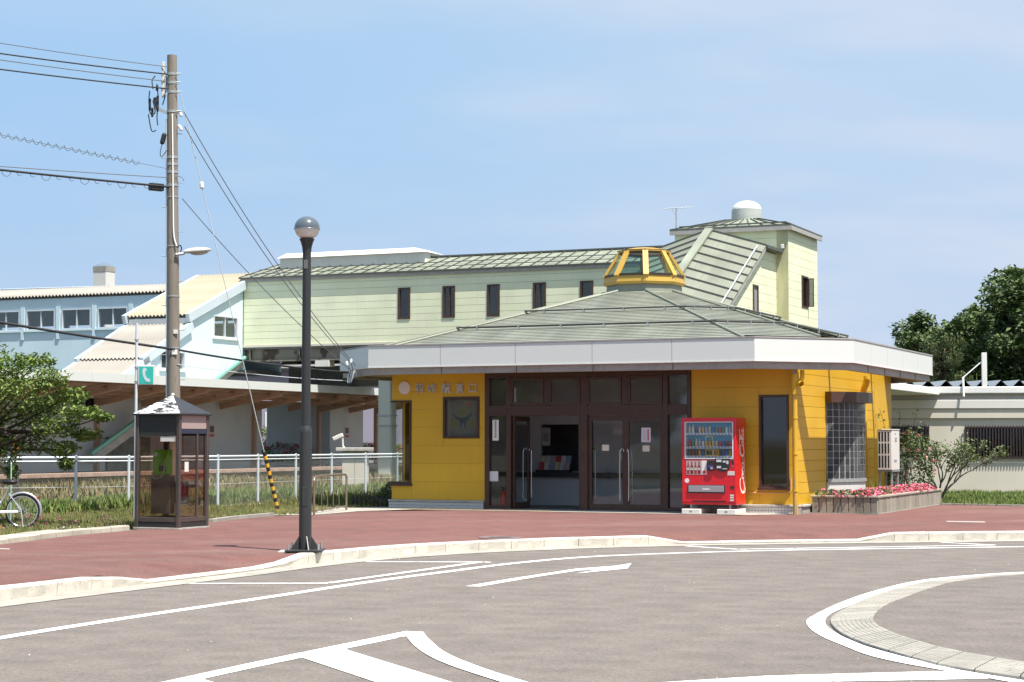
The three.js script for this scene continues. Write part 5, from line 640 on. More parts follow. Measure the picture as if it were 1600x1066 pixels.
// ------------------------------------------------------------------ chain-link fence
{
  const P = [[-14.4, -38.1], [-12.9, -38.75], [-11.0, -39.55], [-9.45, -40.3], [-8.47, -41.1], [-7.66, -42.25], [-6.87, -43.45], [-6.16, -45.1], [-5.43, -46.7], [-4.70, -48.45], [-3.95, -50.15], [-3.2, -51.85], [-2.4, -53.65]];
  const fe = thing('chain_link_fence', 'galvanised chain-link fence with twin top rails along the tracks', 'fence', V3(P[0][0], 0.08, P[0][1])), l = (x, y, z) => V3(x - P[0][0], y - 0.08, z - P[0][1]); const Y0 = 0.14, Y1 = 1.22, Y2 = 1.30;
  P.forEach(([x, z]) => { const o = l(x, 0, z); mesh('fence_post', cyl(0.032, 0.032, 1.24, 10, o.x, 0, o.z), M.galvL, fe); mesh('post_cap', at(new THREE.SphereGeometry(0.036, 10, 6), o.x, 1.24, o.z), M.galv, fe); });
  for (let i = 0; i < P.length - 1; i++) { const [x0, z0] = P[i], [x1, z1] = P[i + 1], L = Math.hypot(x1 - x0, z1 - z0), X = s => lerp(x0, x1, s / L), Z = s => lerp(z0, z1, s / L);
    for (const y of [Y2, Y1, Y0]) mesh('fence_rail', bar(l(x0, y, z0), l(x1, y, z1), y === Y2 ? 0.028 : 0.018, 8), M.galvL, fe); mesh('tension_wire', bar(l(x0, 0.66, z0), l(x1, 0.66, z1), 0.004, 4), M.galvL, fe);
    const gs = [], Hh = Y1 - Y0; for (let s = -Hh; s < L; s += 0.075) for (const d of [1, -1]) { let a = s, b = s + Hh, ya = Y0, yb = Y1; if (a < 0) { ya = Y0 - a; a = 0; } if (b > L) { yb = Y1 - (b - L); b = L; } if (b - a < 0.02) continue; const fl = y => d > 0 ? y : Y0 + Y1 - y; gs.push(bar(l(X(a), fl(ya), Z(a)), l(X(b), fl(yb), Z(b)), 0.0015, 3)); } stuff(mesh('chain_mesh', join(gs), M.galv, fe)); }
}
// ------------------------------------------------------------------ vending machine
const canvasTex = (w, h, f) => { const c = document.createElement('canvas'); c.width = w; c.height = h; f(c.getContext('2d'), w, h); const t = new THREE.CanvasTexture(c); t.colorSpace = THREE.SRGBColorSpace; t.anisotropy = 8; return t; };
{
  const vm = sthing('vending_machine', 'red drinks vending machine beside the glass doors', 'vending machine', 7.815, -0.51, 0.155), r = M.red, B = 0.195, T2 = 1.985;
  for (const [u, l] of [[7.44, 'pale concrete foot block under the left side of the red vending machine'], [8.2, 'pale concrete foot block under the right side of the red vending machine']]) { const b = sthing('foot_block', l, 'block', u, -0.58, 0.155); mesh('block_body', rbox(-0.20, 0.20, 0, 0.105, -0.40, 0.34, 0.015), M.offwhite, b); mesh('block_slot', box(-0.03, 0.03, 0.04, 0.07, 0.3405, 0.343), M.dark, b); }
  for (const [x, z] of [[-0.42, 0.24], [0.42, 0.24], [-0.42, -0.26], [0.42, -0.26]]) mesh('leg', cyl(0.025, 0.025, 0.1, 10, x, 0.103, z), M.galv, vm);
  mesh('cabinet', rbox(-0.585, 0.585, B, T2, -0.34, 0.20, 0.012), r, vm);
  const dr = grp('front_door', vm); mesh('door_skin', join([rbox(-0.585, -0.525, B + 0.05, T2, 0.203, 0.345, 0.012), rbox(0.525, 0.585, B + 0.05, T2, 0.203, 0.345, 0.012), rbox(-0.53, 0.53, 1.905, T2, 0.203, 0.343, 0.01), rbox(-0.53, 0.53, B + 0.05, 1.13, 0.203, 0.343, 0.01)]), r, dr); mesh('door_sill', rbox(-0.585, 0.585, B + 0.002, B + 0.046, 0.203, 0.335, 0.008), r, dr); mesh('kick_slot', box(-0.36, 0.36, B + 0.06, B + 0.085, 0.30, 0.3475), M.black, dr);
  const ds = grp('display_case', vm); mesh('case_back', box(-0.524, 0.524, 1.131, 1.904, 0.2035, 0.212), mat(0.02, 0.30, 0.52, 0.5), ds); const rim = mat(0.62, 0.64, 0.66, 0.35); mesh('case_rim', join([rbox(-0.525, -0.50, 1.131, 1.904, 0.213, 0.352, 0.008), rbox(0.50, 0.525, 1.131, 1.904, 0.213, 0.352, 0.008), rbox(-0.50, 0.50, 1.885, 1.904, 0.213, 0.352, 0.006), rbox(-0.50, 0.50, 1.131, 1.15, 0.213, 0.352, 0.006)]), rim, ds); mesh('pane', box(-0.50, 0.50, 1.15, 1.885, 0.338, 0.342), M.glass, ds);
  const sh = [1.625, 1.345, 1.155], R = rng(42); const cc = [[0.45, 0.02, 0.02], [0.10, 0.06, 0.04], [0.55, 0.30, 0.03], [0.35, 0.36, 0.38], [0.03, 0.10, 0.35], [0.04, 0.22, 0.06], [0.5, 0.42, 0.3], [0.28, 0.03, 0.06], [0.6, 0.6, 0.58], [0.5, 0.18, 0.03]].map(c => mat(...c, 0.3, { metalness: 0.2 })); const lid = M.steel, btn = mat(0.05, 0.12, 0.3, 0.4);
  const canG = join([cyl(0.029, 0.029, 0.108, 14), cyl(0.029, 0.025, 0.008, 14, 0, 0.108, 0)]), botG = join([cyl(0.03, 0.031, 0.10, 14), cyl(0.031, 0.012, 0.05, 14, 0, 0.1, 0), cyl(0.013, 0.013, 0.022, 10, 0, 0.15, 0)]);
  sh.forEach((y, k) => { mesh('shelf', rbox(-0.50, 0.50, y, y + 0.045, 0.225, 0.325, 0.005), rim, ds); for (let i = 0; i < 13; i++) { const x = -0.435 + i * 0.0725, ty = (k === 0 && i < 2) || (k === 1 && i < 4) ? 1 : 0, g = mesh(ty ? 'bottle' : 'drink_can', ty ? botG : canG, k === 2 ? cc[[1, 7, 1, 2, 4, 1, 1, 6, 9, 1, 4, 4, 2][i]] : cc[Math.floor(R() * cc.length)], ds); g.position.set(x, y + 0.046, 0.265); if (k === 0 && i >= 2 && R() > 0.5) g.scale.y = 1.12; mesh('select_button', box(x - 0.022, x + 0.022, y + 0.012, y + 0.030, 0.325, 0.331), R() > 0.3 ? btn : M.charcoal, ds); } });
  const yf = mat(0.75, 0.50, 0.03, 0.5), hl = (x0, x1, y0, y1) => mesh('highlight_frame', join([box(x0, x0 + 0.012, y0, y1, 0.328, 0.335), box(x1 - 0.012, x1, y0, y1, 0.328, 0.335), box(x0 + 0.012, x1 - 0.012, y1 - 0.012, y1, 0.328, 0.335), box(x0 + 0.012, x1 - 0.012, y0, y0 + 0.012, 0.328, 0.335)]), yf, ds); hl(-0.075, 0.085, 1.40, 1.60); hl(-0.075, 0.21, 1.205, 1.325);
  const post = canvasTex(256, 256, (x) => { x.fillStyle = '#b9a3a0'; x.fillRect(0, 0, 256, 256); for (let i = 0; i < 4; i++) { const c = 32 + i * 62; x.fillStyle = i % 2 ? '#7a2d33' : '#8c4a45'; x.beginPath(); x.moveTo(c - 8, 14); x.lineTo(c + 8, 14); x.lineTo(c + 10, 80); x.quadraticCurveTo(c + 27, 110, c + 26, 160); x.lineTo(c + 24, 248); x.lineTo(c - 24, 248); x.lineTo(c - 26, 160); x.quadraticCurveTo(c - 27, 110, c - 10, 80); x.fill(); x.fillStyle = '#c8d2c4'; x.fillRect(c - 22, 130, 44, 40); x.fillStyle = '#7d1820'; x.fillRect(c - 16, 142, 32, 8); } });
  const pp = new THREE.PlaneGeometry(0.325, 0.29); pp.translate(-0.325, 0.955, 0.3478); mesh('bottle_poster', pp, new THREE.MeshStandardMaterial({ map: post, roughness: 0.3 }), dr); mesh('poster_strip', rbox(-0.158, -0.045, 0.812, 1.10, 0.343, 0.350, 0.003), M.white, dr); mesh('poster_disc', at(new THREE.CylinderGeometry(0.036, 0.036, 0.004, 20).rotateX(Math.PI / 2), -0.10, 0.865, 0.352), mat(0.5, 0.02, 0.03, 0.4), dr);
  mesh('card_reader', rbox(-0.03, 0.125, 0.895, 1.11, 0.343, 0.385, 0.012), M.charcoal, dr); mesh('reader_screen', rbox(-0.005, 0.10, 0.95, 1.0, 0.384, 0.389, 0.003), mat(0.06, 0.07, 0.22, 0.2), dr); mesh('reader_pad', rbox(0.05, 0.10, 0.925, 0.965, 0.3895, 0.392, 0.001), mat(0.4, 0.4, 0.55, 0.3), dr);
  const cu = new THREE.Shape(); cu.moveTo(0.145, 1.14); cu.lineTo(0.45, 1.14); cu.lineTo(0.45, 1.0); cu.bezierCurveTo(0.44, 0.84, 0.16, 0.84, 0.145, 1.0); const cg = new THREE.ExtrudeGeometry(cu, { depth: 0.02, bevelEnabled: true, bevelSize: 0.006, bevelThickness: 0.006, bevelSegments: 2 }); cg.translate(0, 0, 0.345); mesh('coin_unit', cg, M.charcoal, dr); for (const [x0, x1, y0, y1] of [[0.18, 0.27, 0.945, 0.99], [0.31, 0.37, 1.06, 1.10], [0.385, 0.43, 1.03, 1.10], [0.30, 0.40, 0.925, 0.94], [0.17, 0.28, 1.07, 1.12]]) mesh('coin_slot', rbox(x0, x1, y0, y1, 0.370, 0.376, 0.002), M.galvL, dr);
  mesh('price_label', rbox(0.40, 0.55, 0.80, 0.885, 0.343, 0.348, 0.002), M.offwhite, dr); mesh('return_button', rbox(0.495, 0.535, 1.03, 1.11, 0.343, 0.352, 0.01), M.charcoal, dr); mesh('door_lock', at(new THREE.CylinderGeometry(0.012, 0.012, 0.01, 12).rotateX(Math.PI / 2), 0.51, 0.99, 0.348), M.galv, dr);
  mesh('round_sticker', at(new THREE.CylinderGeometry(0.048, 0.048, 0.004, 28).rotateX(Math.PI / 2), -0.475, 0.685, 0.345), M.white, dr); mesh('coin_return', rbox(0.46, 0.545, 0.53, 0.585, 0.343, 0.350, 0.006), M.charcoal, dr);
  mesh('dispense_surround', rbox(-0.46, 0.345, 0.43, 0.60, 0.343, 0.353, 0.006), M.charcoal, dr); const flap = new THREE.CylinderGeometry(0.16, 0.16, 0.76, 20, 1, true, -0.45, 0.9); flap.rotateZ(Math.PI / 2); flap.rotateX(-0.0); const fg = flap; fg.translate(-0.0575, 0, 0); const flapM = mesh('dispense_flap', rbox(-0.44, 0.325, 0.455, 0.585, 0.354, 0.372, 0.012), mat(0.42, 0.43, 0.45, 0.28, { metalness: 0.5 }), dr); mesh('flap_print', rbox(-0.13, 0.02, 0.50, 0.53, 0.3725, 0.374, 0.0005), M.white, dr);
  for (const y of [0.375, 0.33, 0.275]) mesh('sticker', rbox(0.45, 0.53, y, y + 0.032, 0.343, 0.346, 0.001), M.offwhite, dr);
  const side = canvasTex(512, 1024, (x, w, h) => { x.fillStyle = '#d3121f'; x.fillRect(0, 0, w, h); x.translate(0, h); x.rotate(-Math.PI / 2); x.scale(h / 1000, w / 400); x.strokeStyle = '#f2efec'; x.lineCap = 'round'; x.lineJoin = 'round';
    const st = (lw, f) => { x.lineWidth = lw; x.beginPath(); f(); x.stroke(); };
    // flowing script lettering, reading upwards
    st(34, () => { x.moveTo(250, 105); x.bezierCurveTo(190, 30, 70, 120, 62, 225); x.bezierCurveTo(58, 310, 140, 345, 215, 270); }); st(20, () => { x.moveTo(62, 250); x.bezierCurveTo(40, 330, 90, 400, 190, 368); x.bezierCurveTo(300, 335, 420, 330, 545, 345); });
    st(24, () => { x.ellipse(285, 240, 32, 52, 0.25, 0, 7); }); st(24, () => { x.moveTo(385, 200); x.bezierCurveTo(350, 175, 325, 250, 345, 285); x.bezierCurveTo(360, 305, 385, 290, 398, 265); }); st(22, () => { x.ellipse(435, 245, 28, 48, 0.25, 0, 7); }); st(22, () => { x.moveTo(470, 195); x.bezierCurveTo(455, 260, 460, 300, 490, 280); }); st(22, () => { x.moveTo(505, 245); x.lineTo(545, 235); });
    st(34, () => { x.moveTo(705, 100); x.bezierCurveTo(650, 50, 560, 130, 565, 225); x.bezierCurveTo(568, 310, 630, 325, 680, 270); }); st(20, () => { x.moveTo(565, 190); x.bezierCurveTo(570, 60, 700, 20, 820, 75); x.bezierCurveTo(860, 95, 900, 80, 925, 50); }); st(24, () => { x.ellipse(735, 240, 30, 50, 0.25, 0, 7); }); st(24, () => { x.moveTo(805, 235); x.bezierCurveTo(850, 130, 850, 70, 825, 85); x.bezierCurveTo(795, 110, 780, 240, 800, 285); x.bezierCurveTo(812, 300, 828, 285, 840, 268); }); st(22, () => { x.ellipse(885, 245, 28, 48, 0.25, 0, 7); }); st(22, () => { x.moveTo(920, 195); x.bezierCurveTo(905, 260, 912, 305, 950, 270); }); });
  const sp = new THREE.PlaneGeometry(0.52, 1.5); sp.rotateY(Math.PI / 2); sp.translate(0.5875, 1.10, -0.07); mesh('side_lettering', sp, new THREE.MeshPhysicalMaterial({ map: side, roughness: 0.3, clearcoat: 0.5, clearcoatRoughness: 0.15 }), vm);
}
// ------------------------------------------------------------------ planter, air conditioner, small street things
{
  const pl = sthing('flower_planter', 'long concrete block planter filled with pink azaleas', 'planter', 9.56, 0.7, 0.14), W = 1.40, L = 6.7, bm = [M.blockGrey, mat(0.40, 0.37, 0.32, 0.95, { map: T.tarnish, bumpMap: T.concB, bumpScale: 0.004 }), mat(0.32, 0.30, 0.26, 0.95, { map: T.tarnish, bumpMap: T.concB, bumpScale: 0.004 }), mat(0.37, 0.33, 0.27, 0.95, { map: T.tarnish, bumpMap: T.concB, bumpScale: 0.004 })];
  const nF = 9, nS = 44; for (let k = 0; k < nF; k++) { const a = k * W / nF, b = (k + 1) * W / nF; mesh('planter_block', rbox(a + 0.008, b - 0.008, 0.03, 0.335, -0.11, 0.0 + 0.006 * (hash(k, 1, 2) - 0.5), 0.008), bm[Math.floor(hash(k, 2, 7) * 4)], pl); } for (let k = 0; k < nS; k++) { const a = 0.12 + k * (L - 0.12) / nS, b = 0.12 + (k + 1) * (L - 0.12) / nS; mesh('planter_block', rbox(W - 0.11, W + 0.006 * (hash(k, 3, 2) - 0.5), 0.03, 0.335, -b + 0.006, -a - 0.006, 0.008), bm[Math.floor(hash(k, 4, 7) * 4)], pl); }
  mesh('planter_core', join([box(0.02, W - 0.03, 0.0, 0.30, -0.2, -0.03), box(W - 0.2, W - 0.03, 0.0, 0.30, -L, -0.21)]), M.concD, pl); mesh('planter_footing', join([box(-0.03, W + 0.03, 0.0, 0.028, -0.2, 0.03), box(W - 0.2, W + 0.03, 0.0, 0.028, -L - 0.03, -0.2)]), M.conc, pl);
  const cap = mat(0.45, 0.395, 0.34, 0.92, { map: T.tarnish }); for (let k = 0; k < 3; k++) mesh('coping_stone', rbox(-0.02 + k * (W + 0.04) / 3 + 0.003, -0.02 + (k + 1) * (W + 0.04) / 3 - 0.003, 0.337, 0.385, -0.16, 0.02, 0.012), cap, pl); for (let k = 0; k < 13; k++) mesh('coping_stone', rbox(W - 0.16, W + 0.02, 0.337, 0.385, -0.163 - (k + 1) * (L - 0.15) / 13, -0.163 - k * (L - 0.15) / 13 - 0.005, 0.012), cap, pl);
  mesh('planter_soil', box(0.0, W - 0.1, 0.1, 0.31, -L, -0.1), M.soil, pl);
  const ac = sthing('air_conditioner', 'white outdoor air conditioning unit on a stand in the planter', 'air conditioner', 10.08, 5.3, 0.45); const wm = mat(0.66, 0.65, 0.62, 0.45, { map: T.paint }); mesh('stand', join([box(-0.16, -0.12, 0, 0.5, -0.1, -0.06), box(0.12, 0.16, 0, 0.5, -0.1, -0.06), box(-0.16, -0.12, 0, 0.5, -0.74, -0.7), box(0.12, 0.16, 0, 0.5, -0.74, -0.7), box(-0.18, 0.18, 0.501, 0.53, -0.8, -0.02)]), M.galv, ac); mesh('casing', rbox(-0.17, 0.17, 0.535, 1.46, -0.82, 0.0, 0.02), wm, ac); mesh('lid', rbox(-0.18, 0.18, 1.462, 1.485, -0.83, 0.012, 0.008), wm, ac);
  for (const [x0, x1] of [[-0.14, -0.085], [-0.07, -0.015], [0.0, 0.055], [0.075, 0.12]]) for (const [y0, y1] of [[0.60, 0.88], [0.92, 1.16], [1.20, 1.42]]) mesh('vent_slot', box(x0, x1 - 0.014, y0, y1, 0.0005, 0.004), M.black, ac); mesh('label_plate', box(0.1705, 0.173, 0.72, 0.78, -0.5, -0.2), M.galv, ac); mesh('side_handle', rbox(0.165, 0.178, 1.2, 1.3, -0.5, -0.3, 0.004), M.galv, ac); mesh('brand_mark', box(0.1705, 0.172, 1.36, 1.39, -0.42, -0.3), mat(0.1, 0.2, 0.4, 0.5), ac);
}
{ // bench-height handrail beside the ramp, slat fence, cabinet with camera, marker post, stake, bicycle
  const a = V3(-4.01, 0, -37.7), b = V3(-3.60, 0, -40.45), d = b.clone().sub(a), hr = thing('ramp_handrail', 'bronze tube handrail with upright bars at the pale ramp', 'handrail', V3(a.x, 0.15, a.z)); const P = (t, y) => V3(d.x * t, y, d.z * t), hm = mat(0.30, 0.23, 0.18, 0.35, { metalness: 0.6 }); mesh('hoop', tube([P(0, -0.02), P(0, 0.55), P(0, 0.72), P(0.04, 0.775), P(0.12, 0.785), P(0.5, 0.79), P(0.88, 0.79), P(0.96, 0.78), P(1, 0.73), P(1, 0.6), P(1, -0.02)], 0.024, 10, 80), hm, hr); mesh('lower_rail', bar(P(0, 0.10), P(1, 0.10), 0.014, 8), hm, hr); for (const t of [0.22, 0.40, 0.58, 0.76]) mesh('upright_bar', bar(P(t, 0.10), P(t, 0.78), 0.009, 6), hm, hr);
  const sf = sthing('low_slat_fence', 'low black slatted fence beside the yellow wall', 'fence', -0.95, -0.12, 0.14); for (let k = 0; k < 11; k++) mesh('slat', rbox(k * 0.09 - 0.012, k * 0.09 + 0.028, 0, 0.26 + 0.02 * hash(k, 3, 3), -0.012 - 0.035 * k, 0.012 - 0.035 * k, 0.004), M.black, sf); mesh('fence_bar', beam(V3(-0.05, 0.2, 0.0), V3(0.95, 0.2, -0.37), 0.03, 0.03), M.black, sf);
  const cb = thing('equipment_cabinet', 'cream track-side equipment cabinet with overhanging lid', 'cabinet', V3(-4.62, 0.0, -55)); mesh('cabinet_body', rbox(-0.38, 0.36, 0, 1.36, -0.3, 0.3, 0.01), M.cream, cb); mesh('cabinet_lid', rbox(-0.56, 0.5, 1.362, 1.47, -0.42, 0.42, 0.02), M.concL, cb); mesh('cabinet_seam', box(-0.01, 0.0, 0.1, 1.3, 0.3, 0.304), M.concD, cb);
  const cm = thing('security_camera', 'white security camera on a short bracket above the cabinet', 'camera', V3(-4.98, 1.47, -54.8)); cm.scale.setScalar(0.78); mesh('bracket', tube([V3(0.05, 0, 0), V3(0, 0.05, 0), V3(-0.02, 0.3, 0), V3(-0.05, 0.45, 0)], 0.035, 8, 16), M.offwhite, cm); const bx = new RoundedBoxGeometry(0.42, 0.15, 0.16, 2, 0.03); bx.rotateZ(0.42); bx.translate(-0.2, 0.40, 0); mesh('camera_housing', bx, M.offwhite, cm); mesh('camera_lens', at(new THREE.CylinderGeometry(0.045, 0.045, 0.03, 14).rotateZ(Math.PI / 2 + 0.42), -0.4, 0.31, 0), M.black, cm);
  const mp = thing('marker_post', 'dark post with small orange plate by the fence end', 'post', V3(-10.85, 0.05, -40.7)); mesh('post', rbox(-0.05, 0.05, 0, 1.45, -0.05, 0.05, 0.008), mat(0.10, 0.085, 0.075, 0.9), mp); mesh('orange_plate', rbox(-0.06, 0.06, 1.38, 1.72, 0.05, 0.065, 0.004), mat(0.72, 0.26, 0.03, 0.5), mp); mesh('plate_mark', box(-0.03, 0.03, 1.45, 1.6, 0.0655, 0.067), M.black, mp);
  const sk = thing('garden_stake', 'pale green plastic stake standing behind the bicycle', 'stake', V3(-8.78, 0.15, -32.6)); mesh('stake', cyl(0.012, 0.012, 1.1, 8), mat(0.35, 0.55, 0.42, 0.5), sk); mesh('stake_tip', cyl(0.015, 0.008, 0.04, 8, 0, 1.1, 0), M.galvL, sk);
  const rp = thing('red_barrier_foot', 'flat red plastic foot lying under the bicycle', 'barrier foot', V3(-8.95, 0.14, -31.85)); mesh('foot', rbox(-0.4, 0.22, 0.0, 0.055, -0.1, 0.1, 0.02), mat(0.55, 0.09, 0.04, 0.5), rp); mesh('foot_tip', rbox(0.2, 0.28, 0.005, 0.04, -0.05, 0.05, 0.015), mat(0.35, 0.3, 0.26, 0.6), rp);
  const bk = thing('bicycle', 'silver city bicycle with black saddle parked on the grass', 'bicycle', V3(-8.47, 0.15, -32.2), 0.06), Rw = 0.295, sv = mat(0.62, 0.63, 0.64, 0.28, { metalness: 0.7 });
  for (const x of [0, -1.08]) { const w = grp('wheel', bk, x, Rw, 0); mesh('tyre', new THREE.TorusGeometry(Rw - 0.014, 0.015, 10, 56), M.black, w); mesh('rim', new THREE.TorusGeometry(Rw - 0.036, 0.011, 8, 56), sv, w); mesh('hub', at(new THREE.CylinderGeometry(0.028, 0.028, 0.11, 12).rotateX(Math.PI / 2)), M.charcoal, w); const gs = []; for (let k = 0; k < 24; k++) { const an = k * Math.PI / 12, o = (k % 2 ? 1 : -1) * 0.03; gs.push(bar(V3(Math.cos(an + 0.3) * 0.025, Math.sin(an + 0.3) * 0.025, o), V3(Math.cos(an) * (Rw - 0.04), Math.sin(an) * (Rw - 0.04), 0), 0.0022, 4)); } stuff(mesh('spokes', join(gs), M.galv, w)); const fd = new THREE.TorusGeometry(Rw + 0.022, 0.024, 6, 40, Math.PI * 0.78); fd.scale(1, 1, 1.2); fd.rotateZ(x ? 0.35 : -0.25); mesh('mudguard', fd, sv, w); }
  const bb = V3(-0.46, 0.28, 0), seat = V3(-0.24, 0.66, 0), hd = V3(-0.88, 0.78, 0), hub = V3(0, Rw, 0); const tb = (p, q, r = 0.016) => bar(p, q, r, 10);
  mesh('frame', join([tb(bb, seat, 0.017), tb(bb, hd.clone().add(V3(-0.03, -0.12, 0)), 0.022), tb(V3(-0.37, 0.45, 0), hd, 0.014), ...[0.05, -0.05].flatMap(z => [tb(V3(seat.x, seat.y - 0.05, z * 0.3), hub.clone().setZ(z), 0.009), tb(bb.clone().setZ(z * 0.5), hub.clone().setZ(z), 0.011)]), tb(hd.clone().add(V3(0.02, 0.16, 0)), hd.clone().add(V3(-0.03, -0.16, 0)), 0.02)]), sv, bk);
  mesh('fork', join([0.05, -0.05].map(z => tb(V3(-0.92, 0.62, z * 0.6), V3(-1.08, Rw, z), 0.011))), sv, bk); mesh('seat_post', tb(seat, V3(-0.215, 0.76, 0), 0.012), M.steel, bk); const sd = new THREE.SphereGeometry(0.5, 20, 12); sd.scale(0.27, 0.10, 0.2); const sp2 = sd.attributes.position; for (let i = 0; i < sp2.count; i++) { const x = sp2.getX(i); sp2.setZ(i, sp2.getZ(i) * (0.45 + 0.55 * smooth(-0.12, 0.08, x))); } sd.computeVertexNormals(); sd.translate(-0.22, 0.80, 0); mesh('saddle', sd, M.black, bk);
  mesh('chain_case', at(new RoundedBoxGeometry(0.42, 0.055, 0.03, 2, 0.014).rotateZ(0.02), -0.27, 0.285, 0.06), mat(0.75, 0.75, 0.74, 0.35), bk); mesh('crank', join([bar(bb.clone().add(V3(0, 0, 0.08)), bb.clone().add(V3(0.12, -0.11, 0.09)), 0.01, 6), rbox(bb.x + 0.08, bb.x + 0.17, bb.y - 0.125, bb.y - 0.10, 0.08, 0.16, 0.006)]), M.charcoal, bk); mesh('handlebar', tube([V3(-0.62, 0.98, 0.26), V3(-0.78, 1.0, 0.24), V3(-0.86, 0.98, 0.08), V3(-0.86, 0.96, -0.08), V3(-0.78, 1.0, -0.24), V3(-0.62, 0.98, -0.26)], 0.012, 8, 40), sv, bk); mesh('kickstand', join([bar(V3(0.0, Rw, 0.08), V3(0.06, 0.0, 0.2), 0.008, 6), bar(V3(0.0, Rw, -0.08), V3(0.06, 0.0, -0.2), 0.008, 6)]), M.galv, bk); mesh('reflector', rbox(0.24, 0.27, 0.50, 0.55, -0.02, 0.02, 0.006), mat(0.5, 0.03, 0.03, 0.3), bk); const bsk = []; for (let k = 0; k < 7; k++) bsk.push(bar(V3(-1.2, 0.72 + k * 0.035, 0.16), V3(-1.2, 0.72 + k * 0.035, -0.16), 0.004, 4), bar(V3(-0.92, 0.72 + k * 0.035, 0.16), V3(-1.2, 0.72 + k * 0.035, 0.16), 0.004, 4), bar(V3(-0.92, 0.72 + k * 0.035, -0.16), V3(-1.2, 0.72 + k * 0.035, -0.16), 0.004, 4)); mesh('basket', join(bsk), M.galv, bk);
}
{ // notices on the doors, extinguisher, leaflet rack inside
  const note = (name, label, u, y, w, h, v, m, extra) => { const n = sthing(name, label, 'notice', u, v, y); mesh('sheet', box(-w / 2, w / 2, -h / 2, h / 2, 0, 0.004), m, n); if (extra) extra(n); return n; };
  const ink = mat(0.06, 0.06, 0.07, 0.8), redInk = mat(0.5, 0.12, 0.14, 0.8);
  note('door_notice', 'small cream card on the left closed glass door', 5.20, 1.515, 0.16, 0.13, 0.02, mat(0.66, 0.63, 0.52, 0.8)); note('door_notice', 'small cream card on the right closed glass door', 6.13, 1.50, 0.16, 0.13, 0.02, mat(0.66, 0.63, 0.52, 0.8));
  note('door_poster', 'white poster with red text above the card on the right door', 6.13, 1.79, 0.21, 0.31, 0.02, mat(0.68, 0.68, 0.72, 0.7), n => { mesh('red_column', box(0.03, 0.065, -0.12, 0.12, 0.0045, 0.006), redInk, n); for (let k = 0; k < 4; k++) mesh('text_column', box(-0.07 + k * 0.022, -0.062 + k * 0.022, -0.12, 0.1, 0.0045, 0.006), mat(0.4, 0.4, 0.45, 0.8), n); mesh('border', join([box(-0.09, 0.09, 0.128, 0.132, 0.0045, 0.006), box(-0.09, 0.09, -0.136, -0.132, 0.0045, 0.006)]), mat(0.3, 0.3, 0.4, 0.8), n); });
  note('side_notice', 'plain white paper low on the left side window', 2.55, 0.88, 0.22, 0.22, -0.0, mat(0.62, 0.64, 0.66, 0.8));
  note('vertical_plate', 'white vertical name plate with black characters on the left side window', 2.60, 1.90, 0.15, 0.46, -0.012, M.white, n => { // small upright characters, too small in the photograph to read
    const gl = [[0, 0, 1, 1, 0.5], [0.1, 0.2, 1, 0.8, 0.4], [0, 0.4, 0.9, 1, 0.3], [0.2, 0, 0.8, 1, 0.6], [0, 0.1, 1, 0.6, 0.5], [0.1, 0, 0.9, 0.9, 0.4], [0, 0.2, 1, 0.9, 0.5]]; gl.forEach((g, k) => { const y = 0.19 - k * 0.056, s = 0.022; mesh('character', join([box(-s, s, y + s * 0.6, y + s * 0.6 + 0.006, 0.0045, 0.006), box(-s * 0.8, s * 0.8, y - s * 0.2, y - s * 0.2 + 0.006, 0.0045, 0.006), box(-0.004, 0.004, y - s, y + s, 0.006, 0.0072), box(-s + g[0] * 0.01, -s + g[0] * 0.01 + 0.007, y - s, y + s * 0.4, 0.0045, 0.006), box(s - 0.007 - g[1] * 0.01, s - g[1] * 0.01, y - s * 0.9, y + s * 0.5, 0.0045, 0.006)]), ink, n); }); });
  const fx = sthing('fire_extinguisher', 'red fire extinguisher behind the left side window', 'extinguisher', 2.62, 0.35, 0.16); mesh('cylinder', join([cyl(0.07, 0.07, 0.34, 16), cyl(0.07, 0.03, 0.06, 16, 0, 0.34, 0)]), mat(0.5, 0.02, 0.02, 0.35), fx); mesh('valve', join([cyl(0.02, 0.02, 0.07, 10, 0, 0.4, 0), box(-0.06, 0.03, 0.45, 0.48, -0.015, 0.015)]), M.charcoal, fx); mesh('hose', tube([V3(0.02, 0.44, 0), V3(0.1, 0.4, 0), V3(0.1, 0.2, 0), V3(0.08, 0.1, 0)], 0.012, 6, 14), M.black, fx);
  const lr = sthing('leaflet_rack', 'rack of coloured leaflets on the ticket counter', 'leaflet rack', 2.92, 2.55, 0.93); mesh('rack_frame', rbox(-0.42, 0.42, 0, 0.06, -0.1, 0.1, 0.01), M.charcoal, lr); const lc = [[0.42, 0.05, 0.06], [0.5, 0.5, 0.48], [0.22, 0.28, 0.42], [0.48, 0.44, 0.28], [0.46, 0.46, 0.5], [0.36, 0.30, 0.28]]; for (let k = 0; k < 6; k++) for (let r = 0; r < 2; r++) { const x = -0.36 + k * 0.13, y = 0.05 + r * 0.15; const g = rbox(x, x + 0.115, y, y + 0.2, -0.004, 0.004, 0.002); g.rotateX(-0.25); g.translate(0, 0, 0.05 - r * 0.07); mesh('leaflet', g, mat(...lc[(k + r * 3) % 6], 0.6), lr); }
  const wr = sthing('counter_notice', 'pale notice sheet beside the dark ticket window inside', 'notice', 2.6, 2.78, 1.55); mesh('sheet', box(-0.08, 0.14, 0, 0.42, 0, 0.006), mat(0.4, 0.4, 0.38, 0.8), wr); mesh('sheet_text', box(-0.04, 0.1, 0.1, 0.3, 0.0065, 0.008), mat(0.25, 0.25, 0.25, 0.8), wr);
}
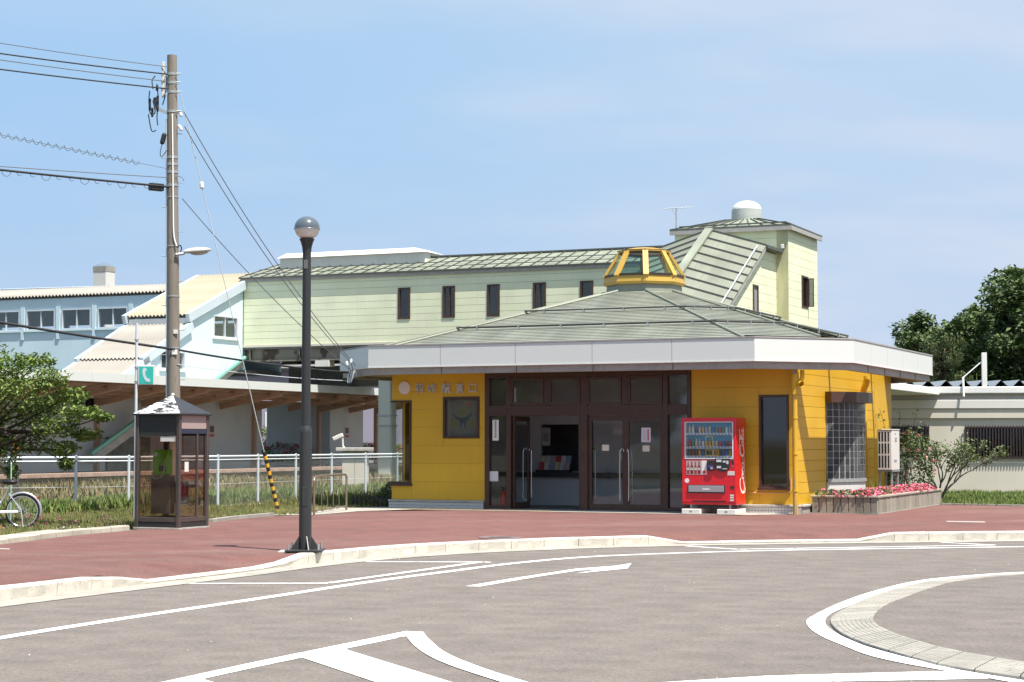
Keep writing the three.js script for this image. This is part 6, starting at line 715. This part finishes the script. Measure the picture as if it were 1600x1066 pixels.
// ------------------------------------------------------------------ lawns, apron
const lawnPoly = [[-44, -9], [-11, -9], ...plazaBack.slice(0, 7), [-3.95, -37.9], [-3.3, -41], [-2.2, -44], [2, -52], [8, -70], [-60, -70]];
struct('lawn', flat(lawnPoly, 0.128), mat(0.165, 0.150, 0.066, 1, { map: T.grit }));
{
  const s = (u, v) => { const p = SW(u, v); return [p.x, p.z]; };
  struct('apron', flat([s(-0.3, -5.15), s(0.62, -4.55), s(0.45, -2.4), s(1.05, -0.97), s(8.75, -1.02), s(9.2, -0.35), s(9.46, -0.1), s(9.46, 0.15), s(-1.5, 0.15), s(-1.5, -2.2), s(-1.0, -5.0)], 0.158), mat(0.50, 0.47, 0.415, 0.9, { map: T.conc }));
  const tm = mat(0.60, 0.40, 0.19, 0.8, { map: T.conc }); const ts = grp('tactile_paving', scene); ts.userData.kind = 'structure'; for (let k = 0; k < 12; k++) { const m = mesh('tactile_tile', flat([s(0.62 + k * 0.3, -0.80), s(0.915 + k * 0.3, -0.80), s(0.915 + k * 0.3, -0.52), s(0.62 + k * 0.3, -0.52)].reverse(), 0.1635), tm, ts); }
  { const mc = thing('manhole_cover', 'round iron manhole cover set in the red paving near the kerb', 'manhole cover', V3(-0.19, 0.152, -28.95)); mesh('cover_plate', cyl(0.30, 0.30, 0.01, 36), mat(0.16, 0.12, 0.11, 0.7, { map: T.metal }), mc); mesh('cover_rim', at(new THREE.TorusGeometry(0.32, 0.014, 6, 40).rotateX(Math.PI / 2), 0, 0.004, 0), mat(0.20, 0.15, 0.14, 0.7), mc); for (let k = 0; k < 5; k++) mesh('tread_bar', box(-0.2 + 0.03 * Math.abs(k - 2), 0.2 - 0.03 * Math.abs(k - 2), 0.0102, 0.015, -0.17 + k * 0.08, -0.15 + k * 0.08), mat(0.13, 0.10, 0.095, 0.7), mc); }
  struct('side_lawn', flat([[10.2, -44.3], [11.84, -43.1], [17.5, -42.5], [46, -43], [60, -70], [8, -70], s(10.9, 7.4)], 0.14), mat(0.12, 0.135, 0.045, 1, { map: T.grit }));
  const edge = grp('lawn_edging', scene); edge.userData.kind = 'structure'; const em = [mat(0.50, 0.465, 0.40, 0.95, { map: T.tarnish }), mat(0.54, 0.50, 0.43, 0.95, { map: T.tarnish })];
  const cv = new THREE.CatmullRomCurve3([[-9.6, -17], [-8.38, -23.04], [-7.46, -27.18], [-7.02, -29.76], [-6.45, -31.47]].map(([x, z]) => V3(x, 0, z))), n = 25, pts = cv.getSpacedPoints(n); for (let i = 0; i < n; i++) { const a = pts[i], b = pts[i + 1], d = b.clone().sub(a).normalize(), nn = V3(d.z, 0, -d.x); if (nn.x > 0) nn.negate(); const q = (p, o, y) => p.clone().addScaledVector(nn, o).setY(y), w = i < 22 ? 0.42 : 0.2, A = a.clone().addScaledVector(d, 0.006), B = b.clone().addScaledVector(d, -0.006), h = 0.235 + 0.012 * (hash(i, 1, 1) - 0.5); mesh('edging_stone', poly([[q(A, 0, 0.1), q(B, 0, 0.1), q(B, 0.01, h - 0.015), q(A, 0.01, h - 0.015)], [q(A, 0.01, h - 0.015), q(B, 0.01, h - 0.015), q(B, 0.03, h), q(A, 0.03, h)], [q(A, 0.03, h), q(B, 0.03, h), q(B, w, h), q(A, w, h)], [q(A, w, h), q(B, w, h), q(B, w, 0.1), q(A, w, 0.1)], [q(A, 0, 0.1), q(A, 0.01, h - 0.015), q(A, 0.03, h), q(A, w, h), q(A, w, 0.1)], [q(B, 0, 0.1), q(B, 0.01, h - 0.015), q(B, 0.03, h), q(B, w, h), q(B, w, 0.1)]]), Object.assign(em[i % 2], { side: D }), edge); }
  const e2 = grp('lawn_edging', scene); e2.name = 'lawn_edging_001'; e2.userData.kind = 'structure'; const L2 = [[-5.60, -34.55], [-5.42, -35.84], [-5.1, -36.9], [-4.86, -37.69]]; for (let i = 0; i < 3; i++) { const a = V3(L2[i][0], 0.17, L2[i][1]), b = V3(L2[i + 1][0], 0.17, L2[i + 1][1]); mesh('edging_stone', beam(a, b, 0.12, 0.08), M.conc, e2); }
  const L3 = [[10.2, -44.3], [11.84, -43.1], [14, -42.8], [17.5, -42.5], [24, -42.6]]; const e3 = grp('lawn_edging_002', scene); e3.userData.kind = 'structure'; for (let i = 0; i < 4; i++) mesh('edging_stone', beam(V3(L3[i][0], 0.15, L3[i][1]), V3(L3[i + 1][0], 0.15, L3[i + 1][1]), 0.12, 0.07), M.concL, e3);
}
// ------------------------------------------------------------------ grass
function tuftGeo(n, R, curl = 0.5) { const p = []; for (let k = 0; k < n; k++) { const a = R() * 6.283, r = R() * 0.35, bx = Math.cos(a) * r, bz = Math.sin(a) * r, dir = R() * 6.283, h = 0.55 + R() * 0.45, w = 0.035 + R() * 0.03, lx = Math.cos(dir) * curl * R(), lz = Math.sin(dir) * curl * R(), sx = -Math.sin(dir) * w, sz = Math.cos(dir) * w; const m = [bx + lx * 0.35, h * 0.6, bz + lz * 0.35], t = [bx + lx, h, bz + lz]; p.push(bx - sx, 0, bz - sz, bx + sx, 0, bz + sz, m[0] + sx * 0.7, m[1], m[2] + sz * 0.7, bx - sx, 0, bz - sz, m[0] + sx * 0.7, m[1], m[2] + sz * 0.7, m[0] - sx * 0.7, m[1], m[2] - sz * 0.7, m[0] - sx * 0.7, m[1], m[2] - sz * 0.7, m[0] + sx * 0.7, m[1], m[2] + sz * 0.7, t[0], t[1], t[2]); } const g = new THREE.BufferGeometry(); g.setAttribute('position', new THREE.Float32BufferAttribute(p, 3)); g.computeVertexNormals(); return g; }
const leafMat = (o = {}) => new THREE.MeshPhysicalMaterial({ roughness: 0.7, side: D, transmission: 0.25, thickness: 0, vertexColors: true, ...o });
const grassMat = new THREE.MeshStandardMaterial({ roughness: 0.85, side: D });
function scatter(name, label, n, sample, h0, h1, cols, seed) { const R = rng(seed), m = new THREE.InstancedMesh(tuftGeo(9, R), grassMat, n), q = new THREE.Object3D(), c = new THREE.Color(); let k = 0, guard = 0; while (k < n && guard++ < n * 20) { const s = sample(R); if (!s) continue; const h = lerp(h0, h1, R()) * (s[3] || 1), w = h * (0.6 + 0.5 * R()); q.position.set(s[0], s[1], s[2]); q.rotation.set((R() - 0.5) * 0.3, R() * 6.28, (R() - 0.5) * 0.3); q.scale.set(w, h, w); q.updateMatrix(); m.setMatrixAt(k, q.matrix); const a = cols[Math.floor(R() * cols.length)], v = 0.75 + 0.5 * R(); c.setRGB(a[0] * v, a[1] * v, a[2] * v); m.setColorAt(k, c); k++; } m.count = k; m.name = name; m.castShadow = m.receiveShadow = true; meta(m, label, 'grass', null, 'stuff'); scene.add(m); return m; }
const inPoly = (x, z, P) => { let c = false; for (let i = 0, j = P.length - 1; i < P.length; j = i++) if ((P[i][1] > z) !== (P[j][1] > z) && x < (P[j][0] - P[i][0]) * (z - P[i][1]) / (P[j][1] - P[i][1]) + P[i][0]) c = !c; return c; };
{
  const near = [[-11, -25], [-8.0, -26.8], [-7.5, -29.2], [-6.9, -31.2], [-5.9, -34.4], [-5.55, -36], [-4.95, -37.6], [-4.2, -38.3], [-3.9, -41], [-3.0, -43], [-5.5, -47.5], [-7.0, -43.9], [-8.6, -41.3], [-14, -38.5], [-14, -25]];
  const green = [[0.12, 0.17, 0.035], [0.16, 0.19, 0.05], [0.20, 0.19, 0.07]], dry = [[0.27, 0.22, 0.10], [0.22, 0.19, 0.075], [0.16, 0.18, 0.05]];
  scatter('lawn_grass', 'patchy dry grass between the red paving and the fence', 16000, R => { const x = -14 + R() * 12, z = -24 - R() * 24; if (!inPoly(x, z, near)) return null; const k = fbm(x * 0.8, z * 0.8, 3); if (R() > 0.35 + k) return null; return [x, 0.125, z, 0.6 + k]; }, 0.06, 0.13, [...green, ...dry], 101);
  const bk = (u0, u1, v0, v1) => R => { const p = SW(lerp(u0, u1, R()), lerp(v0, v1, R())); return [p.x, 0.125, p.z]; };
  scatter('fence_grass', 'tall green grass growing behind the chain-link fence', 9000, R => { const p = SW(-4.5 - R() * 2.6 - 0.8 * Math.max(0, 0), lerp(-9, 12, R())); const k = fbm(p.x * 0.5, p.z * 0.5, 8); return [p.x, 0.12, p.z, 0.5 + k]; }, 0.16, 0.36, [[0.10, 0.17, 0.03], [0.15, 0.20, 0.04], [0.21, 0.22, 0.07]], 102);
  scatter('track_weeds', 'brown dry weeds along the platform wall', 7000, R => { const p = SW(-7 - R() * 8.5, lerp(-8, 26, R())); return [p.x, 0.1, p.z, 0.6 + fbm(p.x * 0.4, p.z * 0.4, 12)]; }, 0.2, 0.42, [[0.25, 0.19, 0.10], [0.20, 0.16, 0.08], [0.16, 0.17, 0.06]], 103);
  scatter('side_lawn_grass', 'short green grass in front of the white annex', 9000, R => { const p = SW(lerp(9.2, 20, R()), lerp(6.5, 17.3, R())); const P = [[10.2, -44.2], [11.84, -43.0], [17.5, -42.4], [26, -42.5], [30, -62], [2, -70]]; if (!inPoly(p.x, p.z, P)) return null; return [p.x, 0.135, p.z, 0.6 + fbm(p.x, p.z, 4)]; }, 0.06, 0.15, [[0.09, 0.16, 0.025], [0.13, 0.19, 0.04], [0.17, 0.19, 0.06]], 104);
  scatter('wall_grass', 'grass tufts along the foot of the yellow wall by the slat fence', 500, R => { const p = SW(-3.4 + R() * 3.2, 0.3 + R() * 4.5); return [p.x, 0.13, p.z]; }, 0.15, 0.36, green, 105);
}
{ // loose grit on the asphalt
  const R = rng(900), n = 110, m = new THREE.InstancedMesh(new THREE.DodecahedronGeometry(1, 0), mat(0.62, 0.60, 0.56, 0.9), n), q = new THREE.Object3D(); for (let k = 0; k < n; k++) { const z = -12 - R() * 16, x = (R() - 0.5) * 0.62 * -z * 0.9, s = 0.003 + 0.006 * R() * R(); q.position.set(x, s * 0.5, z); q.rotation.set(R() * 6, R() * 6, R() * 6); q.scale.set(s, s * 0.7, s); q.updateMatrix(); m.setMatrixAt(k, q.matrix); } m.name = 'road_grit'; m.castShadow = m.receiveShadow = true; meta(m, 'loose pale grit scattered over the asphalt', 'gravel', null, 'stuff'); scene.add(m);
}
// ------------------------------------------------------------------ leaves, shrubs, trees
function leaves(pts, size, aspect, R, colf, up = 0.4, droop = 0) { // folded leaf blades with vertex colours
  const P = [], C = []; for (const c of pts) { const s = size * (0.7 + 0.6 * R()), n = V3(R() - 0.5, R() - 0.5 + up, R() - 0.5).normalize(), t = V3(R() - 0.5, (R() - 0.5) * 0.6 - droop, R() - 0.5); t.addScaledVector(n, -t.dot(n)).normalize(); const b = new THREE.Vector3().crossVectors(n, t).multiplyScalar(s * aspect * 0.5), base = c.clone().addScaledVector(t, -s * 0.5), tip = c.clone().addScaledVector(t, s * 0.5).addScaledVector(n, -s * 0.1), l = c.clone().add(b).addScaledVector(n, s * 0.08), r = c.clone().sub(b).addScaledVector(n, s * 0.08); for (const v of [base, r, tip, base, tip, l]) P.push(v.x, v.y, v.z); const k = colf(c, R); for (let i = 0; i < 6; i++) C.push(k[0], k[1], k[2]); }
  const g = new THREE.BufferGeometry(); g.setAttribute('position', new THREE.Float32BufferAttribute(P, 3)); g.setAttribute('color', new THREE.Float32BufferAttribute(C, 3)); g.computeVertexNormals(); return g;
}
const inBall = R => { let v; do v = V3(R() * 2 - 1, R() * 2 - 1, R() * 2 - 1); while (v.lengthSq() > 1); return v; };
const pick = (cols, R, v = 0.35) => { const a = cols[Math.floor(R() * cols.length)], k = 1 - v / 2 + v * R(); return [a[0] * k, a[1] * k, a[2] * k]; };
function limb(gs, a, b, r0, r1, R, bend = 0.15) { const d = a.distanceTo(b), m = a.clone().lerp(b, 0.5).add(V3((R() - 0.5) * d * bend, (R() - 0.5) * d * bend, (R() - 0.5) * d * bend)); const c = new THREE.QuadraticBezierCurve3(a, m, b), n = 6; for (let i = 0; i < n; i++) gs.push(bar(c.getPoint(i / n), c.getPoint((i + 1.02) / n), lerp(r0, r1, i / n), 7, lerp(r0, r1, (i + 1) / n))); return m; }
const bark = mat(0.13, 0.10, 0.075, 0.95, { map: T.rust }), LM = leafMat();
function clumpTree(name, label, pos, trunkTop, trunkR, clumps, perClump, size, aspect, cols, seed, group, up = 0.5, droop = 0) { // clumps: [x,y,z,rx,ry,rz]
  const R = rng(seed), t = thing(name, label, 'tree', pos, 0, group), gs = [], pts = []; const top = V3(...trunkTop); limb(gs, V3(0, -0.1, 0), top, trunkR, trunkR * 0.6, R, 0.08);
  clumps.forEach((c, i) => { const cc = V3(c[0], c[1], c[2]); const st = V3(0, 0, 0).lerp(top, 0.55 + 0.45 * R()); limb(gs, st, cc, trunkR * 0.4, trunkR * 0.06, R, 0.3); const n = Math.round(perClump * (c[6] || 1)); for (let k = 0; k < n; k++) { const v = inBall(R); const sc = 0.55 + 0.45 * R(); v.multiplyScalar(lerp(sc, 1, 0.4)); const w = 1 + 0.35 * (vnoise(v.x * 3 + i * 7, v.y * 3 + v.z * 3, seed) - 0.5); pts.push(V3(cc.x + v.x * c[3] * w, cc.y + v.y * c[4] * w, cc.z + v.z * c[5] * w)); } for (let k = 0; k < 3; k++) { const v = inBall(R); limb(gs, cc, V3(cc.x + v.x * c[3] * 0.9, cc.y + v.y * c[4] * 0.9, cc.z + v.z * c[5] * 0.9), trunkR * 0.08, trunkR * 0.02, R, 0.3); } });
  mesh('trunk', join(gs), bark, t); mesh('crown', leaves(pts, size, aspect, R, (c, r) => pick(cols, r), up, droop), LM, t); return t;
}
{ // young tree at the left edge: layered sprays of light leaves
  const X = (px, py, D) => [(px - 800) * D / 2900, 1.65 + (690 - py) * D / 2900, -D], B = [-9.9, 0.15, -33.2];
  const C = [[18, 572, 33.0, 0.55, 0.22], [55, 566, 33.4, 0.45, 0.16], [78, 592, 32.8, 0.42, 0.2], [30, 608, 32.6, 0.6, 0.28], [110, 618, 33.0, 0.40, 0.16], [75, 634, 33.3, 0.55, 0.22], [125, 645, 32.7, 0.42, 0.14], [160, 652, 32.9, 0.26, 0.09], [20, 645, 33.4, 0.6, 0.3], [90, 668, 32.8, 0.5, 0.2], [135, 680, 33.0, 0.34, 0.12], [50, 690, 33.2, 0.5, 0.24], [100, 702, 32.9, 0.36, 0.15], [105, 724, 32.8, 0.18, 0.12], [5, 700, 33.2, 0.5, 0.3], [18, 735, 33.0, 0.16, 0.18], [-40, 560, 33.2, 0.8, 0.4], [-60, 620, 32.6, 0.9, 0.5], [-70, 690, 33.4, 0.9, 0.5], [-110, 600, 33, 0.9, 0.6], [-30, 650, 34.0, 0.7, 0.5], [-150, 660, 33, 0.8, 0.6], [60, 650, 34.0, 0.5, 0.3], [0, 590, 34.0, 0.6, 0.4]].map(([x, y, d, rx, ry]) => { const p = X(x, y, d); return [p[0] - B[0], p[1] - B[1], p[2] - B[2], rx, ry * 1.15, rx * 0.9, rx * 1.6 + 0.25]; });
  clumpTree('cherry_tree', 'leafy light green tree overhanging from the left edge', V3(...B), [0.15, 1.9, 0], 0.10, C, 370, 0.105, 0.40, [[0.10, 0.165, 0.02], [0.145, 0.225, 0.027], [0.20, 0.275, 0.04], [0.08, 0.135, 0.018]], 7, null, 0.7, 0.35);
}
function broad(label, x, z, s, seed, cols, group) { const R = rng(seed), C = []; for (let k = 0; k < 74; k++) { const v = inBall(R).normalize().multiplyScalar(0.62 + 0.4 * R()); if (v.y < -0.85) continue; const rr = (0.62 + 0.5 * R()) * s; C.push([v.x * 4.3 * s, (4.6 + v.y * 3.6) * s, v.z * 4.0 * s, rr * 1.05, rr * 0.72, rr * 1.05]); } for (let k = 0; k < 18; k++) { const v = inBall(R); C.push([v.x * 2.8 * s, (4.0 + v.y * 2.4) * s, v.z * 2.2 * s, 1.2 * s, 0.9 * s, 1.2 * s]); } return clumpTree('broadleaf_tree', label, V3(x, 0, z), [0.2, 4.2 * s, 0], 0.26 * s, C, 430, 0.25, 0.55, cols, seed, group, 0.6, 0.1); }
const dk = [[0.058, 0.105, 0.019], [0.078, 0.132, 0.025], [0.10, 0.155, 0.03], [0.046, 0.086, 0.016]];
const bigTree = broad('large dark green tree behind the white post', 22.4, -78, 1.06, 11, dk, 'trees behind the annex'); broad('tall dark tree at the right edge behind the annex', 29.5, -80, 1.18, 12, dk, 'trees behind the annex'); broad('smaller dark tree on the left of the group behind the annex', 20.6, -85, 0.93, 13, dk, 'trees behind the annex');
{ // pine with upright pale candles
  const R = rng(21), t = thing('pine_tree', 'olive pine with upright pale shoots behind the annex roof', 'tree', V3(17.4, 0, -75), 0, 'trees behind the annex'), gs = [], nd = [], cd = []; limb(gs, V3(0, -0.1, 0), V3(0.1, 5.3, 0), 0.16, 0.05, R, 0.05);
  for (let k = 0; k < 70; k++) { const y = 1.6 + R() * 4.0, a = R() * 6.283, r = (0.5 + 0.9 * R()) * lerp(1.75, 0.55, (y - 1.6) / 4.2), c = V3(Math.cos(a) * r, y + 0.15 * r, Math.sin(a) * r); limb(gs, V3(0, y - 0.3, 0), c, 0.03, 0.008, R, 0.2); for (let i = 0; i < 110; i++) { const v = inBall(R); nd.push(V3(c.x + v.x * 0.34, c.y + v.y * 0.22, c.z + v.z * 0.34)); } for (let q = 0; q < 3; q++) { const o = inBall(R).multiplyScalar(0.25), h = 0.22 + 0.25 * R(); for (let i = 0; i < 16; i++) cd.push(V3(c.x + o.x + (R() - 0.5) * 0.05, c.y + 0.05 + o.y * 0.3 + h * i / 16, c.z + o.z + (R() - 0.5) * 0.05)); } }
  mesh('trunk', join(gs), bark, t); mesh('needles', leaves(nd, 0.2, 0.14, R, (c, r) => pick([[0.06, 0.09, 0.02], [0.08, 0.11, 0.028], [0.045, 0.07, 0.018]], r), 0.5, -0.5), LM, t); mesh('candles', leaves(cd, 0.11, 0.3, R, (c, r) => pick([[0.19, 0.23, 0.07], [0.16, 0.20, 0.06]], r), 0.2, -0.9), LM, t);
}
// trees and a house across the street, off to the left: the entrance glass mirrors them
[[-34, -13], [-38, -6], [-43, 1], [-47, 8], [-52, 15], [-31, -20]].forEach(([x, z], i) => copyThing(bigTree, 'broadleaf_tree', ['dark street tree across the road, nearest the station', 'dark street tree across the road, second from the station', 'dark street tree across the road, third from the station', 'dark street tree across the road, fourth from the station', 'dark street tree across the road, farthest from the station', 'dark street tree across the road by the left lawn'][i], V3(x, 0, z), i * 1.3));
function bush(name, label, pos, rx, ry, rz, n, size, aspect, cols, seed, fl) { const R = rng(seed), t = thing(name, label, 'shrub', pos), pts = [], gs = []; for (let k = 0; k < n; k++) { const v = inBall(R), q = 0.5 + 0.5 * R(); v.normalize().multiplyScalar(lerp(q, 1, 0.5)); const w = 0.82 + 0.4 * vnoise(v.x * 3 + 5, v.z * 3 + v.y * 2, seed); pts.push(V3(v.x * rx * w, Math.max(0.02, ry * 0.8 + v.y * ry * w), v.z * rz * w)); } for (let k = 0; k < 9; k++) { const v = inBall(R); limb(gs, V3(v.x * 0.05, 0, v.z * 0.05), V3(v.x * rx * 0.8, ry * (0.9 + 0.5 * v.y), v.z * rz * 0.8), 0.012, 0.004, R, 0.3); } mesh('stems', join(gs), bark, t); mesh('foliage', leaves(pts, size, aspect, R, (c, r) => pick(cols, r), 0.5, 0.1), LM, t);
  if (fl) { const fp = []; for (let k = 0; k < fl.n; k++) { const v = inBall(R).normalize(); if (v.y < fl.low) { v.y = Math.abs(v.y) * 0.5 + fl.low; v.normalize(); } const c = V3(v.x * rx * 1.02, ry * 0.8 + v.y * ry * 1.04, v.z * rz * 1.02); for (let i = 0; i < 5; i++) fp.push(c.clone().add(inBall(R).multiplyScalar(fl.s * 0.45))); } mesh('blossom', leaves(fp, fl.s, 0.8, R, (c, r) => pick(fl.cols, r, 0.25), 0.8, 0), LM, t); } return t; }
const pink = [[0.80, 0.22, 0.33], [0.84, 0.33, 0.42], [0.74, 0.13, 0.26]], az = [[0.07, 0.12, 0.02], [0.10, 0.15, 0.03], [0.13, 0.16, 0.035]];
[[9.85, 0.98, 0.30, 26], [10.22, 0.98, 0.30, 60], [10.60, 1.0, 0.30, 130], [10.55, 1.65, 0.34, 120], [10.55, 2.45, 0.38, 130], [10.55, 3.3, 0.38, 150], [10.55, 4.2, 0.38, 170], [10.6, 5.0, 0.36, 190], [10.6, 5.8, 0.36, 190], [10.6, 6.6, 0.36, 180]].forEach(([u, v, r, f], i) => { const b = bush('azalea', ['mostly green azalea at the planter corner by the pipe', 'sparsely flowering azalea, second from the planter corner', 'pink azalea at the front right planter corner', 'pink azalea just behind the front planter corner', 'pink azalea below the glass block bay', 'pink azalea beside the glass block bay end', 'dense pink azalea in front of the air conditioner', 'dense pink azalea right of the air conditioner', 'dense pink azalea second from the planter far end', 'dense pink azalea at the planter far end'][i], SW(u, v, 0.42), r, 0.125, r * 1.1, 620, 0.055, 0.5, az, 300 + i, { n: Math.round(f * 0.5), s: 0.055, low: -0.05, cols: pink }); b.userData.group = 'azaleas in the planter'; });
{ const R = rng(77), t = thing('spiky_plant', 'spiky grass-like plant at the foot of the glass block bay', 'plant', SW(10.25, 3.6, 0.44)); for (let k = 0; k < 16; k++) { const a = R() * 6.28, h = 0.25 + 0.25 * R(); mesh('blade', bar(V3(Math.cos(a) * 0.04, 0, Math.sin(a) * 0.04), V3(Math.cos(a) * (0.08 + 0.12 * R()), h, Math.sin(a) * 0.15), 0.011, 3, 0.001), mat(0.16, 0.2, 0.05, 0.7), t); } }
{ const R = rng(501), b = bush('rose_bush', 'tall rose bush with pale pink blooms behind the planter', SW(9.95, 8.6, 0.14), 0.62, 0.95, 0.6, 2600, 0.085, 0.5, [[0.04, 0.08, 0.016], [0.06, 0.11, 0.02], [0.085, 0.13, 0.03]], 401, { n: 34, s: 0.075, low: -0.1, cols: [[0.75, 0.30, 0.30], [0.78, 0.42, 0.38], [0.70, 0.20, 0.28]] }); b.userData.category = 'shrub'; }
{ // open shrub with many grey stems and few leaves
  const R = rng(88), t = thing('open_shrub', 'sparse open shrub with twisting grey stems on the side lawn', 'shrub', SW(10.45, 9.9, 0.14)), gs = [], pts = []; const grow = (a, d, r, n) => { const b = a.clone().add(d), m = limb(gs, a, b, r, r * 0.65, R, 0.35); if (n < 2) for (let k = 0; k < 17; k++) pts.push(b.clone().add(inBall(R).multiplyScalar(0.17))); if (n > 0) { const c = n > 2 ? 3 : 2 + (R() > 0.5 ? 1 : 0); for (let k = 0; k < c; k++) grow(b, d.clone().multiplyScalar(0.62 + 0.2 * R()).add(V3((R() - 0.5) * 0.40, (R() - 0.3) * 0.14, (R() - 0.5) * 0.40)), r * 0.62, n - 1); } };
  for (let k = 0; k < 4; k++) grow(V3(0, 0, 0), V3((k - 1.5) * 0.17 + 0.08, 0.46, (R() - 0.5) * 0.4), 0.034, 3); mesh('stems', join(gs), mat(0.17, 0.14, 0.115, 0.95), t); mesh('foliage', leaves(pts, 0.085, 0.5, R, (c, r) => pick([[0.11, 0.16, 0.04], [0.15, 0.19, 0.05], [0.08, 0.12, 0.03]], r), 0.5, 0.1), LM, t); }
{ const R = rng(91), t = thing('climbing_sprig', 'thin leafy sprigs rising beside the right yellow pipe', 'plant', SW(10.0, 7.2, 0.14)), gs = [], pts = []; for (let k = 0; k < 6; k++) { const x = (k - 2) * 0.13, top = V3(x * 1.6, 1.7 + 0.9 * R(), (R() - 0.5) * 0.4); limb(gs, V3(x * 0.3, 0, 0), top, 0.012, 0.004, R, 0.15); for (let i = 0; i < 26; i++) pts.push(V3(x * 0.3, 0, 0).lerp(top, 0.55 + 0.45 * R()).add(inBall(R).multiplyScalar(0.12))); } mesh('stems', join(gs), bark, t); mesh('foliage', leaves(pts, 0.08, 0.5, R, (c, r) => pick([[0.09, 0.13, 0.03], [0.14, 0.17, 0.05]], r), 0.5, 0.1), LM, t); }
bush('wall_bush', 'dark green bush at the left foot of the yellow wall', SW(-0.28, 0.75, 0.13), 0.42, 0.34, 0.42, 1300, 0.075, 0.45, [[0.045, 0.085, 0.016], [0.07, 0.11, 0.02]], 402);
[[-8.05, -31.3, 'magenta wildflowers beside the bicycle wheel', 0.22, 12, [[0.6, 0.05, 0.28], [0.5, 0.04, 0.2]]], [-7.55, -31.6, 'low pink wildflowers right of the bicycle', 0.2, 10, [[0.6, 0.2, 0.32], [0.5, 0.1, 0.25]]], [-6.95, -32.0, 'magenta topped weed left of the phone booth', 0.18, 10, [[0.5, 0.05, 0.25], [0.45, 0.1, 0.25]]], [-7.25, -31.0, 'white daisies along the lawn edge', 0.42, 40, [[0.7, 0.68, 0.6], [0.65, 0.6, 0.5]]], [-6.72, -31.75, 'spiky green weed at the booth corner', 0.16, 0, [[0.3, 0.3, 0.1]]], [-9.0, -31.7, 'orange flowers behind the bicycle frame', 0.22, 20, [[0.62, 0.22, 0.03], [0.6, 0.3, 0.05]]]].forEach(([x, z, l, r, n, c], i) => bush('wildflowers', l, V3(x, 0.13, z), r, i === 3 ? 0.06 : 0.15, r * 0.7, 110, 0.05, 0.22, [[0.14, 0.17, 0.05], [0.20, 0.19, 0.07]], 600 + i, n ? { n, s: 0.028, low: 0, cols: c } : null).userData.category = 'flowers');
{ // beyond the platform: house, garden shrubs, hedge of far trees
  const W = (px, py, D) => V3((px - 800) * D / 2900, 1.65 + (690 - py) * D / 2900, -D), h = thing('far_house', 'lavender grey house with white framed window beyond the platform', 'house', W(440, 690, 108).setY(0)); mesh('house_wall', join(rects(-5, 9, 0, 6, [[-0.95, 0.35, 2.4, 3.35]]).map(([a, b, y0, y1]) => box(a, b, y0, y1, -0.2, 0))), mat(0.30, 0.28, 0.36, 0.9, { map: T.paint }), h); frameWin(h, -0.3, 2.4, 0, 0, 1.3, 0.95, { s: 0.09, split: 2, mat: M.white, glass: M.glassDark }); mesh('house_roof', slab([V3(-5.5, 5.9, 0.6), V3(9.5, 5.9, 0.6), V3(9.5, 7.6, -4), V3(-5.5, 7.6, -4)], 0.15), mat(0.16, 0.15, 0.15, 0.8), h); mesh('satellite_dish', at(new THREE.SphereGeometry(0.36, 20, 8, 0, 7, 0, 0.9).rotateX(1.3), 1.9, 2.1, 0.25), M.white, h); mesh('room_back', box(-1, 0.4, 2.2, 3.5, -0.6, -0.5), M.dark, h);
  [[415, 86, 0.9, 1.1, 'pale green garden shrub beyond the platform, leftmost', 0], [455, 88, 1.1, 0.9, 'garden shrub beyond the platform behind the lamp post', 0], [492, 90, 1.0, 1.5, 'tall green garden shrub right of the lamp post', 0], [452, 82, 1.5, 0.62, 'pink flowering shrub beyond the platform near the lamp post', 60], [580, 92, 0.9, 0.6, 'pink flowering shrub beyond the platform by the pier', 40], [622, 93, 0.9, 0.55, 'pink flowering shrub behind the fence end at the yellow wall', 40]].forEach(([px, D, r, ry, l, f], i) => { const p = W(px, 690, D); bush('garden_shrub', l, V3(p.x, f ? 0.75 : 0.9, p.z), r, ry * 0.75, r * 0.8, 900, 0.16, 0.5, [[0.10, 0.16, 0.03], [0.14, 0.20, 0.04], [0.18, 0.23, 0.06]], 700 + i, f ? { n: f, s: 0.16, low: -0.2, cols: [[0.7, 0.10, 0.16], [0.65, 0.16, 0.24]] } : null).userData.group = 'shrubs beyond the platform'; });
  for (let k = 0; k < 7; k++) { const x = -60 + k * 11; broadFar(x, -150 - 6 * (k % 3), k); }
}
function broadFar(x, z, k) { copyThing(bigTree, 'broadleaf_tree', ['far tree beyond the tracks, leftmost of the row', 'far tree beyond the tracks, second from left', 'far tree beyond the tracks, third from left', 'far tree beyond the tracks, fourth from left', 'far tree beyond the tracks, fifth from left', 'far tree beyond the tracks, sixth from left', 'far tree beyond the tracks, rightmost of the row'][k], V3(x, -1.5, z), k * 2.1); }
renderer.render(scene, camera);
